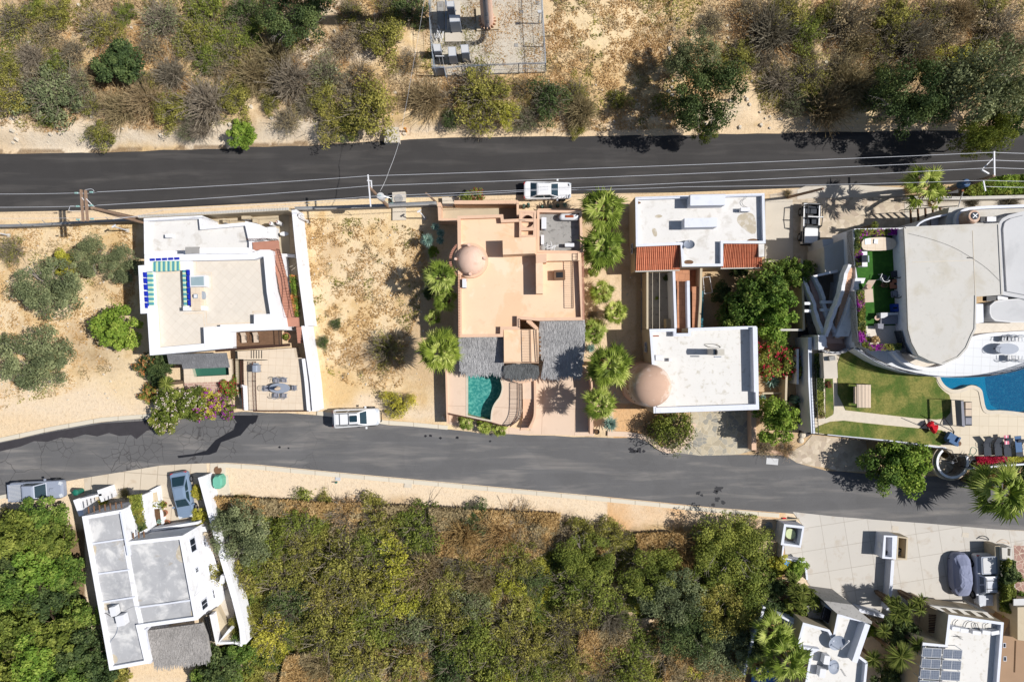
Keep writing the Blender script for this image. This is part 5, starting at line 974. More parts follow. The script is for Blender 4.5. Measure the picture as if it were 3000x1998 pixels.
thatch(h,chaikin(B2(3.0,(1018,612),(1392,610),(1390,700),(1360,742),(1200,748),(1060,742),(1020,700)),1),3,.2,'thatchdark',zf=lambda x,y:2.9+(y-B2(3,(0,745))[0][1])*.16,seed=3,n=900)
thatch(h,B2(3.3,(1400,140),(1886,135),(1888,450),(1868,600),(1868,700),(1850,735),(1820,748),(1600,745),(1440,740),(1425,715),(1450,560),(1402,480)),3,.2,'thatch',zf=lambda x,y:2.8+(y-B2(3,(0,745))[0][1])*.13,seed=4,n=2600)
for q in((1407,327),(1407,375),(1408,423),(1408,469),(1408,516)):x,y=B2(3.6,q)[0];MB().box((x,y,3.3),(.16,.16,.35)).build('beam_end',M['wood'],h)
part(h,'porch_arch',B2(1.9,*[(1215+185*math.cos(R(a)),700+118*math.sin(R(a)))for a in range(0,181,12)]),0,1.9,'pinkwall')
# pool terrace
POOL=chaikin(B2(1.2,(625,560),(800,560),(945,560),(975,780),(1000,860),(975,960),(915,1030),(880,1110),(872,1216),(750,1192),(625,1164)),0)
POOL=POOL[:3]+chaikin(POOL[2:9],2,False)+POOL[9:]
DK=B2(1.2,(395,655),(470,560),(1190,560),(1215,820),(1212,1000),(1216,1120),(1195,1190),(1140,1250),(1060,1283),(980,1270),(870,1240),(640,1190),(425,1148),(400,1140))
pd=thing('pool_terrace','raised cream pool terrace with curved teal swimming pool and iron rail','pool terrace',(*W(1420,1150),0));MB().prism(DK,0,1.2,holes=[POOL]).build('deck',M['pinkpave'],pd)
po=inset(POOL,-.14);cp=MB();n=len(POOL);a_,b_=ccw(POOL),po
cp.prism(po,1.19,1.235,holes=[POOL]).build('coping',M['rock'],pd);MB().prism(inset(POOL,-.02),0,.06).build('pool_floor',M['poolfloor'],pd);MB().prism(ccw(inset(POOL,-.012))[::1],.05,1.18,top=False).build('pool_wall',M['poolfloor'],pd);MB().poly(inset(POOL,.005),1.06).build('pool_water',M['water'],pd)
railing(pd,'railing',B2(1.9,*chaikin([(1168,820),(1170,1100),(1150,1200),(1090,1280)],2,False)),1.2,.95,'brownrail',.12);railing(pd,'railing',B2(1.5,(425,1145),(640,1190),(870,1238),(980,1270),(1060,1284)),1.2,.5,'brownrail',.14);railing(pd,'railing',B2(1.4,*chaikin([(1210,825),(1214,1110),(1190,1210),(1080,1285)],2,False)),1.2,.3,'brownrail',.12)
sr=thing('garden_stair','salmon garden stair curving down from the pool terrace to the lower road','stairs',(*W(1555,1190),0));part(sr,'landing',B2(1.0,(1218,820),(1345,790),(1350,990),(1220,990)),0,1.0,'pinkpave')
for i in range(9):
 t0=i/9;y0=990+i*34;a=max(0,i-5)*7;part(sr,'step',B2(.9-i*.1,(1222+(i>5)*(i-5)*-6,y0+(i>5)*(i-5)*8),(1350-a,y0),(1350-a-4,y0+37),(1222-(i>5)*(i-5)*10,y0+37+(i>5)*(i-5)*10)),0,.92-i*.1,'pinkwall')
part(sr,'stair_wall',strip(B2(1.3,*chaikin([(1352,790),(1355,1120),(1345,1200),(1290,1310)],2,False)),.22),0,1.3,'pinkwall')
slab('driveway',B2(.05,(1300,1330),(1360,740),(1900,640),(1960,860),(1990,1390),(1550,1375),(1000,1365),(880,1340),(430,1260),(410,1140),(1060,1290)),.05,M['pinkpave'])
w=thing('garden_wall','curved salmon wall at the right side of the driveway','wall',(*W(1735,1180),0));part(w,'wall',strip(B2(1.8,*chaikin([(1875,650),(1925,700),(1962,790),(1968,880)],2,False)),.16),0,1.8,'pinkwall');part(w,'wall',strip(B2(1.6,(1970,870),(1962,1130),(1962,1370)),.3),0,1.5,'pinkwall')
w=thing('garden_wall','straight salmon wall at the left side of the pool terrace','wall',(*W(1307,1180),0));part(w,'wall',strip(B2(1.5,(392,650),(402,1100),(408,1255)),.14),0,1.5,'pinkwall')
t=thing('boundary_wall','salmon wall along the upper road above the service yard','wall',(*W(1640,615),0));part(t,'wall',strip(B1(1.7,(1385,268),(1855,268)),.12),0,1.6,'pinkwall')
# plants of the salmon house
fanpalm(1289,811,50,5.0,'fan palm beside the dome wall of the salmon house',26,1);fanpalm(1287,1028,62,6.0,'large bright fan palm left of the left thatched porch',30,2);fanpalm(1268,930,26,1.6,'small fan palm in the dark gap above the large left palm',16,9);fanpalm(1303,880,38,3.0,'shaded dark fan palm between the two bright palms left of the salmon house',22,3)
for i,(a,b,r)in enumerate([(1252,703,24),(1276,664,15),(1291,682,15),(1289,704,15)]):agave(a,b,r,['largest','topmost','upper right','lower right'][i]+' yucca rosette of the cluster left of the salmon house',60,1.6,name='yucca',seed=i)
plant('leafy',1270,738,15,'lush','bright green leafy plant below the yucca cluster','shrub');plant('leafy',1258,860,16,'dark','dark shrub left of the shaded fan palm','shrub')
for i,a in enumerate([(1768,613,66,4.8),(1766,726,64,4.6),(1740,794,20,1.2),(1762,856,38,1.8),(1803,914,36,2.6),(1738,972,40,1.8),(1786,1072,64,6.0),(1757,1182,50,4.4)]):
 fanpalm(a[0],a[1],a[2],a[3],'fan palm in the strip right of the salmon house, %s from the top'%ORD[i],18+a[2]//5,20+i)
agave(1732,1020,17,'variegated agave beside the right thatched porch',40,.2,seed=5);agave(1789,1242,28,'large blue-green yucca rosette at the driveway wall corner',90,.9,seed=6,name='yucca');plant('thin',1758,952,18,'olive','small dry shrub among the fan palms','shrub');plant('thin',1735,925,14,'dry','little brown shrub against the right side of the salmon house','shrub')
for i,a in enumerate([(1366,1236,26),(1420,1248,26),(1463,1258,24)]):fanpalm(a[0],a[1],a[2],.9,['left','middle','right'][i]+' one of three low palms under the pool terrace rail',20,40+i)
potted(1748,1264,8,'black pot on the road corner right of the driveway wall',0,0,'black',h=.5);setp(MB().rings([[(a,b,0)for a,b in circ(*W(1300,1222),.22,10)],[(a,b,.25)for a,b in circ(*W(1300,1222),.2,10)],[(a,b,.38)for a,b in circ(*W(1300,1222),.1,10)]]).build('boulder',M['rock']),'round pale boulder at the left foot of the pool terrace wall','boulder')
# ------------------------------------------------------------ house with clay tile roofs
h=thing('tiled_roof_house','white flat-roofed house with two orange clay tile strips facing the courtyard','house',(*W(2040,680),0))
p1=C1(3.5,(298,140),(1690,98),(1702,640),(1245,640),(1245,885),(800,890),(785,655),(305,675));shell(h,p1,0,3.1,3.55,.24,'beige','whiteroof',trim='trim')
for k,(q,nm)in enumerate([(((305,665),(785,655),(785,918),(305,932)),'left'),(((1248,645),(1640,640),(1676,892),(1228,900)),'right')]):
 P=C1(2.9,*q);n=46;A,B_,Cc,D=map(Vector,P);mb=MB();cols=100
 for i in range(cols+1):
  t=i/cols;a=A.lerp(B_,t);b=D.lerp(Cc,t);z=.05*math.sin(t*23*2*math.pi);mb.v+=[(a.x,a.y,3.25+z),(b.x,b.y,2.7+z)]
 for i in range(cols):mb.f.append([2*i,2*i+1,2*i+3,2*i+2]);mb.m.append(0)
 mb.build('tile_roof',M['rooftile'],h);part(h,'porch',[tuple(v)for v in(A,B_,Cc,D)],0,2.6,'beige')
 part(h,'eaves_beam',strip([tuple(D),tuple(Cc)],.2),2.45,2.66,'cream')
part(h,'roof_step',C1(3.4,(1632,640),(1695,640),(1695,780),(1636,782)),0,3.3,'whiteroof')
for q in((893,112),(1270,105),(1268,225),(892,232)),((830,368),(1182,362),(1182,460),(830,468)):part(h,'roof_box',C1(4.4,*q),3.1,4.4,'trim')
x,y=C1(3.9,(1495,268))[0];acunit(x,y,3.11,.85,.35,.62,0,'white condenser with coiled cables on the tiled-roof house');cable('cable',xyz(C1(3.3,*chaikin([(1500,100),(1500,150),(1445,180),(1460,230),(1510,250)],2,False)),3.25),.02,'blackwire','dark looping cable running down the roof to the condenser')
for q,r in(((330,200),.25),((875,840),.45),((1570,618),.6)):setp(MB().poly(circ(*C1(3.12,q)[0],r,16,ry=r*.45),3.115).build('leaf_litter',M['wood']),'dry leaf litter %s of the tiled-roof house roof'%('in the top left corner' if q[0]<400 else 'at the bottom middle' if q[0]<1000 else 'in the bottom right corner'),'leaf litter')
for q in[[(1410,330),(1530,300),(1590,340),(1610,520),(1560,545),(1490,500),(1420,440),(1390,390)],[(505,340),(560,325),(600,345),(560,365),(515,362)],[(470,480),(520,470),(540,560),(500,570)]]:MB().poly(chaikin(C1(3.1,*q),2),3.104).build('roof_stain',M['stain'],h)
dish(1780+880/3.68,540+660/3.68,.5,3.11,'grey satellite dish on the roof of the tiled-roof house',200,30)
window(h,(*C1(1.7,(258,700))[0],1.9),.8,.6,(-1,0))
# courtyard walls and passages between the two houses
cw=thing('courtyard_walls','beige walls and terracotta steps linking the tiled-roof house and the dome house','courtyard',(*W(1980,860),0))
part(cw,'wall',strip(C1(2.3,(430,940),(430,1560)),.18),0,2.3,'beige');part(cw,'wall',strip(C1(2.4,(715,930),(735,1560)),.24),0,2.4,'trim');part(cw,'wall',strip(C1(2.2,(870,1040),(878,1560)),.26),0,2.2,'trim');part(cw,'wall',strip(C1(2.0,(1010,905),(1005,1250),(985,1560)),.22),0,2.0,'beige')
slab('courtyard_floor',C1(.06,(360,930),(720,930),(720,1600),(360,1600)),.06,M['concgrey']);slab('courtyard_floor',C1(.5,(700,900),(1000,900),(990,1600),(700,1600)),.5,M['terra'])
for i in range(6):part(cw,'step',C1(.9,(735,1040+i*92),(850,1040+i*92),(850,1600),(735,1600)),.5,1.5-i*.16,'terra')
for i in range(9):part(cw,'step',C1(.9,(890,1110+i*50),(980,1110+i*50),(980,1610),(890,1610)),.5,1.7-i*.13,'terra')
part(cw,'landing',C1(1.6,(732,925),(885,925),(885,1040),(732,1042)),.5,1.6,'terra');part(cw,'planter_box',C1(1.0,(630,1450),(695,1450),(700,1550),(632,1550)),0,1.0,'beige')
mb=MB()
for x0 in(485,560):mb.tube((*C1(2,(x0,950))[0],2),(*C1(2,(x0,1570))[0],2),.02,n=4)
setp(mb.build('clothes_line',M['rock']),'two clothes lines strung across the narrow concrete yard','clothes line');setp(MB().prism(strip(C1(1.2,(1018,1150),(1015,1545)),.28),.9,1.2,bot=True).build('tarp',M['teal']),'teal tarp strip beside the terracotta steps','tarp')
plant('leafy',1780+628/3.68,540+1010/3.68,8,'dark','small dark plant at the top of the narrow concrete yard','plant');plant('leafy',1780+532/3.68,540+1228/3.68,5,'lush','tiny green plant in the middle of the narrow concrete yard','plant')
for i,q in enumerate([(395,1000),(385,1135),(400,1525)]):x,y=C1(.3,q)[0];setp(MB().rings([[(a,b,0)for a,b in circ(x,y,.2,10)],[(a,b,.22)for a,b in circ(x,y,.18,10)],[(a,b,.32)for a,b in circ(x,y,.08,10)]]).build('clay_jar',M['beige']),'pale jar in the gravel strip against the courtyard wall, %s from the top'%ORD[i],'jar','pale jars')
# ------------------------------------------------------------ dome house
h=thing('dome_house','white flat-roofed house with tapering tan domed tower at its lower left corner','house',(*W(2070,1080),0))
shell(h,C2(3.9,(450,237),(740,230),(740,282),(868,280),(868,225),(1602,203),(1632,1102),(495,1142),(478,630)),0,3.35,3.95,.27,'beige','whiteroof2',trim='trim')
part(h,'raised_parapet',strip(C2(4.3,(1590,215),(1605,915)),.42),3.3,4.3,'trim');part(h,'raised_parapet',strip(C2(4.0,(520,1112),(1625,1075)),.5),3.3,3.98,'trim');part(h,'roof_step',C2(3.45,(470,545),(722,545),(738,1070),(540,1100),(490,800)),3.2,3.5,'whiteroof2')
x0,y0=W(1916,1134,6.0);bx,by=x0,y0;prof=[(2.12,0),(2.0,3.2),(1.93,4.3),(1.86,4.7)]
for a in range(6,91,7):prof.append((1.84*math.cos(R(a))**.9 if a<90 else 0.02,4.7+1.3*math.sin(R(a))))
MB().lathe(bx,by,prof,44).build('dome_tower',M['tan'],h,smooth=True)
mb=MB()
for i in range(7):a=R(150+i*13);r=1.97;mb.box((bx+r*math.cos(a),by+r*math.sin(a),3.7),(.09,.1,.12),math.degrees(a))
mb.build('vent_hole',M['black'],h)
ch=thing('chimney','tall white hooded chimney casting a long shadow on the dome house roof','chimney',(*C2(3.5,(1105,480))[0],3.35));x,y=C2(4.4,(1145,482))[0];part(ch,'shaft',rect(x,y,.62,.55),3.35,5.3,'cream');p=rect(*C2(5.6,(1215,484))[0],.66,.56);MB().prism(p,5.35,5.75,bot=True).build('hood',M['cream'],ch);part(ch,'flue',rect(*C2(5.6,(1175,486))[0],.1,.34),5.3,5.76,'black')
part(ch,'bracket',rect(*C2(5.3,(1190,535))[0],.6,.1),5.0,5.3,'greymetal')
cable('cable',xyz(C2(3.5,*chaikin([(1050,395),(1100,395),(1170,400),(1235,435),(1180,438),(1090,432),(1048,405)],2,False)),3.4),.025,'iron','black cable coil beside the hooded chimney')
x,y=C2(4.0,(565,545))[0];t=acunit(x,y,3.5,.7,.5,.35,0,'flat white roof unit next to the tan dome');x,y=C2(4.0,(678,568))[0];setp(MB().box((x,y,3.5),(.22,.3,.4)).build('vent_cap',M['whitemetal']),'small white vent cap near the tan dome','vent')
window(h,(*C2(2.0,(408,430))[0],2.1),.8,.5,(-1,0));MB().tube((*C2(3.5,(475,310))[0],3.4),(*C2(3.5,(555,310))[0],3.4),.05).build('drain_spout',M['rust'],h)
slab('stone_driveway',C2(.05,(900,1130),(1560,1115),(1560,1545),(1400,1590),(1000,1600),(700,1560),(560,1530),(870,1400),(900,1260)),.05,M['flag'])
w=thing('garden_wall','pink-topped low wall at the right side of the flagstone driveway','wall',(*W(2200,1260),0));part(w,'wall',strip(C2(1.2,(1572,1110),(1580,1540)),.45),0,1.2,'pinkwall');part(w,'coping',strip(C2(.3,(1590,1545),(1640,1535),(1960,1590)),.35),0,.3,'pinkwall')
rgk=thing('kerb_planter','pink kerb curving round the round shrub at the lower road','kerb',(*W(1960,1300),0));part(rgk,'kerb',strip(C2(.2,*chaikin([(0,1360),(300,1375),(450,1420),(560,1520),(700,1560),(830,1480),(900,1380),(930,1250)],2,False)),.5),0,.2,'pinkpave')
plant('bush',1970,1258,58,'green','round green desert shrub by the kerb left of the flagstone driveway','shrub',hs=1.6);plant('thin',1905,1258,24,'dry','dry brown shrub left of the round green desert shrub','shrub')
plant('leafy',2277,1230,58,'lush','round leafy tree at the lower right corner of the dome house','tree',hs=1.5);plant('thin',2240,1310,30,'dry','dry ground shrub under the round leafy tree','shrub');plant('thin',2305,1315,26,'gold','golden dry shrub at the road corner under the round leafy tree','shrub')
plant('bouga',2250,1050,50,'green','left part of the red-flowered bougainvillea right of the dome house','shrub');plant('bouga',2315,1062,44,'green','right part of the red-flowered bougainvillea right of the dome house','shrub')
agave(2266,1118,30,'large pale blue agave below the red-flowered bougainvillea',44,.2,w=.08,seed=9);agave(2236,1164,12,'small blue agave next to the dome house wall',30,.1,seed=10);agave(2296,1166,16,'dark agave in the shaded planting box',30,.1,seed=11,mat='palm2')
gb=thing('garden_walls','beige planting walls between the dome house and the alley','wall',(*W(2320,1150),0));part(gb,'wall',strip(C2(1.8,(1655,240),(1660,800),(1650,1050)),.32),0,.5,'pinkwall');part(gb,'wall',strip(C2(.7,(1670,928),(1930,925)),.16),0,.7,'beige');part(gb,'wall',strip(C2(1.9,(2050,450),(2050,830)),.2),0,1.9,'trim');part(gb,'wall',strip(C2(1.9,(1945,740),(1935,1060)),.2),0,1.6,'beige');part(gb,'wall',strip(C2(2.2,(1615,245),(2110,245)),.2),0,2.2,'cream');part(gb,'wall',strip(C1(2.4,(2095,800),(2108,1200),(2118,1570)),.2),0,2.4,'beige')
for i,q in enumerate([(1965,980),(1985,960),(1998,1000),(1955,1010)]):cactus(1780+q[0]/3.68,900+q[1]/3.68,1.7,'thin green cactus column of the row behind the round leafy tree, %s'%['left','middle','right','lowest'][i],0)
plant('leafy',2195,885,60,'leaf','left half of the big leafy courtyard tree','tree',hs=1.5);plant('leafy',2240,855,66,'leaf','upper middle crown of the big leafy courtyard tree','tree',hs=1.5);plant('leafy',2255,915,66,'lush','lower crown of the big leafy courtyard tree','tree',hs=1.5);plant('leafy',2160,925,50,'leaf','lower left crown of the big leafy courtyard tree','tree',hs=1.3);plant('leafy',2325,800,44,'leaf','tree near the alley wall behind the tiled-roof house','tree',hs=1.3);plant('leafy',2275,980,36,'lush','small tree over the wall above the bougainvillea','tree');plant('leafy',2170,800,28,'dark','small dark tree under the right clay tile roof','tree');plant('purple',2290,935,22,'lush','pink-flowering branch at the right of the courtyard tree','shrub');plant('leafy',2115,860,28,'dark','dark shrub beside the teal tarp','shrub')
for i,q in enumerate([(2065,1200,50),(2065,1100,40),(2060,1000,46)]):plant('leafy',1780+q[0]/3.68,900+q[1]/3.68,14,'dark','dark climber on the alley wall, %s from the bottom'%ORD[i],'climber')
rg=np.random.RandomState(4);t=thing('wire_frame','white square wire frame standing beside the terracotta steps','frame',(*C1(1,(1060,1090))[0],0));q=C1(1.2,(1030,1005),(1100,995),(1130,1165),(1045,1180));MB().path(xyz(q+q[:1],1.2),.025,4).build('frame',M['white2'],t)
# ------------------------------------------------------------ large villa on the right
ZL,ZT,ZV=2.4,4.3,7.6
gd=thing('villa_garden','raised villa garden with lawn, pale path and retaining walls','garden',(*W(2600,1200),0))
base=O1(ZL,(625,90),(1290,60),(2850,60))+PX(ZL,(3150,960),(3150,1338),(2838,1345),(2790,1330),(2772,1317))+D2(ZL,(1560,1540),(1160,1480),(900,1450),(250,1385),(75,1365),(65,1200))
PV=chaikin(PX(ZL,(2745,1080),(2800,1080),(2950,1060),(3120,1040),(3120,1200),(3040,1216),(2990,1207),(2930,1201),(2892,1203),(2885,1190),(2880,1160),(2876,1140),(2860,1130),(2842,1127),(2820,1138),(2795,1143),(2775,1135),(2758,1118)),2)
MB().prism(base,0,ZL,holes=[PV]).build('deck',M['pooltile'],gd)
def lay(name,pts,z,mat,par=gd,th=.05):return MB().prism(pts,z-th,z).build(name,M[mat],par)
lay('lawn',chaikin(D2(ZL,(345,440),(345,1100),(700,1140),(1350,1215),(1555,1195),(1570,960),(1480,900),(1420,830),(1395,740),(1300,740),(900,700),(550,500)),1),ZL+.05,'lawn',th=.08)
lay('lawn',chaikin(D2(ZL,(90,1300),(320,1210),(700,1255),(1280,1310),(1530,1330),(1520,1500),(1200,1460),(700,1415),(250,1370),(100,1350)),1),ZL+.05,'lawn',th=.08);lay('lawn',D2(ZL,(215,770),(290,770),(300,1120),(290,1160),(215,1200)),ZL+.05,'lawn',th=.08)
lay('path',D2(ZL,(292,760),(320,760),(345,1100),(700,1145),(1350,1220),(1560,1200),(1600,1330),(1280,1305),(700,1250),(320,1205),(240,1250),(130,1235),(120,1205),(215,1200),(300,1150),(305,1100)),ZL+.03,'rock',th=.06)
pv=thing('villa_pool','large bright blue free-form pool cut by the right edge','pool',(*W(2950,1130),ZL));MB().prism(inset(PV,-.35),ZL-.02,ZL+.05,holes=[PV]).build('coping',M['rock'],pv);MB().prism(inset(PV,-.015),.6,ZL,top=False).build('pool_wall',M['poolfloor2'],pv);MB().poly(inset(PV,-.02),.9).build('pool_floor',M['poolfloor2'],pv);MB().poly(inset(PV,.004),ZL-.12).build('pool_water',M['water'],pv)
sh=PX(1.9,(2740,1075),(2890,1075),(2885,1110),(2890,1150),(2902,1185),(2925,1200),(2890,1206),(2872,1150),(2862,1128),(2840,1126),(2790,1146),(2760,1120));MB().prism(sh,1.0,1.9).build('pool_shelf',M['poolfloor3'],pv)
# retaining wall on the left side of the garden, alley
slab('alley',O1(.03,(490,0),(640,0),(660,1100),(500,1180),(500,620)),.03,M['damp_and_shade']);rw=thing('retaining_wall','long white retaining wall between the dark alley and the planted bed','wall',(*W(2380,1120),0));part(rw,'wall',strip(O1(2.9,(616,100),(618,560),(642,960),(650,1105)),.34),0,2.9,'trim');mb=MB()  # dark alley floor slab paints in the alley's deep shade
for i in range(22):x,y=O1(2.7,(650+i*1.0,290+i*31))[0];mb.box((x,y,2.3),(.38,.3,.3))
mb.build('scalloped_coping',M['beige'],rw);railing(rw,'railing',O1(3,(665,380),(672,700),(690,1110)),2.5,.8,'iron',.3);part(rw,'bed',O1(2.45,(668,270),(745,260),(770,940),(690,950)),0,2.45,'soil')
t=thing('hedge','long narrow planted bed of green shrubs inside the retaining wall','hedge',(*O1(2.5,(715,600))[0],2.4));hedgecrown(t,O1(2.9,(668,275),(740,265),(765,935),(690,945)),2.4,3.1,4500,[('dark',.5),('green',.4),('dry',.1)],.13,8)
part(gd,'garden_kerb',strip(O1(2.6,(757,540),(770,935)),.14),ZL,ZL+.2,'rock');lay('bed',O1(ZL,(775,540),(850,540),(850,650),(780,655)),ZL+.06,'lawn');plant('redbush',2200+812/3.564,960+595/3.564,9,'dark','small shrub with red flowers beside the garden path','shrub',zb=ZL)
railing(gd,'fence',D2(3.2,(75,1365),(250,1385),(900,1450),(1160,1480),(1560,1540)),ZL,.9,'iron',.13);part(gd,'fence_wall',strip(D2(2.7,(240,1378),(900,1440),(1520,1520)),.14),ZL-.1,ZL+.25,'trim')
sd=thing('garden_shed','small flat-roofed garden store with grey vent at the lawn corner','shed',(*O1(4,(830,400))[0],ZL));part(sd,'walls',O1(3.9,(752,262),(895,285),(908,525),(765,530)),ZL,3.9,'concrete');x,y=O1(4.3,(850,320))[0];part(sd,'vent',rect(x,y,.55,.38,10),3.9,4.3,'concgrey')
sw=thing('gazebo','beige striped fabric gazebo standing on the lawn','gazebo',(*O1(4,(1180,710))[0],ZL));p=O1(4.0,(1105,592),(1252,596),(1252,835),(1108,832));a,b,c,d=p;mb=MB();n=8
for i in range(n+1):
 t=i/n;q=Vector(a).lerp(Vector(b),t);r=Vector(d).lerp(Vector(c),t);z=4.0+.06*math.sin(t*3.14)+(.03 if i%2 else 0);mb.v+=[(q.x,q.y,z),(r.x,r.y,z)]
for i in range(n):mb.f.append([2*i,2*i+1,2*i+3,2*i+2]);mb.m.append(0)
mb.build('canopy',M['beigefab'],sw)
for q in p:MB().tube((*q,ZL),(*q,4.0),.04).build('post',M['iron'],sw)
MB().path(xyz(p+p[:1],3.95),.03,4).build('frame',M['iron'],sw);MB().box((sum(q[0]for q in p)/4,sum(q[1]for q in p)/4,ZL+.4),(.7,1.6,.1)).build('bench',M['beigefab'],sw)
# swing sofa, hanging chair, armchair, loungers
sf=thing('swing_sofa','grey outdoor sofa with tall back facing the blue pool','sofa',(*L1(3,(900,300))[0],ZL));x,y=L1(2.9,(940,300))[0]
for i,yy in enumerate((180,280,395)):q=L1(2.95,(895,yy-48),(987,yy-48),(987,yy+50),(895,yy+50));MB().prism(inset(q,.03),ZL+.35,ZL+.55,bot=True).build('seat_cushion',M['beigefab' if i<2 else 'grayfab'],sf)
part(sf,'backrest',L1(3.7,(845,120),(868,118),(892,470),(870,478)),ZL+.3,3.7,'grayfab');MB().prism(L1(2.8,(890,130),(990,130),(992,460),(890,462)),ZL,ZL+.34).build('base',M['darkfab'],sf)
for yy in(110,470):a=L1(4.6,(870,yy))[0];MB().path([(*L1(2.4,(870,yy))[0],ZL),(*a,4.5)],.03,5).build('post',M['iron'],sf)
part(sf,'canopy_shade',L1(4.55,(835,118),(866,118),(880,462),(850,465)),4.5,4.55,'grayfab')
hc=thing('hammock_frame','dark steel hammock frame with red cloth hung over it','hammock',(*L1(3,(450,480))[0],ZL));fr=MB()
for l in[((262,495),(330,430)),((262,495),(720,630)),((320,375),(375,510)),((590,335),(735,545)),((590,335),(530,450)),((735,545),(725,630))]:a=L1(ZL,l[0])[0];b=L1(ZL,l[1])[0];za=3.9 if l[0]in((320,375),(590,335))else ZL+.05;fr.tube((*L1(za,l[0])[0],za),(*b,ZL+.06),.035,n=6)
fr.build('frame',M['iron'],hc);cl=MB();P=L1(3.3,(370,460),(430,410),(478,402),(490,455),(545,455),(545,500),(520,560),(488,580),(440,530),(425,490));cl.prism(P,ZL+.5,ZL+.62,bot=True);q=inset(P,.15);cl.rings([[(a[0],a[1],ZL+.62)for a in ccw(P)],[(a[0],a[1],ZL+.8)for a in q]]);setp(cl.build('red_cloth',M['redfab']),'red cloth bundled over the dark hammock frame','cloth')
ac=thing('garden_armchair','blue-grey padded armchair between the red hammock and the loungers','armchair',(0,0,0));MB().prism(rrect(0,0,.95,.8,.12,3),.15,.42,bot=True).build('seat',M['bluefab'],ac);MB().prism(rrect(-.05,.38,1.0,.28,.1,3),.15,.85,bot=True).build('backrest',M['bluefab'],ac)
for a in(-.48,.48):MB().prism(rrect(a,-.02,.16,.8,.06,3),.15,.6,bot=True).build('armrest',M['bluefab'],ac)
x,y=L1(3,(730,640))[0];ac.location=(x,y,ZL+.05);ac.rotation_euler=(0,0,R(150));x,y=L1(2.8,(800,708))[0];t=thing('side_table','small round brown table tucked behind the blue-grey armchair','side table',(x,y,ZL));MB().prism(circ(x,y,.23,18),ZL+.42,ZL+.46,bot=True).build('tabletop',M['wood'],t);MB().tube((x,y,ZL),(x,y,ZL+.42),.04).build('leg',M['iron'],t)
for i,(q,lab)in enumerate([((1210,700),'leftmost charcoal lounger of the row beside the blue pool'),((1360,700),'second charcoal lounger from the left in the poolside row'),((1490,710),'third charcoal lounger in the poolside row, carrying the pink striped towel'),((1655,725),'fourth lounger in the poolside row, under the blue towel')]):
 x,y=L1(ZL+.5,q)[0];lounger(x,y-.1,ZL,5,lab,'darkfab','iron',1.95,.66,'charcoal loungers beside the blue pool',back=40)
x,y=L1(3.2,(1485,660))[0];setp(MB().prism(rect(x,y,.42,.85,5),3.02,3.06).build('beach_towel',M['pinkstripe']),'pink and white striped towel lying on the third lounger','towel');x,y=L1(3.2,(1655,720))[0];setp(MB().prism(rect(x,y,.6,1.5,5),2.98,3.03).build('beach_towel',M['bluefab']),'blue towel spread over the fourth lounger','towel')
cable('hose',xyz(L1(ZL,*chaikin([(985,890),(990,850),(930,850),(960,880),(960,800),(990,750),(1050,780),(1050,830),(990,880)],2,False)),ZL+.02),.02,'green2','thin green garden hose looped on the deck by the white pot')
potted(2640+990/4.753,1150+980/4.753,13,'big white pot beside the spiral stair and the red plants',ZL-.3,.5,'white2','dry')
pb=part(gd,'planter',L1(ZL+.1,(1040,880),(1711,890),(2200,880),(2200,960),(1711,985),(950,1050),(1050,960)),ZL-.5,ZL+.08,'soil');part(gd,'planter_wall',strip(L1(ZL+.3,(920,1055),(1711,992),(2200,960)),.22),0,ZL+.3,'trim');railing(gd,'railing',L1(ZL+1,(920,1050),(1711,985),(2200,955)),ZL,.9,'iron',.16)
t=thing('red_planting','strip of red-leaved plants along the deck edge','shrub',(*L1(3,(1250,940))[0],ZL));hedgecrown(t,L1(2.9,(1060,900),(1470,895),(1470,960),(1050,1010)),ZL,ZL+.5,2500,[('red',1)],.1,4);t=thing('low_hedge','strip of yellow-green plants right of the red-leaved strip','hedge',(*L1(3,(1650,930))[0],ZL));hedgecrown(t,L1(2.9,(1480,895),(2200,890),(2200,940),(1480,970)),ZL,ZL+.5,2500,[('yellow',.6),('olive',.4)],.1,5)
# spiral stair tower
sp=thing('spiral_stair','round stone-clad spiral stair with white rim going down to the lower road','stairs',(*L1(1.5,(700,930))[0],0));cx,cy=L1(2.7,(705,965))[0];Ro=212/4.753/PXM*.96
o_=circ(cx,cy,Ro,36,130,385);MB().prism(strip(o_,.34),0,2.75).build('wall',M['stonewall'],sp);MB().prism(strip(o_,.2),2.75,2.85).build('rim',M['white'],sp);MB().prism(strip(circ(cx,cy,Ro+.22,36,130,385),.22),2.2,2.6).build('stone_cap',M['flag2'],sp)
for i in range(13):a0,a1=150+i*17,150+(i+1)*17.4;MB().prism([(cx+.12*math.cos(R(a0)),cy+.12*math.sin(R(a0)))]+circ(cx,cy,Ro-.12,3,a0,a1),0,2.35-i*.1,bot=True).build('step',M['rock' if i%2 else 'beige'],sp)
MB().tube((cx,cy,0),(cx,cy,2.9),.13,n=10).build('newel',M['white'],sp);railing(sp,'railing',L1(3.2,(535,790),(620,780),(690,800),(770,960),(690,965)),ZL,.95,'iron',.14);railing(sp,'railing',L1(3.2,(700,930),(800,870),(900,870),(960,890)),ZL,.95,'iron',.14)
slab('stone_driveway',O1(.05,(375,1310),(480,1260),(560,1215),(640,1120),(1200,1180),(1250,1500),(900,1495),(790,1460),(680,1450),(480,1410),(390,1350)),.05,M['flag2'])
part(gd,'garden_wall',L1(2.5,(0,735),(530,790),(480,860),(500,1020),(560,1120),(330,1000),(0,930)),0,.4,'stonewall')
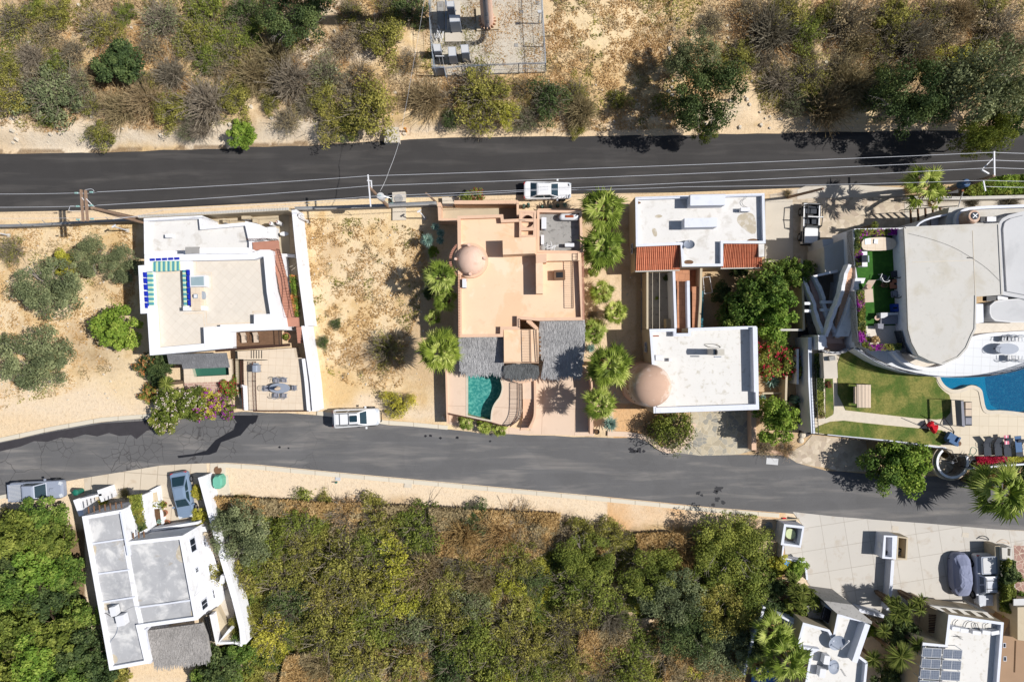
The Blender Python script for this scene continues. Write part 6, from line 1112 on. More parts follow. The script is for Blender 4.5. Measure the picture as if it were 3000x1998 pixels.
for i,(q,r)in enumerate([((545,1010),12),((572,1072),10),((545,1125),10),((530,1180),9)]):x,y=O1(.3,q)[0];setp(MB().rings([[(a,b,0)for a,b in circ(x,y,r/30,9)],[(a+.03,b,r/60)for a,b in circ(x,y,r/33,9)],[(a,b,r/36)for a,b in circ(x,y,r/70,9)]]).build('boulder',M['rock']),'white boulder at the alley mouth, %s from the top'%ORD[i],'boulder','white boulders at the alley mouth')
dc=setp(MB().box((*W(2262,1351),.0),(1.15,.62,.045),-5).build('drain_cover',M['palegrey']),'rectangular grey drain cover set in the lower road','drain cover')
plant('leafy',2600,1365,62,'leaf','left half of the big dark street tree above the lower road','tree',hs=1.25);plant('leafy',2650,1360,66,'lush','right half of the big dark street tree above the lower road','tree',hs=1.25)
fanpalm(2945,1440,84,5.5,'large fan palm at the right edge over the lower road',34,71);plant('leafy',2860,1400,30,'dark','dark shrub under the planter wall near the big right palm','shrub');plant('leafy',2985,1385,40,'dark','dark shrub behind the large right-edge palm','shrub')
# white tiled terrace and artificial turf terrace
v=thing('villa','large white villa with rounded cream roof, terraces and twin outside stairs','house',(*W(2750,830),0))
TP=D2(ZT,(1030,0),(560,-200),(560,300),(540,450))+chaikin(D2(ZT,(560,470),(800,620),(1050,695),(1340,745),(1620,755),(1900,745),(2150,700),(2355,640),(2700,520)),1,False)+D2(ZT,(2700,200),(1800,200))
MB().prism(TP,ZL,ZT).build('terrace',M['whitetile'],v)
mb=MB();cur=chaikin(D2(ZT,(540,440),(800,610),(1050,690),(1340,740),(1620,750),(1900,740),(2150,695),(2355,632),(2700,510)),1,False);railing(v,'terrace_railing',cur,ZT,.85,'iron',.16);part(v,'terrace_rim',strip(cur,.16),ZT-.1,ZT+.05,'trim')
part(v,'curved_wall',strip(D2(ZT+.7,*chaikin([(940,470),(1040,580),(1180,650),(1350,672),(1480,650),(1610,570),(1700,450),(1790,310),(2355,275),(2700,250)],2,False)),.3),ZT,ZT+.7,'white');part(v,'inner_floor',D2(ZT+.08,*chaikin([(1020,250),(1000,480),(1180,640),(1350,662),(1480,640),(1610,560),(1790,300),(2400,280),(2400,100),(1400,0)],1)),ZT,ZT+.1,'travertine')
zt_=5.6
part(v,'turf_terrace',D1(zt_,(525,480),(1075,470),(1120,1545),(1110,1800),(620,1760),(545,1100)),ZL-1,zt_,'white');lay('turf',D1(zt_,(600,560),(1000,560),(1060,1540),(640,1535),(545,900)),zt_+.03,'turf',v);lay('terrace_paving',D1(zt_,(640,1530),(1010,1520),(1040,1760),(700,1740)),zt_+.04,'travertine',v)
# main roof
MR=D1(ZV,(1068,470),(2075,428),(2115,1190),(1830,1205))+D2(ZV,(1825,230),(1790,300),(1730,440),(1640,540),(1470,612),(1340,570),(1220,510),(1150,380),(1112,240))+D1(ZV,(1090,900))
MB().prism(MR,zt_,ZV-.02,top=False).build('wall',M['white'],v);MB().poly(MR,ZV).build('roof',M['cream'],v);MB().prism(ccw(MR),ZV-.25,ZV-.01,top=False).build('fascia',M['cream'],v);part(v,'roof_edge',strip(MR+MR[:1],.16),ZV-.1,ZV+.06,'cream');part(v,'roof_seam',strip(D1(ZV,(1800,500),(1830,1200)),.05),ZV,ZV+.02,'rock');part(v,'roof_seam',strip(D1(ZV,(1150,840),(1820,820)),.04),ZV,ZV+.015,'rock')
cable('cable',xyz(D1(ZV,*chaikin([(1100,530),(1350,590),(1600,680),(1790,795),(1950,900),(2090,1040)],2,False)),ZV+.03),.009,'blackwire','thin cable curving across the cream villa roof');setp(MB().box((*D1(ZV,(1770,793))[0],ZV),(.45,.08,.06)).build('roof_bracket',M['iron']),'small black bracket on the middle of the cream villa roof','bracket')
# window band on the west side
part(v,'window_ledge',D1(6.5,(1010,870),(1090,850),(1112,1260),(1125,1540),(1040,1545),(1030,1240)),zt_,6.5,'trim');
for q in((1045,940,1085,1225),(1065,1288,1105,1535)):part(v,'window',D1(6.55,(q[0],q[1]),(q[2],q[1]),(q[2]+12,q[3]),(q[0]+15,q[3])),6.4,6.54,'glass')
for q in((1030,255,1100,490),(1105,490,1300,560)):part(v,'window',strip(D2(6.8,(q[0],q[1]),(q[2],q[3])),.12),zt_+.2,6.7,'glass')
# grey rounded vault roof on the right
gv=chaikin(D1(6.6,(2090,480),(2110,380),(2200,330)),1,False)+D1(6.6,(2355,290),(2700,265),(2700,1300),(2130,1190));MB().prism(gv,zt_-1,6.45).build('vault_roof',M['vault'],v);part(v,'roof_step',inset(gv,.35),6.44,6.6,'vault')
g2=chaikin(D1(6.2,(1990,1275),(2200,1240),(2700,1230),(2700,1485),(2060,1485),(1985,1420)),1);part(v,'lower_vault_roof',g2,4,6.2,'vault');part(v,'gutter',strip(g2+g2[:1],.1),6.1,6.26,'palegrey')
part(v,'rear_deck',D1(5.5,(1550,250),(2355,240),(2700,230),(2700,700),(2050,480),(1500,470)),ZL-2,5.5,'cream');part(v,'rear_wall',strip(D1(6.0,*chaikin([(1640,450),(1640,330),(1720,270),(1900,250),(2355,235),(2700,225)],2,False)),.25),0,6.0,'trim')
mb=MB();l=chaikin(D1(5.6,(1200,470),(1260,400),(1400,350),(1560,320),(1640,290),(1700,265)),1,False);MB().prism(strip(l,.15),0,5.4).build('curved_wall',M['trim'],v)
for i,(a,b,c_,d_)in enumerate([(1250,1340,400,460),(1370,1450,370,455),(1460,1640,345,450)]):part(v,'curved_roof',D1(4.6,(a,c_),(b,c_-20),(b,d_),(a,d_)),3.5,4.6-(i==1)*.2,'glass' if i==0 else 'trim')
tk=thing('water_tank','round tan water tank with dark lid and white cross behind the villa roof','water tank',(*D1(7,(1820,345))[0],5.5));x,y=D1(7.1,(1820,345))[0];MB().lathe(x,y,[(.62,5.5),(.66,6.0),(.62,6.6),(.64,6.65),(.6,6.95),(.5,7.1),(0,7.12)],26).build('shell',M['tan'],tk);MB().prism(circ(x+.03,y+.03,.33,18),7.1,7.16).build('lid',M['darkfab'],tk);MB().prism(strip([(x-.18,y-.16),(x+.24,y+.22)],.07),7.16,7.18).prism(strip([(x-.16,y+.2),(x+.2,y-.14)],.07),7.162,7.185).build('lid_cross',M['white2'],tk)
x,y=D1(6.2,(1950,372))[0];acunit(x,y,5.51,.9,.4,.6,0,'small black pump unit right of the tan water tank','pump_unit','black',cat='pump');x,y=D1(6.4,(2060,372))[0];acunit(x-.3,y,5.51,.8,.4,.7,0,'white condenser between the pump and the grey rounded roof');x,y=D1(6.3,(2030,1228))[0];acunit(x,y,5.4,.85,.4,.6,0,'black and white condenser at the lower corner of the cream villa roof',mat='black');x,y=D1(6.3,(2150,1222))[0];acunit(x,y,5.4,.9,.35,.65,3,'white condenser right of the black one below the grey rounded roof')
part(v,'white_slab',D1(5.9,(1830,1290),(1915,1290),(1920,1490),(1830,1500)),ZT,5.9,'trim')
# planters with bougainvillea round the turf terrace
def planter(parent,pts,z0,z1):part(parent,'planter',pts,z0,z1-.12,'soil');q=ccw(pts);i=inset(q,.13);MB().prism(q,z0,z1,holes=[i]).build('planter_rim',M['white'],parent)
for k,(q,z_,n)in enumerate([(D1(6.3,(520,490),(1010,482),(1012,545),(600,560),(610,875),(540,885)),6.1,5200),(D1(6.3,(548,1145),(618,1140),(638,1325),(560,1335)),6.1,1500),(D1(6.3,(560,1340),(632,1335),(650,1700),(580,1700)),6.1,2400),(D2(6.3,(600,330),(650,370),(700,410),(1020,392),(1020,460),(700,465),(610,420)),6.1,3000)]):
 planter(v,q,zt_-.6,6.15);t=thing('planter_shrub',['green and purple bougainvillea in the L-shaped planter at the top left of the turf terrace','short planter strip of green shrub by the turf terrace stair head','green and purple planting along the left edge of the turf terrace','green and purple planting in the curved front planter of the terrace'][k],'shrub',(*q[0],6));hedgecrown(t,q,6.0,6.45,n,[('purple',.28),('green',.3),('olive',.22),('dark',.2)],.12,20+k)
featherpalm(2360+750/3.68,540+440/3.68,26,3.0,'small feather palm above the bougainvillea planter of the villa',12,7);
# terrace furniture
t=thing('bar_counter','kidney-shaped beige stone bar counter on the turf terrace','bar counter',(*D1(6.5,(780,640))[0],zt_));P=chaikin(D1(6.5,(605,600),(700,575),(860,570),(960,590),(980,640),(950,700),(850,715),(680,718),(605,700)),1);part(t,'body',inset(P,.1),zt_,6.45,'white');part(t,'countertop',P,6.45,6.52,'patiotile');part(t,'cooktop',D1(6.55,(640,590),(700,588),(700,645),(645,650)),6.52,6.56,'steel');part(t,'sink',D1(6.55,(740,590),(780,595),(775,645),(735,640)),6.52,6.6,'white2')
g=thing('barbecue_grill','steel barbecue on a white base at the left edge of the turf','grill',(*D1(6.5,(640,800))[0],zt_));part(g,'base',D1(6.4,(605,725),(665,725),(668,888),(612,888)),zt_,6.4,'white');part(g,'hood',D1(6.8,(610,765),(668,762),(670,840),(612,840)),6.4,6.75,'glass');MB().tube((*D1(6.7,(684,768))[0],6.6),(*D1(6.7,(686,838))[0],6.6),.04).build('handle',M['steel'],g)
t=thing('day_bed','beige padded day bed with raised head on the sunny turf','day bed',(*D1(6,(685,1200))[0],zt_));part(t,'mattress',D1(6.1,(635,1140),(725,1125),(735,1270),(640,1275)),zt_+.15,6.1,'beigefab');q=D1(6.4,(660,1038),(740,1035),(722,1130),(632,1135));MB().add([(*q[0],6.7),(*q[1],6.7),(*q[2],6.1),(*q[3],6.1),(*q[0],6.6),(*q[1],6.6),(*q[2],6.0),(*q[3],6.0)],[(0,3,2,1),(4,5,6,7),(0,1,5,4),(1,2,6,5),(3,0,4,7)]).build('headrest',M['beigefab'],t);MB().prism(circ(*D1(6.5,(676,1105))[0],.2,14),6.15,6.62).build('pillow',M['tan'],t)
part(t,'base',D1(5.9,(645,1150),(720,1145),(728,1262),(648,1265)),zt_,zt_+.16,'darkfab')
for i,(a,b,rz,s,m_)in enumerate([(835,1010,-20,'darkfab','white2'),(955,970,10,'darkfab','iron'),(955,1185,5,'grayfab','iron')]):x,y=D1(6.1,(a,b))[0];chair(x,y,zt_+.03,rz,['white-framed dark armchair in the middle of the turf terrace','charcoal armchair above the wooden-topped table on the turf','grey armchair below the wooden-topped table on the turf'][i],m_,s).scale=(1.3,1.3,1.2)
t=thing('coffee_table','table with a stepped light wooden top between two dark armchairs','table',(*D1(6,(958,1075))[0],zt_));part(t,'base',D1(6,(908,1020),(1003,1018),(1012,1130),(915,1132)),zt_+.3,6.02,'black');part(t,'tabletop',D1(6.1,(940,1028),(1000,1025),(1002,1060),(955,1062),(958,1085),(1003,1088),(1005,1120),(915,1125),(912,1058),(938,1056)),6.02,6.07,'pot')
for q in((912,1025),(1000,1022),(1008,1125),(918,1128)):a=D1(6,q)[0];MB().tube((*a,zt_),(*a,6),.03).build('leg',M['iron'],t)
x,y=D1(6.2,(850,1085))[0];chair(x,y,zt_+.03,60,'small brown stool-like chair beside the white-framed armchair','wood','wood').scale=(.8,.8,.8)
t=thing('cool_box','bright blue cool box against the villa window wall','cool box',(*D1(6,(980,1330))[0],zt_));part(t,'box',D1(6.2,(945,1290),(1010,1285),(1018,1375),(950,1375)),zt_,6.15,'brightblue');part(t,'lid',inset(D1(6.2,(945,1290),(1010,1285),(1018,1375),(950,1375)),.05),6.15,6.22,'brightblue');part(t,'handle',D1(6.3,(948,1325),(990,1322),(992,1340),(950,1343)),6.22,6.26,'black')
t=thing('grey_sofa','pale grey corner sofa at the lower end of the turf','sofa',(*D1(6,(900,1440))[0],zt_));part(t,'seat',D1(6.1,(820,1395),(1000,1390),(990,1505),(810,1510)),zt_+.1,6.05,'grayfab');part(t,'backrest',D1(6.5,(815,1385),(1000,1382),(1000,1405),(905,1410),(850,1440),(815,1445)),zt_+.1,6.45,'palegrey');part(t,'armrest',D1(6.4,(785,1500),(850,1505),(845,1560),(790,1555)),zt_+.1,6.3,'grayfab')
x,y=D1(6.2,(775,1440))[0];t=thing('side_table','small round tan table on the turf left of the grey sofa','side table',(x,y,zt_));MB().prism(circ(x,y,.23,16),6.12,6.17,bot=True).build('tabletop',M['tan'],t);MB().tube((x,y,zt_),(x,y,6.12),.03).build('leg',M['iron'],t)
potted(2360+735/3.68,900+350/3.68,10,'wide bowl of brown plants on the sunny terrace paving',5.62,1.2,'wood','gold');potted(2360+672/3.68,900+345/3.68,6,'small dark pot left of the brown plant bowl',5.62,.8,'soil','green')
# villa dining set on the white terrace
tb=thing('villa_table','oval dark mesh table on the white tiled villa terrace','table',(0,0,0));x,y=D2(6.0,(2260,450))[0];MB().prism(circ(0,0,1.05,28,ry=.5),.7,.74,bot=True).build('tabletop',M['greymetal'],tb)
for a in(-.7,.7):MB().tube((a,0,0),(a,0,.7),.04).build('leg',M['iron'],tb)
tb.location=(x,y,ZT)
for i,(a,b,rz)in enumerate([(2180,465,-90),(2290,335,180),(2240,340,170),(2300,550,0),(2370,340,180),(2370,555,0)]):x,y=D2(5.8,(a,b))[0];chair(x,y,ZT,rz,'pale-seated wire chair at the villa terrace table, '+['left end','upper middle','upper left','lower left','upper right','lower right'][i],'greymetal','palegrey','chairs round the villa table').scale=(1.15,)*3
# twin outside stairs left of the villa
ts=thing('twin_stairs','white curved twin staircase with brown treads left of the villa','stairs',(*W(2440,870),0))
flight(ts,(15,985),(100,985),(235,1700),(400,1700),2.1,3.1,18,'darkstair',D1);flight(ts,(440,900),(505,900),(310,1650),(415,1650),5.7,3.1,20,'stair2',D1)
part(ts,'lower_landing',D2(2.5,(180,230),(520,230),(530,420),(400,470),(200,450)),1.4,2.5,'darkstair')
def bal(pts,z0,z1,w=.3):
 l=chaikin(pts,1,False);n=len(l);mb=MB();P=strip(l,w);L_,R_=P[:n],P[n:][::-1]
 for i in range(n-1):
  za=z0+(z1-z0)*i/(n-1)+.12*(i%2);zb=z0+(z1-z0)*(i+1)/(n-1)+.12*((i+1)%2)
  v8=[(*L_[i],za),(*L_[i+1],zb),(*R_[i+1],zb),(*R_[i],za)];mb.add(v8+[(a,b,max(0,c-.9))for a,b,c in v8],[(3,2,1,0),(0,1,5,4),(2,3,7,6),(1,2,6,5),(3,0,4,7)])
 return mb.build('balustrade',M['white'],ts)
bal(D1(3,(5,985),(25,1080),(60,1180),(95,1260),(110,1380),(145,1500),(190,1650),(195,1760)),2.4,3.4);bal(D1(3,(110,990),(150,1080),(195,1190),(200,1330),(240,1450),(290,1560),(330,1650)),2.6,3.5);bal(D1(5,(415,880),(388,1000),(390,1130),(375,1260),(350,1350),(320,1500),(295,1640)),6.1,3.6);qa=D1(5,(492,1020),(478,1180),(450,1400),(400,1640));qb=D1(5,(600,1020),(560,1180),(556,1400),(552,1640));zz_=(5.75,5.4,4.6,3.6);MB().add([(*p,z)for p,z in zip(qa,zz_)]+[(*p,z)for p,z in zip(qb,zz_)]+[(*p,1.0)for p in qa],[(0,1,5,4),(1,2,6,5),(2,3,7,6),(8,9,1,0),(9,10,2,1),(10,11,3,2)]).build('sloping_wall',M['white'],ts)
for q in((-10,1285,60),(-10,1365,60),(165,1270,360),(165,1355,350)):part(ts,'beam',D1(3.2,(q[0],q[1]-15),(q[2],q[1]-15),(q[2],q[1]+15),(q[0],q[1]+15)),2.9,3.2,'white')
part(ts,'beam',D1(3.9,(80,985),(345,920),(350,950),(100,1000)),3.5,3.9,'white');part(ts,'newel_block',D2(3.7,(135,300),(215,300),(222,400),(190,460),(140,460)),0,3.7,'white');part(ts,'lower_wall',D1(2.6,(30,950),(560,850),(600,1800),(200,1800)),0,.3,'concgrey')
part(ts,'curved_wall',strip(D2(3.4,*chaikin([(190,460),(260,495),(400,495),(500,440),(560,440)],2,False)),.2),1.0,3.3,'white');railing(ts,'railing',D2(3.9,(190,460),(300,500),(400,495),(540,430)),3.2,.7,'iron',.2);part(ts,'outer_wall',D2(4.6,(535,60),(560,60),(590,380),(640,460),(600,455),(545,400)),1.0,4.6,'white')
ah=thing('annex_roof','plain pale sloping annex roof between the parked off-roader and the villa stairs','roof',(*D1(4,(350,780))[0],0));part(ah,'annex',D1(3.6,(200,680),(515,550),(530,900),(210,965)),0,3.6,'cream');part(ah,'annex_wing',D1(3.4,(190,590),(310,585),(310,680),(205,690)),0,3.2,'palegrey')
# entrance yard between the tiled-roof house and the villa
slab('stone_yard',D1(.04,(-380,110),(-90,50),(560,30),(1070,60),(1080,470),(640,480),(520,560),(200,600),(160,1000),(-60,1000),(-380,870)),.04,M['flag2']);slab('concrete_yard',C1(.07,(1700,165),(1995,165),(2000,820),(1700,830)),.07,M['concrete']);slab('concrete_yard',D1(.06,(1065,150),(1700,150),(2355,130),(2700,120),(2700,480),(1075,480)),.06,M['concrete'])
slab('concrete_yard',D1(.065,(-90,60),(0,20),(560,10),(1060,40),(1060,130),(130,150),(-90,165)),.065,M['concrete'])
cw=thing('fence_wall','low beige wall with scalloped top at the bottom of the concrete yard','wall',(*C1(1.5,(1900,830))[0],0));part(cw,'wall',strip(C1(1.6,(1700,835),(2095,815)),.22),0,1.6,'beige')
pg=thing('slatted_carport','row of slanted brown beams and iron rail in the villa entrance yard','pergola',(*M1(2,(650,800))[0],0))
for i in range(5):q=375+i*122;MB().tube((*M1(2.6,(q,745-i*8))[0],2.6),(*M1(1.5,(q+15,1010))[0],1.5),.1,n=6).build('beam',M['wood'],pg)
railing(pg,'railing',M1(2.8,(230,760),(600,725),(1150,690)),2.4,.4,'iron',.25)
hd=thing('hedge','dense bright green hedge at the right end of the upper road','hedge',(*W(2920,545),0));hedgecrown(hd,M1(1.2,(1260,470),(1330,330),(1520,290),(1800,210),(2240,190),(2900,180),(2900,480),(1700,500),(1400,520)),.1,1.5,16000,[('green',.5),('lush',.5)],.15,9)
bw=thing('road_wall','cream low wall with dry vines below the bright hedge','wall',(*W(2850,570),0));part(bw,'wall',strip(M1(1.0,(340,560),(1200,565),(2240,540),(2800,530)),.3),0,1.0,'cream');plant('dead',2960,588,26,'grey','grey dead shrub at the right edge below the bright hedge','dead shrub');plant('dead',2850,592,18,'grey','small bare shrub behind the villa tank wall','dead shrub')
gt=thing('utility_boxes','dark meter boxes and small rail beside the roadside palm','utility boxes',(*M1(.5,(1050,440))[0],0));part(gt,'box',M1(1.0,(950,410),(1160,400),(1165,480),(960,490)),0,1.0,'black');part(gt,'cover',M1(1.0,(870,455),(945,445),(940,495),(870,480)),0,.8,'greymetal');railing(gt,'railing',M1(1.2,(905,565),(1060,560),(1060,500)),.2,.9,'iron',.3)
fanpalm(2713,543,64,6.0,'tall fan palm at the upper road edge left of the blue transformer',17,77,base=W(2665,560));fanpalm(2740,590,26,4.6,'lower pair of fan fronds below the tall roadside palm',5,78,base=W(2667,562))
lp=thing('lamp_post','white post standing at the top of the villa entrance yard','post',(*M1(.5,(1250,745))[0],0));MB().tube((*M1(1,(1255,740))[0],0),(*M1(4.5,(1240,445))[0],4.5),.05).build('post',M['whitemetal'],lp);MB().tube((*M1(4.5,(1240,445))[0],4.45),(*M1(4.6,(1240,440))[0],4.6),.1).build('cap',M['pot'],lp)
log=thing('leaning_pole','short brown timber pole leaning over the top edge of the concrete yard','pole',(*C1(.2,(1970,135))[0],0));MB().tube((*C1(.1,(1950,140))[0],0),(*C1(6.2,(2325,48))[0],6.2),.14,.11,8).build('post',M['polewood'],log);plant('thin',2308,568,12,'gold','tuft of golden dry grass at the foot of the brown pole','grass tuft')
# ------------------------------------------------------------ house bottom left
h=thing('angled_house','white angled house with grey flat roofs, timber beam ends and thatched terrace','house',(*W(400,1700),0))
OE=E1(4.4,(555,445),(828,398),(868,615),(1235,575),(1340,1145),(948,1200),(1005,1440),(742,1488));shell(h,OE,0,4.1,4.4,.32,'white','greyroof')
for a,b in[((612,632),(845,598)),((640,838),(880,806)),((680,1028),(915,992)),((938,1062),(1318,1010))]:part(h,'roof_ridge',strip(E1(4.25,a,b),.14),4.08,4.24,'trim')
part(h,'roof_ridge',strip(E1(4.2,(850,640),(915,1010),(960,1200)),.42),4.08,4.16,'white');part(h,'roof_ridge',strip(E1(4.5,(815,415),(868,715)),.16),4.08,4.5,'trim')
for q in[[(1225,615),(1238,610),(1262,755),(1235,760),(1195,735),(1190,690)],[(620,645),(655,640),(652,700),(635,722)],[(755,1370),(795,1390),(800,1430),(760,1445)],[(1245,790),(1268,785),(1283,862),(1255,850)],[(690,1035),(745,1030),(765,1050),(745,1080),(700,1080)],[(1290,1080),(1318,1070),(1330,1130),(1300,1135)]]:MB().poly(chaikin(E1(4.1,*q),2),4.104).build('roof_stain',M['stain'],h)
part(h,'side_wing',E1(.7,(1300,530),(1385,515),(1500,900),(1505,1020),(1420,1120),(1380,1120)),0,.6,'white')
wa,wb2=[Vector(q)for q in E1(4.4,(1235,575),(1340,1145))];wd=(wb2-wa).normalized();wn_=Vector((-wd.y,wd.x))
for q,w_,h_ in(((1308,637),1.15,1.0),((1426,802),.75,.7),((1452,965),.75,.7),((1385,1038),.75,1.1),((1385,622),.3,.4),((1333,808),.3,.5)):
 zz=min([k*.05 for k in range(5,80)],key=lambda z:abs((Vector(E1(z,q)[0])-wa).dot(wn_)));p=Vector(E1(zz,q)[0]);p=wa+wd*(p-wa).dot(wd);window(h,(p.x,p.y,zz),w_,h_,(wn_.x,wn_.y)if wn_.x>0 else(-wn_.x,-wn_.y))
for i in range(7):x,y=E1(4.0,(602+i*37,405-i*6))[0];MB().tube((x,y-.25,4.0),(x-.05,y+.35,4.0),.07,n=6).build('beam_end',M['wood'],h)
for i in range(3):x,y=E1(4.0,(905+i*36,582-i*5))[0];MB().tube((x,y-.2,4.0),(x-.05,y+.35,4.0),.07,n=6).build('beam_end',M['wood'],h)
part(h,'front_wall',strip(E1(2.4,(512,330),(552,440)),.5),0,2.4,'white');part(h,'front_wall',strip(E1(2.5,(515,340),(680,300)),.2),0,2.3,'white');part(h,'front_wall',E1(3.2,(830,398),(885,365),(925,570),(870,615)),0,3.2,'white');part(h,'front_wall',strip(E1(2.2,(960,300),(985,560)),.25),0,2.2,'white');part(h,'front_wall',strip(E1(2.6,(655,270),(680,350)),.3),0,2.3,'white');part(h,'front_wall',strip(E1(1.6,(1000,545),(1340,490)),.25),0,1.5,'white')
thatch(h,E1(3.7,(985,1222),(1365,1172),(1400,1260),(1422,1400),(1405,1418),(1250,1440),(1060,1465),(1040,1440)),3.5,.2,'thatchtan',zf=lambda x,y:3.6,seed=9,n=2800,drop=.2);part(h,'terrace_wall',E1(3.9,(948,1202),(985,1210),(1022,1440),(1005,1440)),0,3.95,'trim')
part(h,'lower_terrace',E1(.8,(1370,1130),(1470,1060),(1590,1300),(1480,1320),(1420,1420),(1370,1420)),0,.8,'beige');part(h,'terrace_parapet',strip(E1(1.6,(1430,1110),(1470,1310),(1560,1210)),.3),0,1.6,'white');part(h,'terrace_parapet',strip(E1(1.3,(1480,1305),(1590,1300),(1640,1320)),.2),0,1.3,'white')
t=thing('metal_rack','dark metal rack at the corner of the thatched terrace','rack',(*E1(1.5,(1405,1210))[0],.8));part(t,'shelf',E1(1.6,(1380,1130),(1405,1125),(1432,1290),(1408,1295)),1.4,1.5,'black');railing(t,'rail',E1(1.8,(1385,1125),(1435,1290)),.8,.9,'iron',.2)
for i,(a,b,w_,d_,rz)in enumerate([(768,1088,.5,.85,13),(818,1150,.75,.95,13)]):x,y=E1(4.8,(a,b))[0];acunit(x,y,4.11,w_,d_,.8,rz-90+90,['narrow white roof condenser, the upper of two on the grey roof','wide white roof condenser, the lower of two on the grey roof'][i])
cable('cable',xyz(E1(4.2,*chaikin([(670,1098),(720,1100),(755,1130),(800,1125)],2,False)),4.16),.025,'blackwire','short dark cable from the roof edge to the two condensers');cable('cable',xyz(E1(4.2,*chaikin([(798,1180),(790,1240),(740,1300),(725,1330)],2,False)),4.16),.025,'greymetal','grey cable running down from the condensers to the roof edge');cable('cable',xyz(E1(4.3,*chaikin([(850,1090),(900,1060),(1000,1045),(1150,1030),(1310,1000),(1380,920)],2,False)),4.3),.015,'palegrey','thin pale cable crossing the grey roofs from left to right')
for q in((1498,878),):x,y=E1(1.9,q)[0];acunit(x,y,.8,.4,.8,.9,-13,'white condenser hung on the sloping side wall of the angled house')
w=thing('boundary_wall','white wall slanting down the right side of the angled house lot','wall',(*W(650,1600),0));l=E1(1.9,(1360,178),(1420,400),(1500,700),(1590,1000),(1640,1200),(1650,1310));part(w,'wall',strip(l,.55),0,1.9,'white');part(w,'wall_foot',strip(E1(.8,(1395,300),(1455,430),(1530,700),(1600,900),(1625,1020)),.4),0,1.0,'white');slab('side_path',E1(.05,(1370,500),(1430,500),(1580,1000),(1600,1290),(1480,1290),(1450,1050)),.05,M['concrete'])
for i in range(14):part(h,'step',rect(*E1(.6,(1400+i*9,560+i*22))[0],.35,.3,-15),0,.9-i*.05,'beige')
slab('concrete_apron',E1(.05,(570,185),(1090,100),(1375,85),(1400,90),(1412,300),(1400,520),(1000,560),(900,330),(560,380),(575,290)),.05,M['sidewalk']);slab('concrete_apron',E1(.05,(1425,85),(1530,85),(1530,165),(1545,165),(1562,300),(1412,305),(1405,170),(1422,165)),.06,M['rock'])
setp(MB().prism(circ(*E1(.07,(1476,132))[0],.39,22),.05,.09).build('manhole_cover',M['wood']),'round brown manhole cover above the green covered bin','manhole cover')
bn=thing('covered_bin','green canvas-covered bin on a concrete pad beside the lower road','bin',(*E1(.5,(1466,215))[0],0));q=E1(1.1,(1435,170),(1500,168),(1500,262),(1436,262));MB().rings([[(a,b,.06)for a,b in ccw(chaikin(q,1))],[(a,b,.9)for a,b in ccw(chaikin(q,1))],[(a,b,1.15)for a,b in inset(chaikin(q,1),.12)]]).build('cover',M['dustbin'],bn);MB().box((*E1(1.1,(1440,215))[0],.06),(.1,1.0,.8)).build('side',M['green2'],bn)
wb=thing('wheelie_bin','dark green wheeled bin in front of the silver pickup','bin',(*E1(.5,(505,285))[0],0));x,y=E1(1,(512,284))[0];MB().lathe(x,y,[(.24,.05),(.28,1.0),(.3,1.02),(.1,1.1),(0,1.1)],16).build('body',M['green2'],wb);MB().box((x-.45,y-.05,.5),(.5,.12,.08),12).build('handle',M['green2'],wb)
gp=thing('garden_planter','long white bordered planter between the car and the vine wall','planter',(*E1(.5,(1060,380))[0],0));part(gp,'rim',E1(.5,(1012,272),(1075,240),(1085,330),(1110,480),(1105,540),(1065,545)),0,.5,'white');part(gp,'soil',E1(.55,(1028,285),(1062,280),(1072,345),(1035,350)),.5,.52,'beige');part(gp,'soil',E1(.55,(1040,395),(1080,392),(1092,500),(1062,510)),.5,.52,'soil')
agave(1075/2.313,1320+480/2.313,9,'small agave in the lower half of the white planter',30,.1,zb=.5);potted(1045/2.313,1320+365/2.313,9,'dark leafy pot at the left of the terracotta pots',0,1.2,'wood','olive');potted(1108/2.313,1320+365/2.313,10,'terracotta pot with green plant, topmost of the row by the blue car',0,1.4,'pot','green');potted(1113/2.313,1320+422/2.313,10,'empty wide terracotta pot, middle of the row by the blue car',0,0);potted(1132/2.313,1320+488/2.313,9,'terracotta pot at the bottom of the row by the blue car',0,0);potted(1080/2.313,1320+520/2.313,8,'clay pot with dry plant beside the house wall',0,1,'pot','dry')
t=thing('climbing_vine','thick green vine covering the pergola strip of the angled house','climber',(*E1(3,(930,430))[0],2.2));hedgecrown(t,E1(3.2,(860,310),(940,300),(955,420),(972,540),(935,550),(905,420)),2.2,3.2,4200,[('green',.5),('olive',.3),('dark',.2)],.13,31)
plant('thin',838/2.313,1320+292/2.313,16,'olive','bare-topped shrub where the pergola vine begins','shrub');plant('leafy',700/2.313,1320+345/2.313,12,'yellow','small yellow-green shrub in front of the beam ends','shrub');plant('leafy',1330/2.313,1320+285/2.313,18,'yellow','leafy branch over the right side of the blue car, upper','shrub');plant('leafy',1350/2.313,1320+440/2.313,22,'yellow','yellow-green shrub at the bonnet of the blue car','shrub');plant('tree',715,1830,40,'olive','olive tree overhanging the lower end of the slanting white wall','tree')
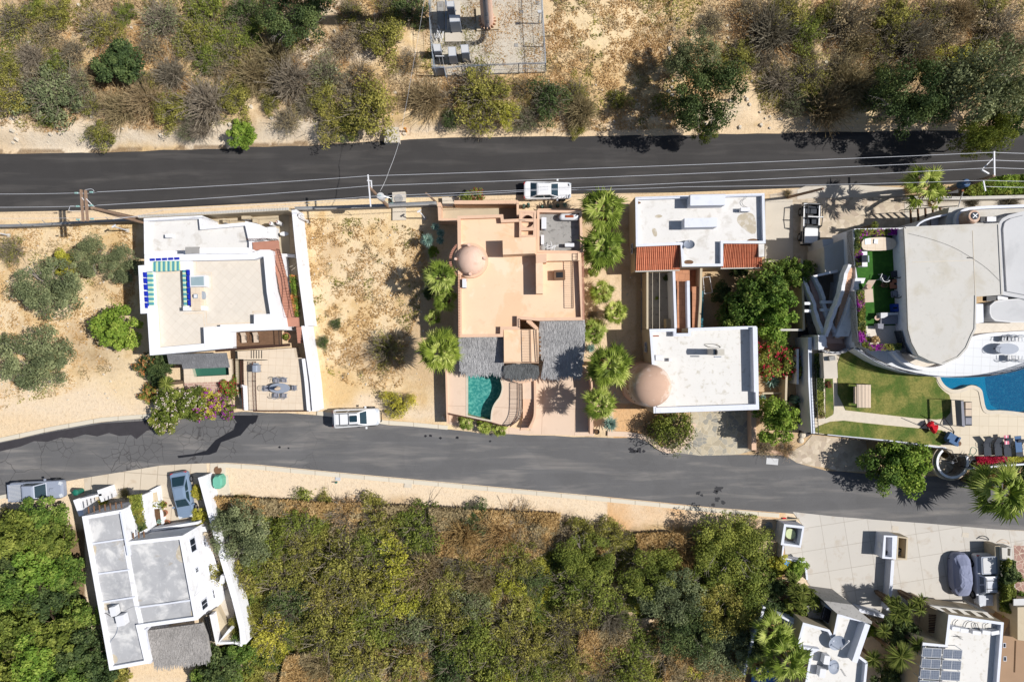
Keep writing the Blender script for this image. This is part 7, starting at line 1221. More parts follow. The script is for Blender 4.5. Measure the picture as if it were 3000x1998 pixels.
# ------------------------------------------------------------ bottom right houses and forecourt
slab('forecourt',F1(.05,(370,58),(740,98),(1211,135))+G1(.05,(500,160),(1090,210),(1362,228),(1900,260),(1900,1000),(1280,1000),(1150,960),(520,890))+F1(.05,(1100,1000),(640,850),(500,680),(495,515),(305,470),(300,340),(470,190)),.05,M['apron'])
slab('red_stone_court',G1(.06,(1272,355),(1900,380),(1900,810),(1290,800)),.06,M['flag3'])
bx=thing('bin_enclosure','white open-topped bin enclosure with a pale green lid inside','bin enclosure',(*F1(1,(350,270))[0],0));o_=F1(1.7,(295,165),(475,185),(442,375),(265,350));i_=F1(1.7,(312,190),(455,205),(430,355),(292,335));MB().prism(o_,0,1.7,holes=[i_]).build('wall',M['trim'],bx);part(bx,'floor',i_,0,.3,'beige');setp(MB().prism(chaikin(F1(1.0,(318,200),(400,220),(390,305),(305,290)),2),.3,1.0).build('square_bin',mk('pale_green_plastic',C(205,215,165),.6,.08,4)),'pale green bin lid with leaves inside the white enclosure','bin')
setp(MB().prism(circ(*F1(.1,(157,180))[0],.38,20),.0,.12).build('manhole_cover',M['concgrey']),'round grey manhole cover left of the white bin enclosure','manhole cover');t=thing('toppled_barrow','dark open hatch with timber plank and red ends by the kerb','hatch',(*F1(.1,(350,130))[0],0));MB().box((*F1(.1,(365,130))[0],.0),(.85,.5,.06),-8).build('opening',M['black'],t);MB().box((*F1(.3,(330,130))[0],.1),(2.3,.12,.08),2).build('plank',M['beige'],t);MB().box((*F1(.2,(300,118))[0],.06),(.35,.15,.1)).box((*F1(.2,(390,155))[0],.06),(.35,.15,.1)).build('red_end',M['redfab'],t)
part(bx,'side_wall',strip(F1(1.2,(290,360),(275,470),(480,505),(500,660)),.2),0,1.2,'trim')
ms=thing('bin_enclosure','twin-bay white and tan bin enclosure in the middle of the forecourt','bin enclosure',(*G1(1,(220,370))[0],0))
for q,i2,m_ in((((120,265),(240,270),(228,478),(105,470)),((138,280),(195,283),(190,460),(130,455)),'trim'),(((240,272),(335,285),(325,485),(228,480)),((250,285),(320,295),(310,470),(242,465)),'beige')):
 MB().prism(G1(1.5,*q),0,1.5+(m_=='beige')*.01,holes=[G1(1.5,*i2)]).build('wall',M[m_],ms);part(ms,'floor',G1(1.4,*i2),0,.1,'beige')
part(ms,'low_wall',strip(G1(1.1,(200,485),(175,860),(155,930)),.3),0,1.1,'trim');part(ms,'meter_panel',rect(*G1(1.1,(92,355))[0],.06,.5),.6,1.2,'white2')
for i,q in enumerate([(150,430),(290,400),(262,420)]):x,y=G1(.8,q)[0];setp(MB().lathe(x,y,[(.2,.1),(.24,.8),(.2,.82),(.18,.5),(0,.5)],14).build('rubbish_bin',M['black' if i<2 else 'palegrey']),['black round bin in the left bay of the twin enclosure','black bin in the right bay of the twin enclosure','pale bin in the right bay of the twin enclosure'][i],'bin')
for q in((220,203),(842,262)):setp(MB().box((*G1(.05,q)[0],.05),(.65,.45,.02),-8).build('ground_cover',M['concrete']),'square inspection cover in the forecourt, %s'%('left' if q[0]<400 else 'above the covered car'),'cover')
yd=thing('boundary_wall','tan wall with planted strip right of the parked silver vehicle','wall',(*G1(1,(1150,600))[0],0));part(yd,'wall',strip(G1(1.8,(1140,365),(1150,700),(1160,950)),.5),0,1.6,'beige');part(yd,'pillar',G1(2.0,(1165,375),(1208,378),(1208,490),(1170,490)),0,2.0,'cream');MB().prism(G1(1.2,(1208,370),(1255,372),(1248,462),(1208,455)),0,1.2,holes=[G1(1.2,(1216,380),(1244,382),(1240,448),(1216,445))]).build('planter_box',M['cream'],yd)
t=thing('hedge','tall green hedge between the tan wall and the red stone court','hedge',(*G1(1,(1245,700))[0],0));hedgecrown(t,G1(2.2,(1190,480),(1280,490),(1325,600),(1300,760),(1270,960),(1180,950),(1170,700)),.2,2.4,9000,[('green',.6),('dark',.4)],.14,41);plant('leafy',2550+1220/3.027,1480+1010/3.027,26,'yellow','yellow-green shrub at the lower end of the tall hedge','shrub');plant('leafy',2550+1185/3.027,1480+1130/3.027,20,'lush','bright shrub squeezed between the last two bottom right houses','shrub');plant('leafy',2550+1340/3.027,1480+790/3.027,9,'lush','small plant cut by the right photo edge in the red court','shrub')
cable('dead_branches',xyz(G1(1.3,*chaikin([(1120,330),(1160,300),(1210,310),(1240,345),(1190,330),(1140,320)],1,False)),1.3),.05,'beigefab','bundle of dry brown fronds on the tan pillar','dry fronds')
# house with dishes
h=thing('dish_house','white flat-roofed house with two satellite dishes at the bottom right','house',(*F1(2,(700,1250))[0],0));shell(h,F1(3.9,(460,1035),(695,1100),(725,1155),(765,960),(1010,1015),(1015,1060),(960,1330),(1035,1385),(1005,1700),(440,1800),(525,1300),(550,1285),(398,1262)),0,3.4,3.95,.22,'beige','whiteroof2',trim='trim')
part(h,'stone_roof',F1(4.0,(645,845),(900,880),(960,935),(1075,1030),(1070,1052),(765,958),(720,920)),0,4.0,'concgrey');part(h,'side_wall',strip(F1(4.3,(1030,1050),(915,1385)),.5),3.3,4.4,'trim');part(h,'window_wall',F1(2.8,(655,870),(765,960),(735,1150),(690,1080)),0,2.8,'trim')
wn=MB();q=F1(3.0,(655,905),(712,940),(690,1045),(630,1000));MB().prism(q,2.8,2.84).build('window',M['glass'],h);a,b,c,d=map(Vector,q)
for t_ in(0,.33,.66,1):wn.prism(strip([tuple(a.lerp(b,t_)),tuple(d.lerp(c,t_))],.1),2.83,2.88);wn.prism(strip([tuple(a.lerp(d,t_)),tuple(b.lerp(c,t_))],.1),2.83,2.89)
wn.build('window_bars',M['black'],h);part(h,'slanting_beam',strip(F1(3.0,(230,965),(380,1045)),.16),2.4,3.0,'trim');part(h,'low_roof',F1(2.6,(240,965),(455,1035),(410,1200),(330,1060)),0,2.3,'trim')
part(h,'front_porch',F1(2.2,(500,900),(650,880),(640,1020),(520,1000)),0,2.0,'concgrey');slab('blue_patio',F1(.08,(20,1430),(200,1430),(260,1600),(0,1600)),.08,mk('blue_painted_floor',C(80,130,200),.6,.06,1));part(h,'garden_wall',strip(F1(1.4,(960,930),(1180,985)),.3),0,1.4,'trim')
dish(2200+757/3.0275,1480+1210/3.0275,.78,3.41,'large upright satellite dish on a white arm, upper one on the dish house',20,15);dish(2200+725/3.0275,1480+1430/3.0275,.62,3.41,'grey satellite dish lying nearest the solar panels on the dish house',120,20);MB().tube((*F1(3.5,(800,1275))[0],3.4),(*F1(4.4,(870,1200))[0],4.4),.08).build('dish_arm',M['white2'],h)
for i,q in enumerate([(668,1365),(630,1480)]):x,y=F1(4,q)[0];acunit(x,y,3.41,.55,.8,.75,-10,['upper','lower'][i]+' white condenser beside the dishes on the dish house roof')
cable('cable',xyz(F1(3.6,*chaikin([(585,1292),(690,1320),(740,1385),(745,1480),(800,1440),(850,1520)],1,False)),3.5),.02,'blackwire','black cable tangle linking the dishes and condensers')
# house with solar panels
h=thing('solar_house','cream flat-roofed house with solar array and slatted pergola at the bottom right','house',(*G1(2,(850,1300))[0],0));shell(h,G1(4.2,(690,965),(1180,1035),(1130,1700),(400,1700),(462,1212),(660,1232)),0,3.7,4.25,.25,'beige','whiteroof2',trim='trim')
pgl=thing('pergola','cream pergola with four dark openings between forecourt and solar house','pergola',(*G1(3,(850,940))[0],0));P=G1(3.5,(525,885),(1030,945),(1120,1020),(690,962));MB().prism(P,3.2,3.5,bot=True,holes=[G1(3.5,*[(610+i*108+a,905+i*13+b)for a,b in((0,0),(58,4),(120,50),(75,48))])for i in range(4)]).build('roof_grid',M['cream'],pgl);part(pgl,'wall',strip(G1(3.2,(530,890),(690,962)),.2),0,3.2,'beige');part(pgl,'floor',G1(.2,(560,890),(1030,940),(1080,1000),(700,960)),0,.1,'soil')
for q in((700,955),(1100,1010),(1020,950)):x,y=G1(3,q)[0];part(pgl,'post',rect(x,y,.2,.2),0,3.2,'cream')
sl=thing('slatted_awning','dark slatted awning left of the solar house','awning',(*G1(2,(600,1050))[0],0));mb=MB()
for i in range(11):mb.prism(strip(G1(2.6,(520,972+i*15),(662,980+i*15)),.09),2.5,2.6)
mb.build('slats',M['darkwood'],sl);part(sl,'frame',strip(G1(2.5,(612,965),(606,1150)),.12),2.35,2.48,'wood');slab('side_yard',G1(.3,(430,960),(690,960),(690,1240),(430,1240)),.3,M['beige'])
sol=thing('solar_array','ten-panel solar array in two columns on the bottom right white roof','solar panels',(*G1(4.8,(640,1450))[0],3.7))
for r_ in range(5):
 for c_ in range(2):
  q=G1(4.8,(470+c_*182-r_*9,1262+r_*96+c_*12),(640+c_*182-r_*9,1272+r_*96+c_*12),(632+c_*182-r_*9,1356+r_*96+c_*12),(460+c_*182-r_*9,1346+r_*96+c_*12))
  t=part(sol,'panel',q,4.7,4.74,'palegrey');i2=inset(q,.04);part(t,'cells',i2,4.74,4.75,'solar')
  m_=[((i2[k][0]+i2[(k+1)%4][0])/2,(i2[k][1]+i2[(k+1)%4][1])/2)for k in range(4)];MB().prism(strip([m_[0],m_[2]],.03),4.75,4.755).build('bar',M['palegrey'],t)
  for k in(0,2):MB().tube((*i2[k],3.7),(*i2[k],4.7),.03,n=5).build('leg',M['steel'],sol)
for i,q in enumerate([(760,1095),(835,1110),(943,1130),(1030,1128),(1108,1130)]):x,y=G1(4.3,q)[0];acunit(x,y,3.71,.75,.35,.6,-8 if i!=4 else 10,'%s condenser from the left in the row on the solar house roof'%ORD[i],group='condensers in a row on the solar house roof')
for i,l in enumerate([[(755,1080),(750,1040),(780,1015)],[(840,1085),(860,1035),(905,1025)],[(930,1100),(915,1050),(950,1040),(960,1080),(970,1110)],[(1025,1105),(1015,1060),(1050,1045)]]):cable('cable',xyz(G1(3.9,*chaikin(l,2,False)),3.85),.025,'iron','black hose loop above the %s condenser on the solar house roof'%ORD[i])
setp(MB().tube((*G1(3.9,(740,1165))[0],3.8),(*G1(3.9,(820,1170))[0],3.8),.02).tube((*G1(3.9,(770,1150))[0],3.82),(*G1(3.9,(825,1195))[0],3.82),.02).build('antenna',M['iron']),'thin black antenna lying below the condenser row','antenna')
h=thing('tan_house','tan house side with small windows at the bottom right corner','house',(*G1(2,(1300,1300))[0],0));MB().prism(G1(2.0,(1180,1150),(1280,900),(1500,900),(1700,1700),(1120,1700)),0,2.0).build('wall',mk('dark_tan_stucco',C(170,140,112),.85,.05,1),h);part(h,'upper_wall',G1(3.2,(1320,910),(1700,900),(1700,1250),(1320,1200)),0,3.0,'beige')
for q in((1195,1360),(1190,1240)):part(h,'window',rect(*G1(2.05,q)[0],.28,.45),2.0,2.04,'trim');part(h,'pane',rect(*G1(2.05,q)[0],.2,.36),2.04,2.05,'glass')
part(h,'dark_band',strip(G1(2.05,(1290,1200),(1280,1480)),.12),2.0,2.03,'soil')
t=thing('carport_roof','small blue-grey rounded canopy at the right edge above the tan house','canopy',(*G1(2,(1340,860))[0],0));part(t,'canopy',G1(2.6,(1270,830),(1400,825),(1500,830),(1500,890),(1270,895)),2.5,2.6,'palegrey');x,y=G1(2.5,(1300,860))[0];MB().tube((x,y,0),(x,y,2.5),.04).build('post',M['iron'],t)
bnk=thing('boundary_wall','white wall along the left side of the dark side alley by the dish house','wall',(*F1(1,(60,1100))[0],0));part(bnk,'wall',strip(F1(1.8,(120,900),(60,1080),(20,1180),(-60,1500)),.25),0,1.8,'trim')
plant('leafy',2278,1655,32,'yellow','yellow-green shrub left of the blue pinwheel','shrub');plant('leafy',2330,1665,32,'lush','bright green shrub inside the corner wall below the enclosure','shrub');plant('leafy',2270,1720,34,'dark','dark shrub in the shade left of the areca palms','shrub');plant('leafy',2265,1790,34,'dark','dark green shrub above the first bottom right fan palm','shrub');plant('leafy',2300,1790,26,'green','green shrub between areca palm and slanting white beam','shrub')
pw=thing('pinwheel','small bright blue pinwheel among the shrubs','pinwheel',(*F1(2,(318,512))[0],0));x,y=F1(2.2,(318,512))[0];mb=MB()
for k in range(4):a=k*1.571;mb.add([(x,y,2.2),(x+.28*math.cos(a),y+.28*math.sin(a),2.22),(x+.2*math.cos(a+.8),y+.2*math.sin(a+.8),2.28)],[(0,1,2)])
mb.build('vanes',mk('sky_blue_plastic',C(50,150,220),.5,.05,3),pw);MB().tube((x,y,0),(x,y,2.2),.02).build('stick',M['white2'],pw)
plant('leafy',2350,1765,46,'green','dense green shrub inside the areca palm clumps above the dish house','shrub');featherpalm(2345,1750,50,3.6,'left clump of the areca palm above the dish house',9,51,stems=4,spread=.5);featherpalm(2390,1762,38,3.4,'right clump of the areca palm above the dish house',8,52,stems=3,spread=.4)
fanpalm(2268,1858,60,4.5,'upper fan palm left of the dish house',26,53);fanpalm(2308,1935,66,5.2,'lower yellow-hearted fan palm left of the dish house',28,54);plant('leafy',2215,1900,40,'dark','dark shrub left of the bottom fan palms','shrub');fanpalm(2230,1960,40,3.0,'small fan palm at the bottom edge left of the blue patio',18,55)
featherpalm(2655,1800,58,3.8,'areca palm clump between the dish house and the solar house',9,56,stems=5,spread=.6);featherpalm(2640,1925,92,5.0,'big feather palm at the bottom between the two white houses',20,57);featherpalm(2590,1850,50,3.5,'smaller feather palm beside the dish house parapet',14,58);featherpalm(2700,1775,44,3.6,'areca palm clump touching the slatted awning',8,59,stems=4,spread=.5);featherpalm(2620,1770,40,3.2,'areca palm clump at the end of the forecourt dividing wall',8,60,stems=4,spread=.4);featherpalm(2560,1930,60,4.0,'feather palm against the right parapet of the dish house',16,61);featherpalm(2690,1890,60,4.0,'feather palm left of the solar panels',16,62);plant('leafy',2630,1860,50,'dark','dark undergrowth shrub among the bottom right palms','shrub');featherpalm(2330,1700,40,3.2,'areca palm clump below the corner wall of the forecourt',8,63,stems=3,spread=.4);plant('leafy',2560,1845,22,'lush','bright green shrub in the gap right of the dish house','shrub');plant('leafy',2680,1970,40,'dark','dark shrub left of the solar panels','shrub');plant('leafy',2600,1985,46,'dark','dark green undergrowth shrub at the bottom edge between the white houses','shrub')
# ------------------------------------------------------------ fenced radio compound
zc=.9;cp=thing('radio_compound','fenced gravel compound with chain-link fence and steel posts','compound',(*W(1420,100),zc));gp=K1(zc,(200,-400),(2060,-400),(2130,1180),(480,1260),(250,1130));lay('gravel_pad',gp,zc+.06,'gravel',cp,.2)
def chain(line,z0,hh,parent):
 mb=MB();po=MB()
 for i in range(len(line)-1):
  a,b=Vector(line[i]),Vector(line[i+1]);L=(b-a).length;n=max(1,int(L/2.6))
  for j in range(n+1):p=a.lerp(b,j/n);MB().tube((*p,z0),(*p,z0+hh+.1),.04,n=6).build('fence_post',M['steel'],parent)
  for z in(.05,hh*.5,hh,hh+.15,hh+.3):mb.tube((*a,z0+z),(*b,z0+z),.028 if z==hh else.014,n=4)
  m=int(L/.22)
  for j in range(m):p,q=a.lerp(b,j/m),a.lerp(b,min(1,(j+2)/m));mb.tube((*p,z0),(*q,z0+hh),.006,n=3,cap=False);mb.tube((*q,z0),(*p,z0+hh),.006,n=3,cap=False)
 mb.build('chain_link',M['steel'],parent)
chain(K1(3.2,(195,-300),(215,300),(240,700),(290,1110)),zc,2.2,cp);chain(K1(3.2,(480,1120),(740,1090),(1200,1070),(1680,1050),(2125,1040)),zc,2.2,cp);chain(K1(3.2,(2125,1040),(2100,600),(2070,200),(2050,-300)),zc,2.2,cp)
tw=thing('radio_mast','thick tapering pink steel mast rising out of the top edge','mast',(*K1(1.2,(1170,380))[0],zc));x,y=K1(1.2,(1165,360))[0];part(tw,'footing',K1(1.2,(975,130),(1330,130),(1340,480),(990,505)),zc,1.2,'beige');mb=MB();mb.lathe(x,y,[(.6,1.2),(.57,4),(.5,14),(.42,26),(0,26)],18);mb.build('shaft',M['dome'],tw)
for i in range(16):a=i/16*6.283;mb=MB();mb.box((x+.72*math.cos(a),y+.72*math.sin(a),1.2),(.28,.06,.35),math.degrees(a));mb.build('flange',M['pinkwall'],tw)
for i in range(6):a=-1.9+i*.12;MB().tube((x+.68*math.cos(a),y+.68*math.sin(a),1.2),(x+.58*math.cos(a),y+.58*math.sin(a),9),.03,n=5).build('cable_riser',M['greymetal'],tw)
for zz in(2.2,3.6):MB().box((x,y-.58,zz),(.3,.12,.5)).build('access_port',M['black'],tw)
tr=thing('cable_tray','curved black cable tray from the pink mast to the cabinets','cable tray',(*K1(1.3,(900,720))[0],zc));l=K1(1.3,*chaikin([(1140,480),(1145,580),(1100,660),(1000,710),(850,720),(470,725)],2,False));mb=MB()
for o in(-.16,-.08,0,.08,.16):P=strip(l,abs(o)*2+.001);n=len(l);q=P[:n]if o>=0 else P[n:][::-1];mb.path([(a,b,1.35)for a,b in q],.025,4)
mb.build('cables',M['blackwire'],tr)
for i in range(0,len(l),3):MB().tube((*l[i],zc),(*l[i],1.35),.03,n=4).build('support',M['steel'],tr)
def cabinet(pts,z1,label,feet=True):
 t=thing('equipment_cabinet',label,'cabinet',(*pts[0],zc),'grey equipment cabinets in the compound');part(t,'casing',pts,zc+.25,z1,'greymetal');q=inset(pts,.04);part(t,'roof_panel',q,z1,z1+.03,'palegrey')
 if feet:
  for a in pts:MB().box((a[0],a[1],zc+.05),(.12,.12,.2)).build('foot',M['black'],t)
 return t
cabinet(K1(3.0,(485,25),(615,18),(620,135),(500,150)),3.0,'tall grey cabinet at the top of the compound left of the mast');cabinet(K1(3.2,(528,245),(712,250),(715,360),(545,370)),3.2,'widest grey cabinet with blue-shaded top below the topmost cabinet');cabinet(K1(2.6,(262,725),(395,728),(400,845),(285,850)),2.6,'grey cabinet touching the left fence, leftmost of three');cabinet(K1(2.9,(515,775),(640,770),(655,920),(525,928)),2.9,'middle of the three pale-topped cabinets in a row');cabinet(K1(3.1,(718,740),(850,732),(862,868),(738,878)),3.1,'rightmost of the three pale-topped cabinets in a row')
part(cp,'concrete_pad',K1(1.1,(460,20),(715,15),(745,685),(470,690)),zc,1.06,'concrete');part(cp,'concrete_pad',K1(1.1,(340,30),(440,15),(460,480),(350,480)),zc,1.05,'concgrey');gs=thing('gate_panel','grey sheet gate and mesh box at the lower left corner of the compound','gate',(*K1(2,(360,1180))[0],zc));part(gs,'panel',strip(K1(2.8,(255,1120),(450,1110)),.08),zc,2.8,'greymetal');railing(gs,'frame',K1(3.2,(250,1080),(450,1090),(490,1270)),zc,2.2,'steel',.4)
ld=thing('ladder_rack','white metal ladder rack leaning at the left fence of the compound','rack',(*K1(2,(400,1000))[0],zc));mb=MB();a0,a1=K1(3.4,(365,925),(420,925));b0,b1=K1(1.2,(400,1095),(450,1095))
mb.tube((*a0,3.4),(*b0,1.2),.03).tube((*a1,3.4),(*b1,1.2),.03).tube((a0[0]-.3,a0[1],3.4),(a1[0]+.2,a1[1],3.4),.04);mb.build('frame',M['whitemetal'],ld)
rg=random.Random(6);t=thing('pipe_heap','white pipes and cable loops between the left fence and the concrete pad','pipes',(*K1(1.3,(370,620))[0],zc));mb=MB()
for i in range(14):p=K1(1.3,(300+rg.random()*140,520+rg.random()*200))[0];a=rg.uniform(1.2,2.2);mb.tube((*p,1.2+rg.random()*.4),(p[0]+math.cos(a)*.7,p[1]+math.sin(a)*.7,1.1+rg.random()*.6),.03,n=4)
mb.build('pipes',M['white2'],t);cable('blue_pipe',[(*K1(1.2,(488,500))[0],1.3),(*K1(4,(480,-60))[0],4)],.06,'bluefab','blue pipe running up beside the cabinets at the top','pipe')
for i,q in enumerate([(1640,745),(1990,55),(1725,195)]):setp(MB().box((*K1(1,q)[0],zc+.05),(.34,.34,.05)).build('grate',M['concgrey']),'dark square ground grate in the compound, '+['the lone one right of the mast','the one at the top right corner','the one left of the drain rail'][i],'grate')
fs=thing('flood_light','small flood light on a short post by the right compound fence','flood light',(*K1(3,(2010,200))[0],zc));x,y=K1(3.2,(2020,205))[0];MB().tube((x,y,zc),(x,y,3.2),.04).build('post',M['steel'],fs);MB().box((x,y,3.2),(.35,.25,.15)).build('head',M['palegrey'],fs)
# ------------------------------------------------------------ concrete slab and sign at the upper road edge
setp(MB().prism(PX(.75,(1127,378),(1140,373),(1168,373),(1170,418),(1126,419)),.0,.75).build('stone_slab',M['concrete']),'pale concrete slab at the upper road edge under the slack cable','slab');hy=thing('yellow_marker','small orange-yellow marker post beside the pale slab','marker post',(*W(1192,387),.3));MB().tube((*W(1192,388),0),(*W(1192,388),1.3),.08,n=8).build('post',mk('orange_paint',C(225,150,40),.5,.1,4),hy);MB().box((*W(1192,388),1.05),(.3,.14,.14)).build('cap',M['pot'],hy)
for i,q in enumerate([(991,1398,.5,.62),(1196,1421,.75,.48)]):setp(MB().box((*W(q[0],q[1]),.0),(q[2],q[3],.08),-5).build('utility_cover',M['palegrey' if i==0 else 'rock']),['square grey cover in the kerb below the lower road','pale rectangular cover in the sand below the lower road'][i],'cover')
hy=thing('water_valve','tiny green valve with shadow beside the square kerb cover','valve',(*W(988,1411),0));MB().tube((*W(988,1411),0),(*W(988,1411),.45),.06).build('stem',M['green2'],hy);MB().box((*W(988,1411),.45),(.22,.1,.08)).build('handle',M['green2'],hy)
setp(MB().prism(strip([W(1995,322),W(2050,372)],.35),.3,.45,bot=True).build('broken_slab',M['rock']),'long broken pale slab lying under the tall roadside tree','slab')
# ------------------------------------------------------------ power poles and wires
def pole(bx,by,tx,ty,h,r=.15):x,y=W(bx,by);X,Y=W(tx,ty,h);return(x,y),(X,Y)
p1=thing('utility_pole','twin-armed timber power pole with glass insulators left of the terrace house','power pole',(*W(415,643),0));HP=8.8;a=W(415,643);b=N1(HP,(600,540))[0]
MB().tube((*a,0),(*N1(HP,(700,545))[0],HP),.17,.13,9).build('pole',M['polewood'],p1);MB().tube((a[0]+.2,a[1]-.35,0),(*N1(HP-.2,(560,520))[0],HP-.2),.16,.12,9).build('pole',M['polewood'],p1)
for u,w_ in(((455,130),(500,860)),((555,140),(600,855))):A,B_=N1(HP,u,w_);MB().prism(strip([A,B_],.13),HP-.1,HP+.12,bot=True).build('crossarm',M['polewood'],p1)
for u,w_ in(((480,310),(545,480)),((585,340),(660,500))):A,B_=N1(HP,u,w_);MB().tube((*A,HP+.1),(*B_,HP-.6),.035).build('brace',M['whitemetal'],p1)
for q in((345,205),(375,510),(690,185),(690,490),(385,815),(710,800)):
 x,y=N1(HP+.1,q)[0];mb=MB()
 for k in range(3):mb.lathe(x-.1+k*.1,y,[(.01,HP+.1),(.08,HP+.14),(.02,HP+.22)],8)
 mb.build('insulator',M['insul'],p1)
MB().path([(*q,HP+.15)for q in N1(HP,(575,140),(700,118),(750,135),(780,180))],.02,4).build('jumper',M['wire'],p1);MB().path([(*q,HP)for q in N1(HP,(300,505),(200,505),(165,605),(300,620),(530,625))],.018,4).build('jumper',M['wire'],p1)
p2=thing('utility_pole','middle power pole carrying a white transformer by the upper road','power pole',(*W(1140,608),0));HM=9.2;T_=W(1082,550,HM);MB().tube((*W(1140,608),0),(*T_,HM),.17,.12,9).build('pole',M['polewood'],p2)
for l in(((1078,512),(1086,606)),):A,B_=W(*l[0],HM),W(*l[1],HM);MB().prism(strip([A,B_],.1),HM-.1,HM+.02,bot=True).build('crossarm',M['whitemetal'],p2)
A,B_=W(1088,530,HM-1),W(1090,560,HM-1);MB().prism(strip([A,B_],.1),HM-1,HM-.9,bot=True).build('crossarm',M['whitemetal'],p2);MB().prism(strip([W(1076,530,HM),W(1090,531,HM)],.08),HM,HM+.1).build('fuse_bar',M['whitemetal'],p2)
x,y=W(1114,575,6.6);MB().lathe(x,y,[(0,5.8),(.32,5.8),(.34,6.6),(.28,6.72),(0,6.75)],18).build('transformer',M['palegrey'],p2)
for i in range(3):MB().tube((x+.1*i-.1,y,6.7),(x+.1*i-.1,y,6.95),.04,n=6).build('insulator',M['insul'],p2)
MB().path([(x+.3,y,6.5),(x+.9,y-.1,6.2),(x+1.0,y-.5,5.8),(x+.3,y-.3,5.9)],.02,4).build('jumper',M['insul'],p2)
p3=thing('utility_pole','right power pole with blue transformer leaning in view over the hedge','power pole',(*W(2755,572),0));HR=9.0;T_=W(2913,515,HR)
bs=W(2735,574);p3 .location=(*bs,0)
MB().tube((*bs,0),(*T_,HR),.19,.13,9).build('pole',M['polewood'],p3)
A,B_=W(2913,444,HR),W(2914,515,HR);MB().prism(strip([A,B_],.11),HR-.1,HR+.02,bot=True).build('crossarm',M['whitemetal'],p3);A,B_=W(2882,530,8.2),W(2888,560,8.2);MB().prism(strip([A,B_],.1),8.1,8.2,bot=True).build('crossarm',M['whitemetal'],p3);MB().prism(strip([W(2878,495,HR-.6),W(2908,465,HR-.6)],.07),HR-.6,HR-.5).build('fuse_bar',M['whitemetal'],p3);MB().prism(strip([W(2875,497,HR-.8),W(2897,510,HR-.8)],.12),HR-.9,HR-.75).build('fuse_bar',M['whitemetal'],p3)
x,y=W(2832,536,6.2);MB().lathe(x,y,[(0,5.3),(.34,5.3),(.36,6.15),(.3,6.25),(0,6.28)],18).build('transformer',M['bluefab'],p3)
for i in range(3):MB().tube((x+.12*i-.1,y-.1,6.2),(x+.12*i-.1,y-.1,6.5),.045,n=6).build('insulator',M['white2'],p3)
p4=thing('short_pole','short mossy timber pole leaning beside the salmon entrance wall','pole',(*W(1277,590),0));MB().tube((*W(1277,592),0),(*W(1248,566,5.0),5.0),.1,.08,8).build('post',M['polewood'],p4)
def wire(pts,r=.022,label='',mat='wire',sag=.35,group='power lines along the upper road'):
 out=[]
 for i in range(len(pts)-1):
  a=(*W(pts[i][0],pts[i][1],pts[i][2]),pts[i][2]);b=(*W(pts[i+1][0],pts[i+1][1],pts[i+1][2]),pts[i+1][2]);n=14
  for k in range(n+(i==len(pts)-2)):t=k/n;out.append((a[0]+(b[0]-a[0])*t,a[1]+(b[1]-a[1])*t,a[2]+(b[2]-a[2])*t-sag*4*t*(1-t)))
 return setp(MB().path(out,r,4).build('power_line',M[mat]),label,'power line',group)
wire([(-200,567,9),(225,566,9),(285,563,9),(1080,516,9.2),(2913,447,9),(3200,448,9)],.019,'topmost power line over the upper road');wire([(-200,606,9),(225,605,9),(285,602,9),(1083,545,9.2),(2913,470,9),(3200,470,9)],.019,'second power line from the top over the upper road');wire([(330,643,9),(480,615,9),(1086,576,9.2),(2913,492,9),(3200,493,9)],.018,'third power line from the top over the upper road');wire([(1090,582,8.2),(1600,557,8),(2000,548,8),(2885,529,8.2),(3200,529,8)],.016,'lowest power line over the upper road, passing the white sedan');wire([(-200,640,6),(420,636,6),(1086,580,7.8)],.015,'thin cable below the left power lines');wire([(2888,547,7),(3200,547,7)],.018,'short line across the bright hedge at the right edge')
wire([(1114,560,7.2),(1140,500,7.5),(1171,410,8.5)],.02,'thin black and white cable crossing the upper road above the transformer','palegrey',.2,None);wire([(1171,410,8.5),(1250,-40,9)],.01,'faint cable going uphill from the roadside slab','wire',.2,None)
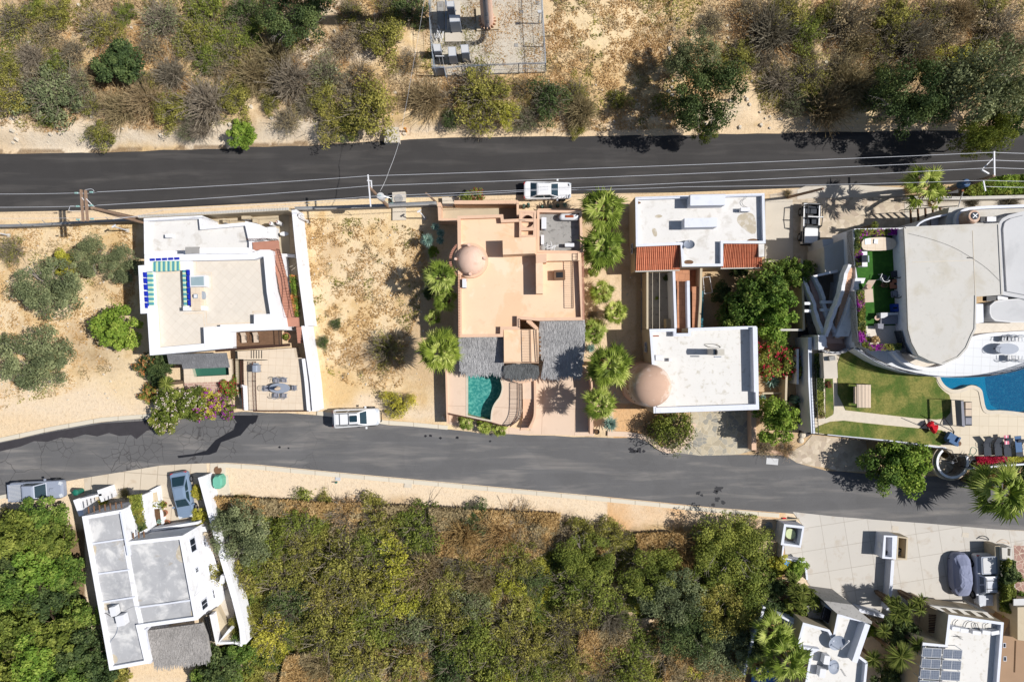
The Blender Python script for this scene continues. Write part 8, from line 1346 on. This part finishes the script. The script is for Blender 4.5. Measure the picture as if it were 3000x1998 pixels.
# ------------------------------------------------------------ cars
def car(name,label,L,Wd,H,paint,kind,px,py,rz,cat='car',zb=.03):
 t=thing(name,label,cat,(0,0,0));l,w=L/2,Wd/2;hood=H*.66
 def ring(x0,x1,yw,z,r,taper=.9):
  o=[]
  for sx,sy,a in((1,1,0),(-1,1,90),(-1,-1,180),(1,-1,270)):
   for i in range(5):q=R(a+22.5*i);X=x1-r if sx>0 else x0+r;yy=yw*(taper if sx>0 else 1);o.append((X+r*math.cos(q),sy*(yy-r)+r*math.sin(q),z(X)if callable(z)else z))
  return o
 hz=(lambda x:hood-.1*max(0,x/l)**2*1.4)if kind!='jeep' else(lambda x:hood)
 b=MB();b.rings([ring(-l+.1,l-.1,w*.92,.28,.18),ring(-l,l,w,.45,.32),ring(-l+.01,l-.01,w,lambda x:hz(x)-.16,.32),ring(-l+.08,l-.08,w*.94,lambda x:hz(x)-.02,.3),ring(-l+.2,l-.2,w*.86,lambda x:hz(x),.26)],True,True);b.build('body',M[paint],t,smooth=False)
 if kind=='sedan':c=[(-l*.72,l*.46),(-l*.46,l*.12)]
 elif kind=='suv':c=[(-l*.95,l*.5),(-l*.86,l*.22)]
 elif kind=='pickup':c=[(-l*.38,l*.44),(-l*.34,l*.1)]
 elif kind=='coupe':c=[(-l*.84,l*.5),(-l*.4,l*.12)]
 elif kind=='wagon':c=[(-l*.28,l*.54),(-l*.26,l*.36)]
 (b0,b1),(t0,t1)=c;wb_,wt=w*.86,w*.68;zb_,zt2=hood-.01,H-.05;n=1
 def q4(x0,x1,ww,z,k=0):return[(x0,-ww,z),(x1,-ww*.93,z),(x1,ww*.93,z),(x0,ww,z)]
 B,T=q4(b0,b1,wb_,zb_),q4(t0,t1,wt,zt2)
 def pane(nm,i,j,mat='carglass',g=.06):
  a,b_,c_,d=Vector(B[i]),Vector(B[j]),Vector(T[j]),Vector(T[i]);f=lambda u,v:(a.lerp(b_,u)).lerp(d.lerp(c_,u),v);nn=(b_-a).cross(d-a).normalized()*.012
  MB().add([f(g,.07)+nn,f(1-g,.07)+nn,f(1-g,.93)+nn,f(g,.93)+nn],[(0,1,2,3)]).build(nm,M[mat],t)
 cb=MB();cb.rings([B,T],cap=False);cb.build('cabin_frame',M[paint],t);pane('windscreen',1,2);pane('rear_window',3,0)
 for i,j in((0,1),(2,3)):
  a,b_,c_,d=Vector(B[i]),Vector(B[j]),Vector(T[j]),Vector(T[i]);nn=(b_-a).cross(d-a).normalized()*.012
  for u0,u1 in((.08,.48),(.53,.9)):
   f=lambda u,v:(a.lerp(b_,u)).lerp(d.lerp(c_,u),v);MB().add([f(u0,.12)+nn,f(u1,.12)+nn,f(u1,.88)+nn,f(u0,.88)+nn],[(0,1,2,3)]).build('side_window',M['carglass'],t)
 r=MB();r.rings([q4(t0,t1,wt,zt2),q4(t0+.04,t1-.04,wt-.03,zt2+.05),q4(t0+.2,t1-.2,wt-.2,zt2+.085)]);r.build('roof',M[paint],t)
 wr=.34 if kind in('sedan','coupe')else.39
 for sx in(l*.62,-l*.6):
  for sy in(-1,1):
   m=MB();m.tube((sx,sy*(w-.2),wr),(sx,sy*(w+.01),wr),wr,n=18);o=m.build('wheel',M['tyre'],t);m=MB();m.tube((sx,sy*(w-.02),wr),(sx,sy*(w+.02),wr),wr*.6,n=14);m.build('rim',M['rim'],o)
 for sy in(-1,1):
  MB().box((b1-.1,sy*(w+.08),hood-.06),(.16,.2,.13)).build('mirror',M[paint],t)
  MB().prism(rect(l-.2,sy*w*.62,.3,.32,sy*-22),hz(l*.8)-.1,hz(l*.8)-.0,bot=True).build('headlight',M['lamp'],t);MB().box((-l+.1,sy*w*.72,hood-.22),(.14,.26,.18)).build('tail_light',M['tail'],t)
 if kind in('suv',):
  for sy in(-1,1):MB().path([(t0+.15,sy*wt*.85,H+.02),(t0+.25,sy*wt*.85,H+.1),(t1-.25,sy*wt*.85,H+.1),(t1-.15,sy*wt*.85,H+.02)],.025,5).build('roof_rail',M['black'],t)
  for q in(.25,.6):xx=t0+(t1-t0)*q;MB().tube((xx,-wt*.85,H+.1),(xx,wt*.85,H+.1),.025,n=5).build('roof_bar',M['black'],t)
  MB().prism(rrect(t1-.55,0,.75,.62,.08,2),H+.03,H+.055).build('sunroof',M['carglass'],t);MB().path([(l-.05,-w*.6,.55),(l+.12,-w*.55,.6),(l+.12,w*.55,.6),(l-.05,w*.6,.55)],.05,6).build('bull_bar',M['black'],t)
 if kind=='pickup':
  p=rect(-l*.69,0,L*.29,Wd*.86);i=inset(p,.07);mb=MB();mb.prism(p,hood-.02,hood+.12,holes=[i]);mb.build('bed_rim',M[paint],t);mb=MB();mb.poly(i,hood+.01)
  mb.build('bed_floor',M['greymetal'],t);rb=MB()
  for k in range(12):yy=-Wd*.36+k*Wd*.72/11;rb.box((-l*.69,yy,hood+.012),(L*.27,.045,.03))
  rb.build('bed_ribs',M['palegrey'],t);MB().box((l*.62,0,hood),(.35,.3,.06)).build('hood_scoop',M[paint],t)
 if kind=='wagon':
  MB().prism(rrect(-l*.65,0,L*.34,Wd*.82,.1,3),hood,H*.88,bot=True).build('canopy',M['greymetal'],t);MB().prism(rrect(-l*.65,0,L*.3,Wd*.66,.1,3),H*.88,H*.9).build('canopy_top',M['palegrey'],t)
  for sy in(-1,1):MB().tube((t0+.1,sy*wt*.8,H+.08),(t1-.1,sy*wt*.8,H+.08),.02,n=5).build('roof_rail',M['black'],t)
  for q in(.25,.75):xx=t0+(t1-t0)*q;MB().tube((xx,-wt*.85,H+.08),(xx,wt*.85,H+.08),.025,n=5).build('roof_bar',M['black'],t)
 x,y=W(px,py,H*.6);t.location=(x,y,zb);t.rotation_euler=(0,0,R(rz));return t
car('sedan','white sedan parked at the roadside above the salmon house',4.6,1.78,1.42,'paint','sedan',1604,558,0)
car('off_road_car','white off-road estate with roof rails on the lower road edge',4.5,1.82,1.78,'paint','suv',1042,1224,3)
car('pickup_truck','grey-blue pickup truck with ribbed open bed at the bottom left',5.2,1.9,1.72,'paintgrey','pickup',105,1438,4)
car('hatchback','steel-blue coupe parked nose down in the front court of the angled house',4.5,1.78,1.38,'paintblue','coupe',534,1450,-80)
car('utility_vehicle','silver crew-cab vehicle with grey canopy beside the covered car',5.0,1.85,1.8,'paintsilver','wagon',2889,1700,-88)
cc=thing('covered_car','car under a wrinkled grey-blue fabric cover on the forecourt','covered car',(0,0,0));rgc=np.random.RandomState(2);rings_=[]
for z,sx,sy in((.03,2.05,.92),(.5,2.12,.95),(.85,2.0,.88),(.98,1.75,.78),(1.35,1.15,.62),(1.45,.75,.5),(1.47,.4,.3)):
 o=[]
 for k in range(40):a=6.283*k/40;c_,s_=math.cos(a),math.sin(a);o.append((sx*abs(c_)**.55*(1 if c_>0 else-1)+rgc.uniform(-.025,.025),sy*abs(s_)**.6*(1 if s_>0 else-1)+rgc.uniform(-.03,.03),z+rgc.uniform(-.02,.02)))
 rings_.append(o)
MB().rings(rings_).build('fabric_cover',mk('grey_blue_car_cover',C(140,146,172),.7,.06,2,[],.3,'obj'),cc);x,y=W(2820,1685,.9)
for sx in(-1.25,1.25):
 for sy in(-.75,.75):m=MB();m.tube((sx,sy-.1,.3),(sx,sy+.1,.3),.3,n=14);m.build('wheel',M['tyre'],cc)
cc.location=(x,y,.06);cc.rotation_euler=(0,0,R(-87))
# open off-roader
j=thing('open_jeep','white open-topped off-roader with black roll cage in the concrete yard','off-roader',(0,0,0));MB().rings([[(a,b,.45)for a,b in rrect(0,0,3.9,1.55,.12)],[(a,b,1.0)for a,b in rrect(0,0,3.95,1.6,.12)]],False,True).build('body',M['paint'],j);MB().prism(rrect(1.15,0,1.45,1.25,.08),.9,1.08,bot=True).build('bonnet',M['paint'],j);MB().prism(rrect(-.75,0,2.2,1.45,.05),.55,.6).build('floor',M['black'],j);MB().prism(rrect(-.75,0,2.35,1.58,.08),.6,1.02,holes=[rrect(-.75,0,2.15,1.36,.05)]).build('tub_side',M['paint'],j)
for a,b in((-.25,-.35),(-.25,.35),(-1.25,0)):m=MB();m.prism(rrect(a,b,.5,.5 if a>-1 else 1.1,.08),.6,.85);m.prism(rrect(a-.27,b,.12,.5 if a>-1 else 1.1,.05),.6,1.3);m.build('seat',M['darkfab'],j)
m=MB()
for sy in(-.7,.7):m.path([(-1.8,sy,1.0),(-1.7,sy,1.75),(-.5,sy,1.8),(.3,sy,1.65),(.45,sy,1.02)],.045,6)
for xx,zz in((-1.7,1.75),(-.5,1.8),(.3,1.65)):m.tube((xx,-.7,zz),(xx,.7,zz),.045)
m.build('roll_cage',M['iron'],j);m=MB();m.tube((-.5,-.72,1.86),(-.5,.72,1.86),.06);m.build('roll_bar_pad',M['white2'],j);MB().add([(.42,-.68,1.05),(.42,.68,1.05),(.25,.66,1.62),(.25,-.66,1.62)],[(0,1,2,3)]).build('windscreen',M['carglass'],j);MB().box((1.98,0,.45),(.15,1.5,.2)).build('front_bumper',M['black'],j);MB().box((-2.0,0,.45),(.15,1.5,.2)).build('rear_bumper',M['black'],j)
for sx in(1.25,-1.2):
 for sy in(-1,1):m=MB();m.tube((sx,sy*.62,.4),(sx,sy*.88,.4),.4,n=18);o=m.build('wheel',M['tyre'],j);m=MB();m.tube((sx,sy*.86,.4),(sx,sy*.9,.4),.23,n=14);m.build('rim',M['rim'],o);MB().box((sx,sy*.78,.82),(1.0,.3,.06)).build('fender',M['black'],j)
x,y=W(2376,656,1.0);j.location=(x,y,.08);j.rotation_euler=(0,0,R(-92))
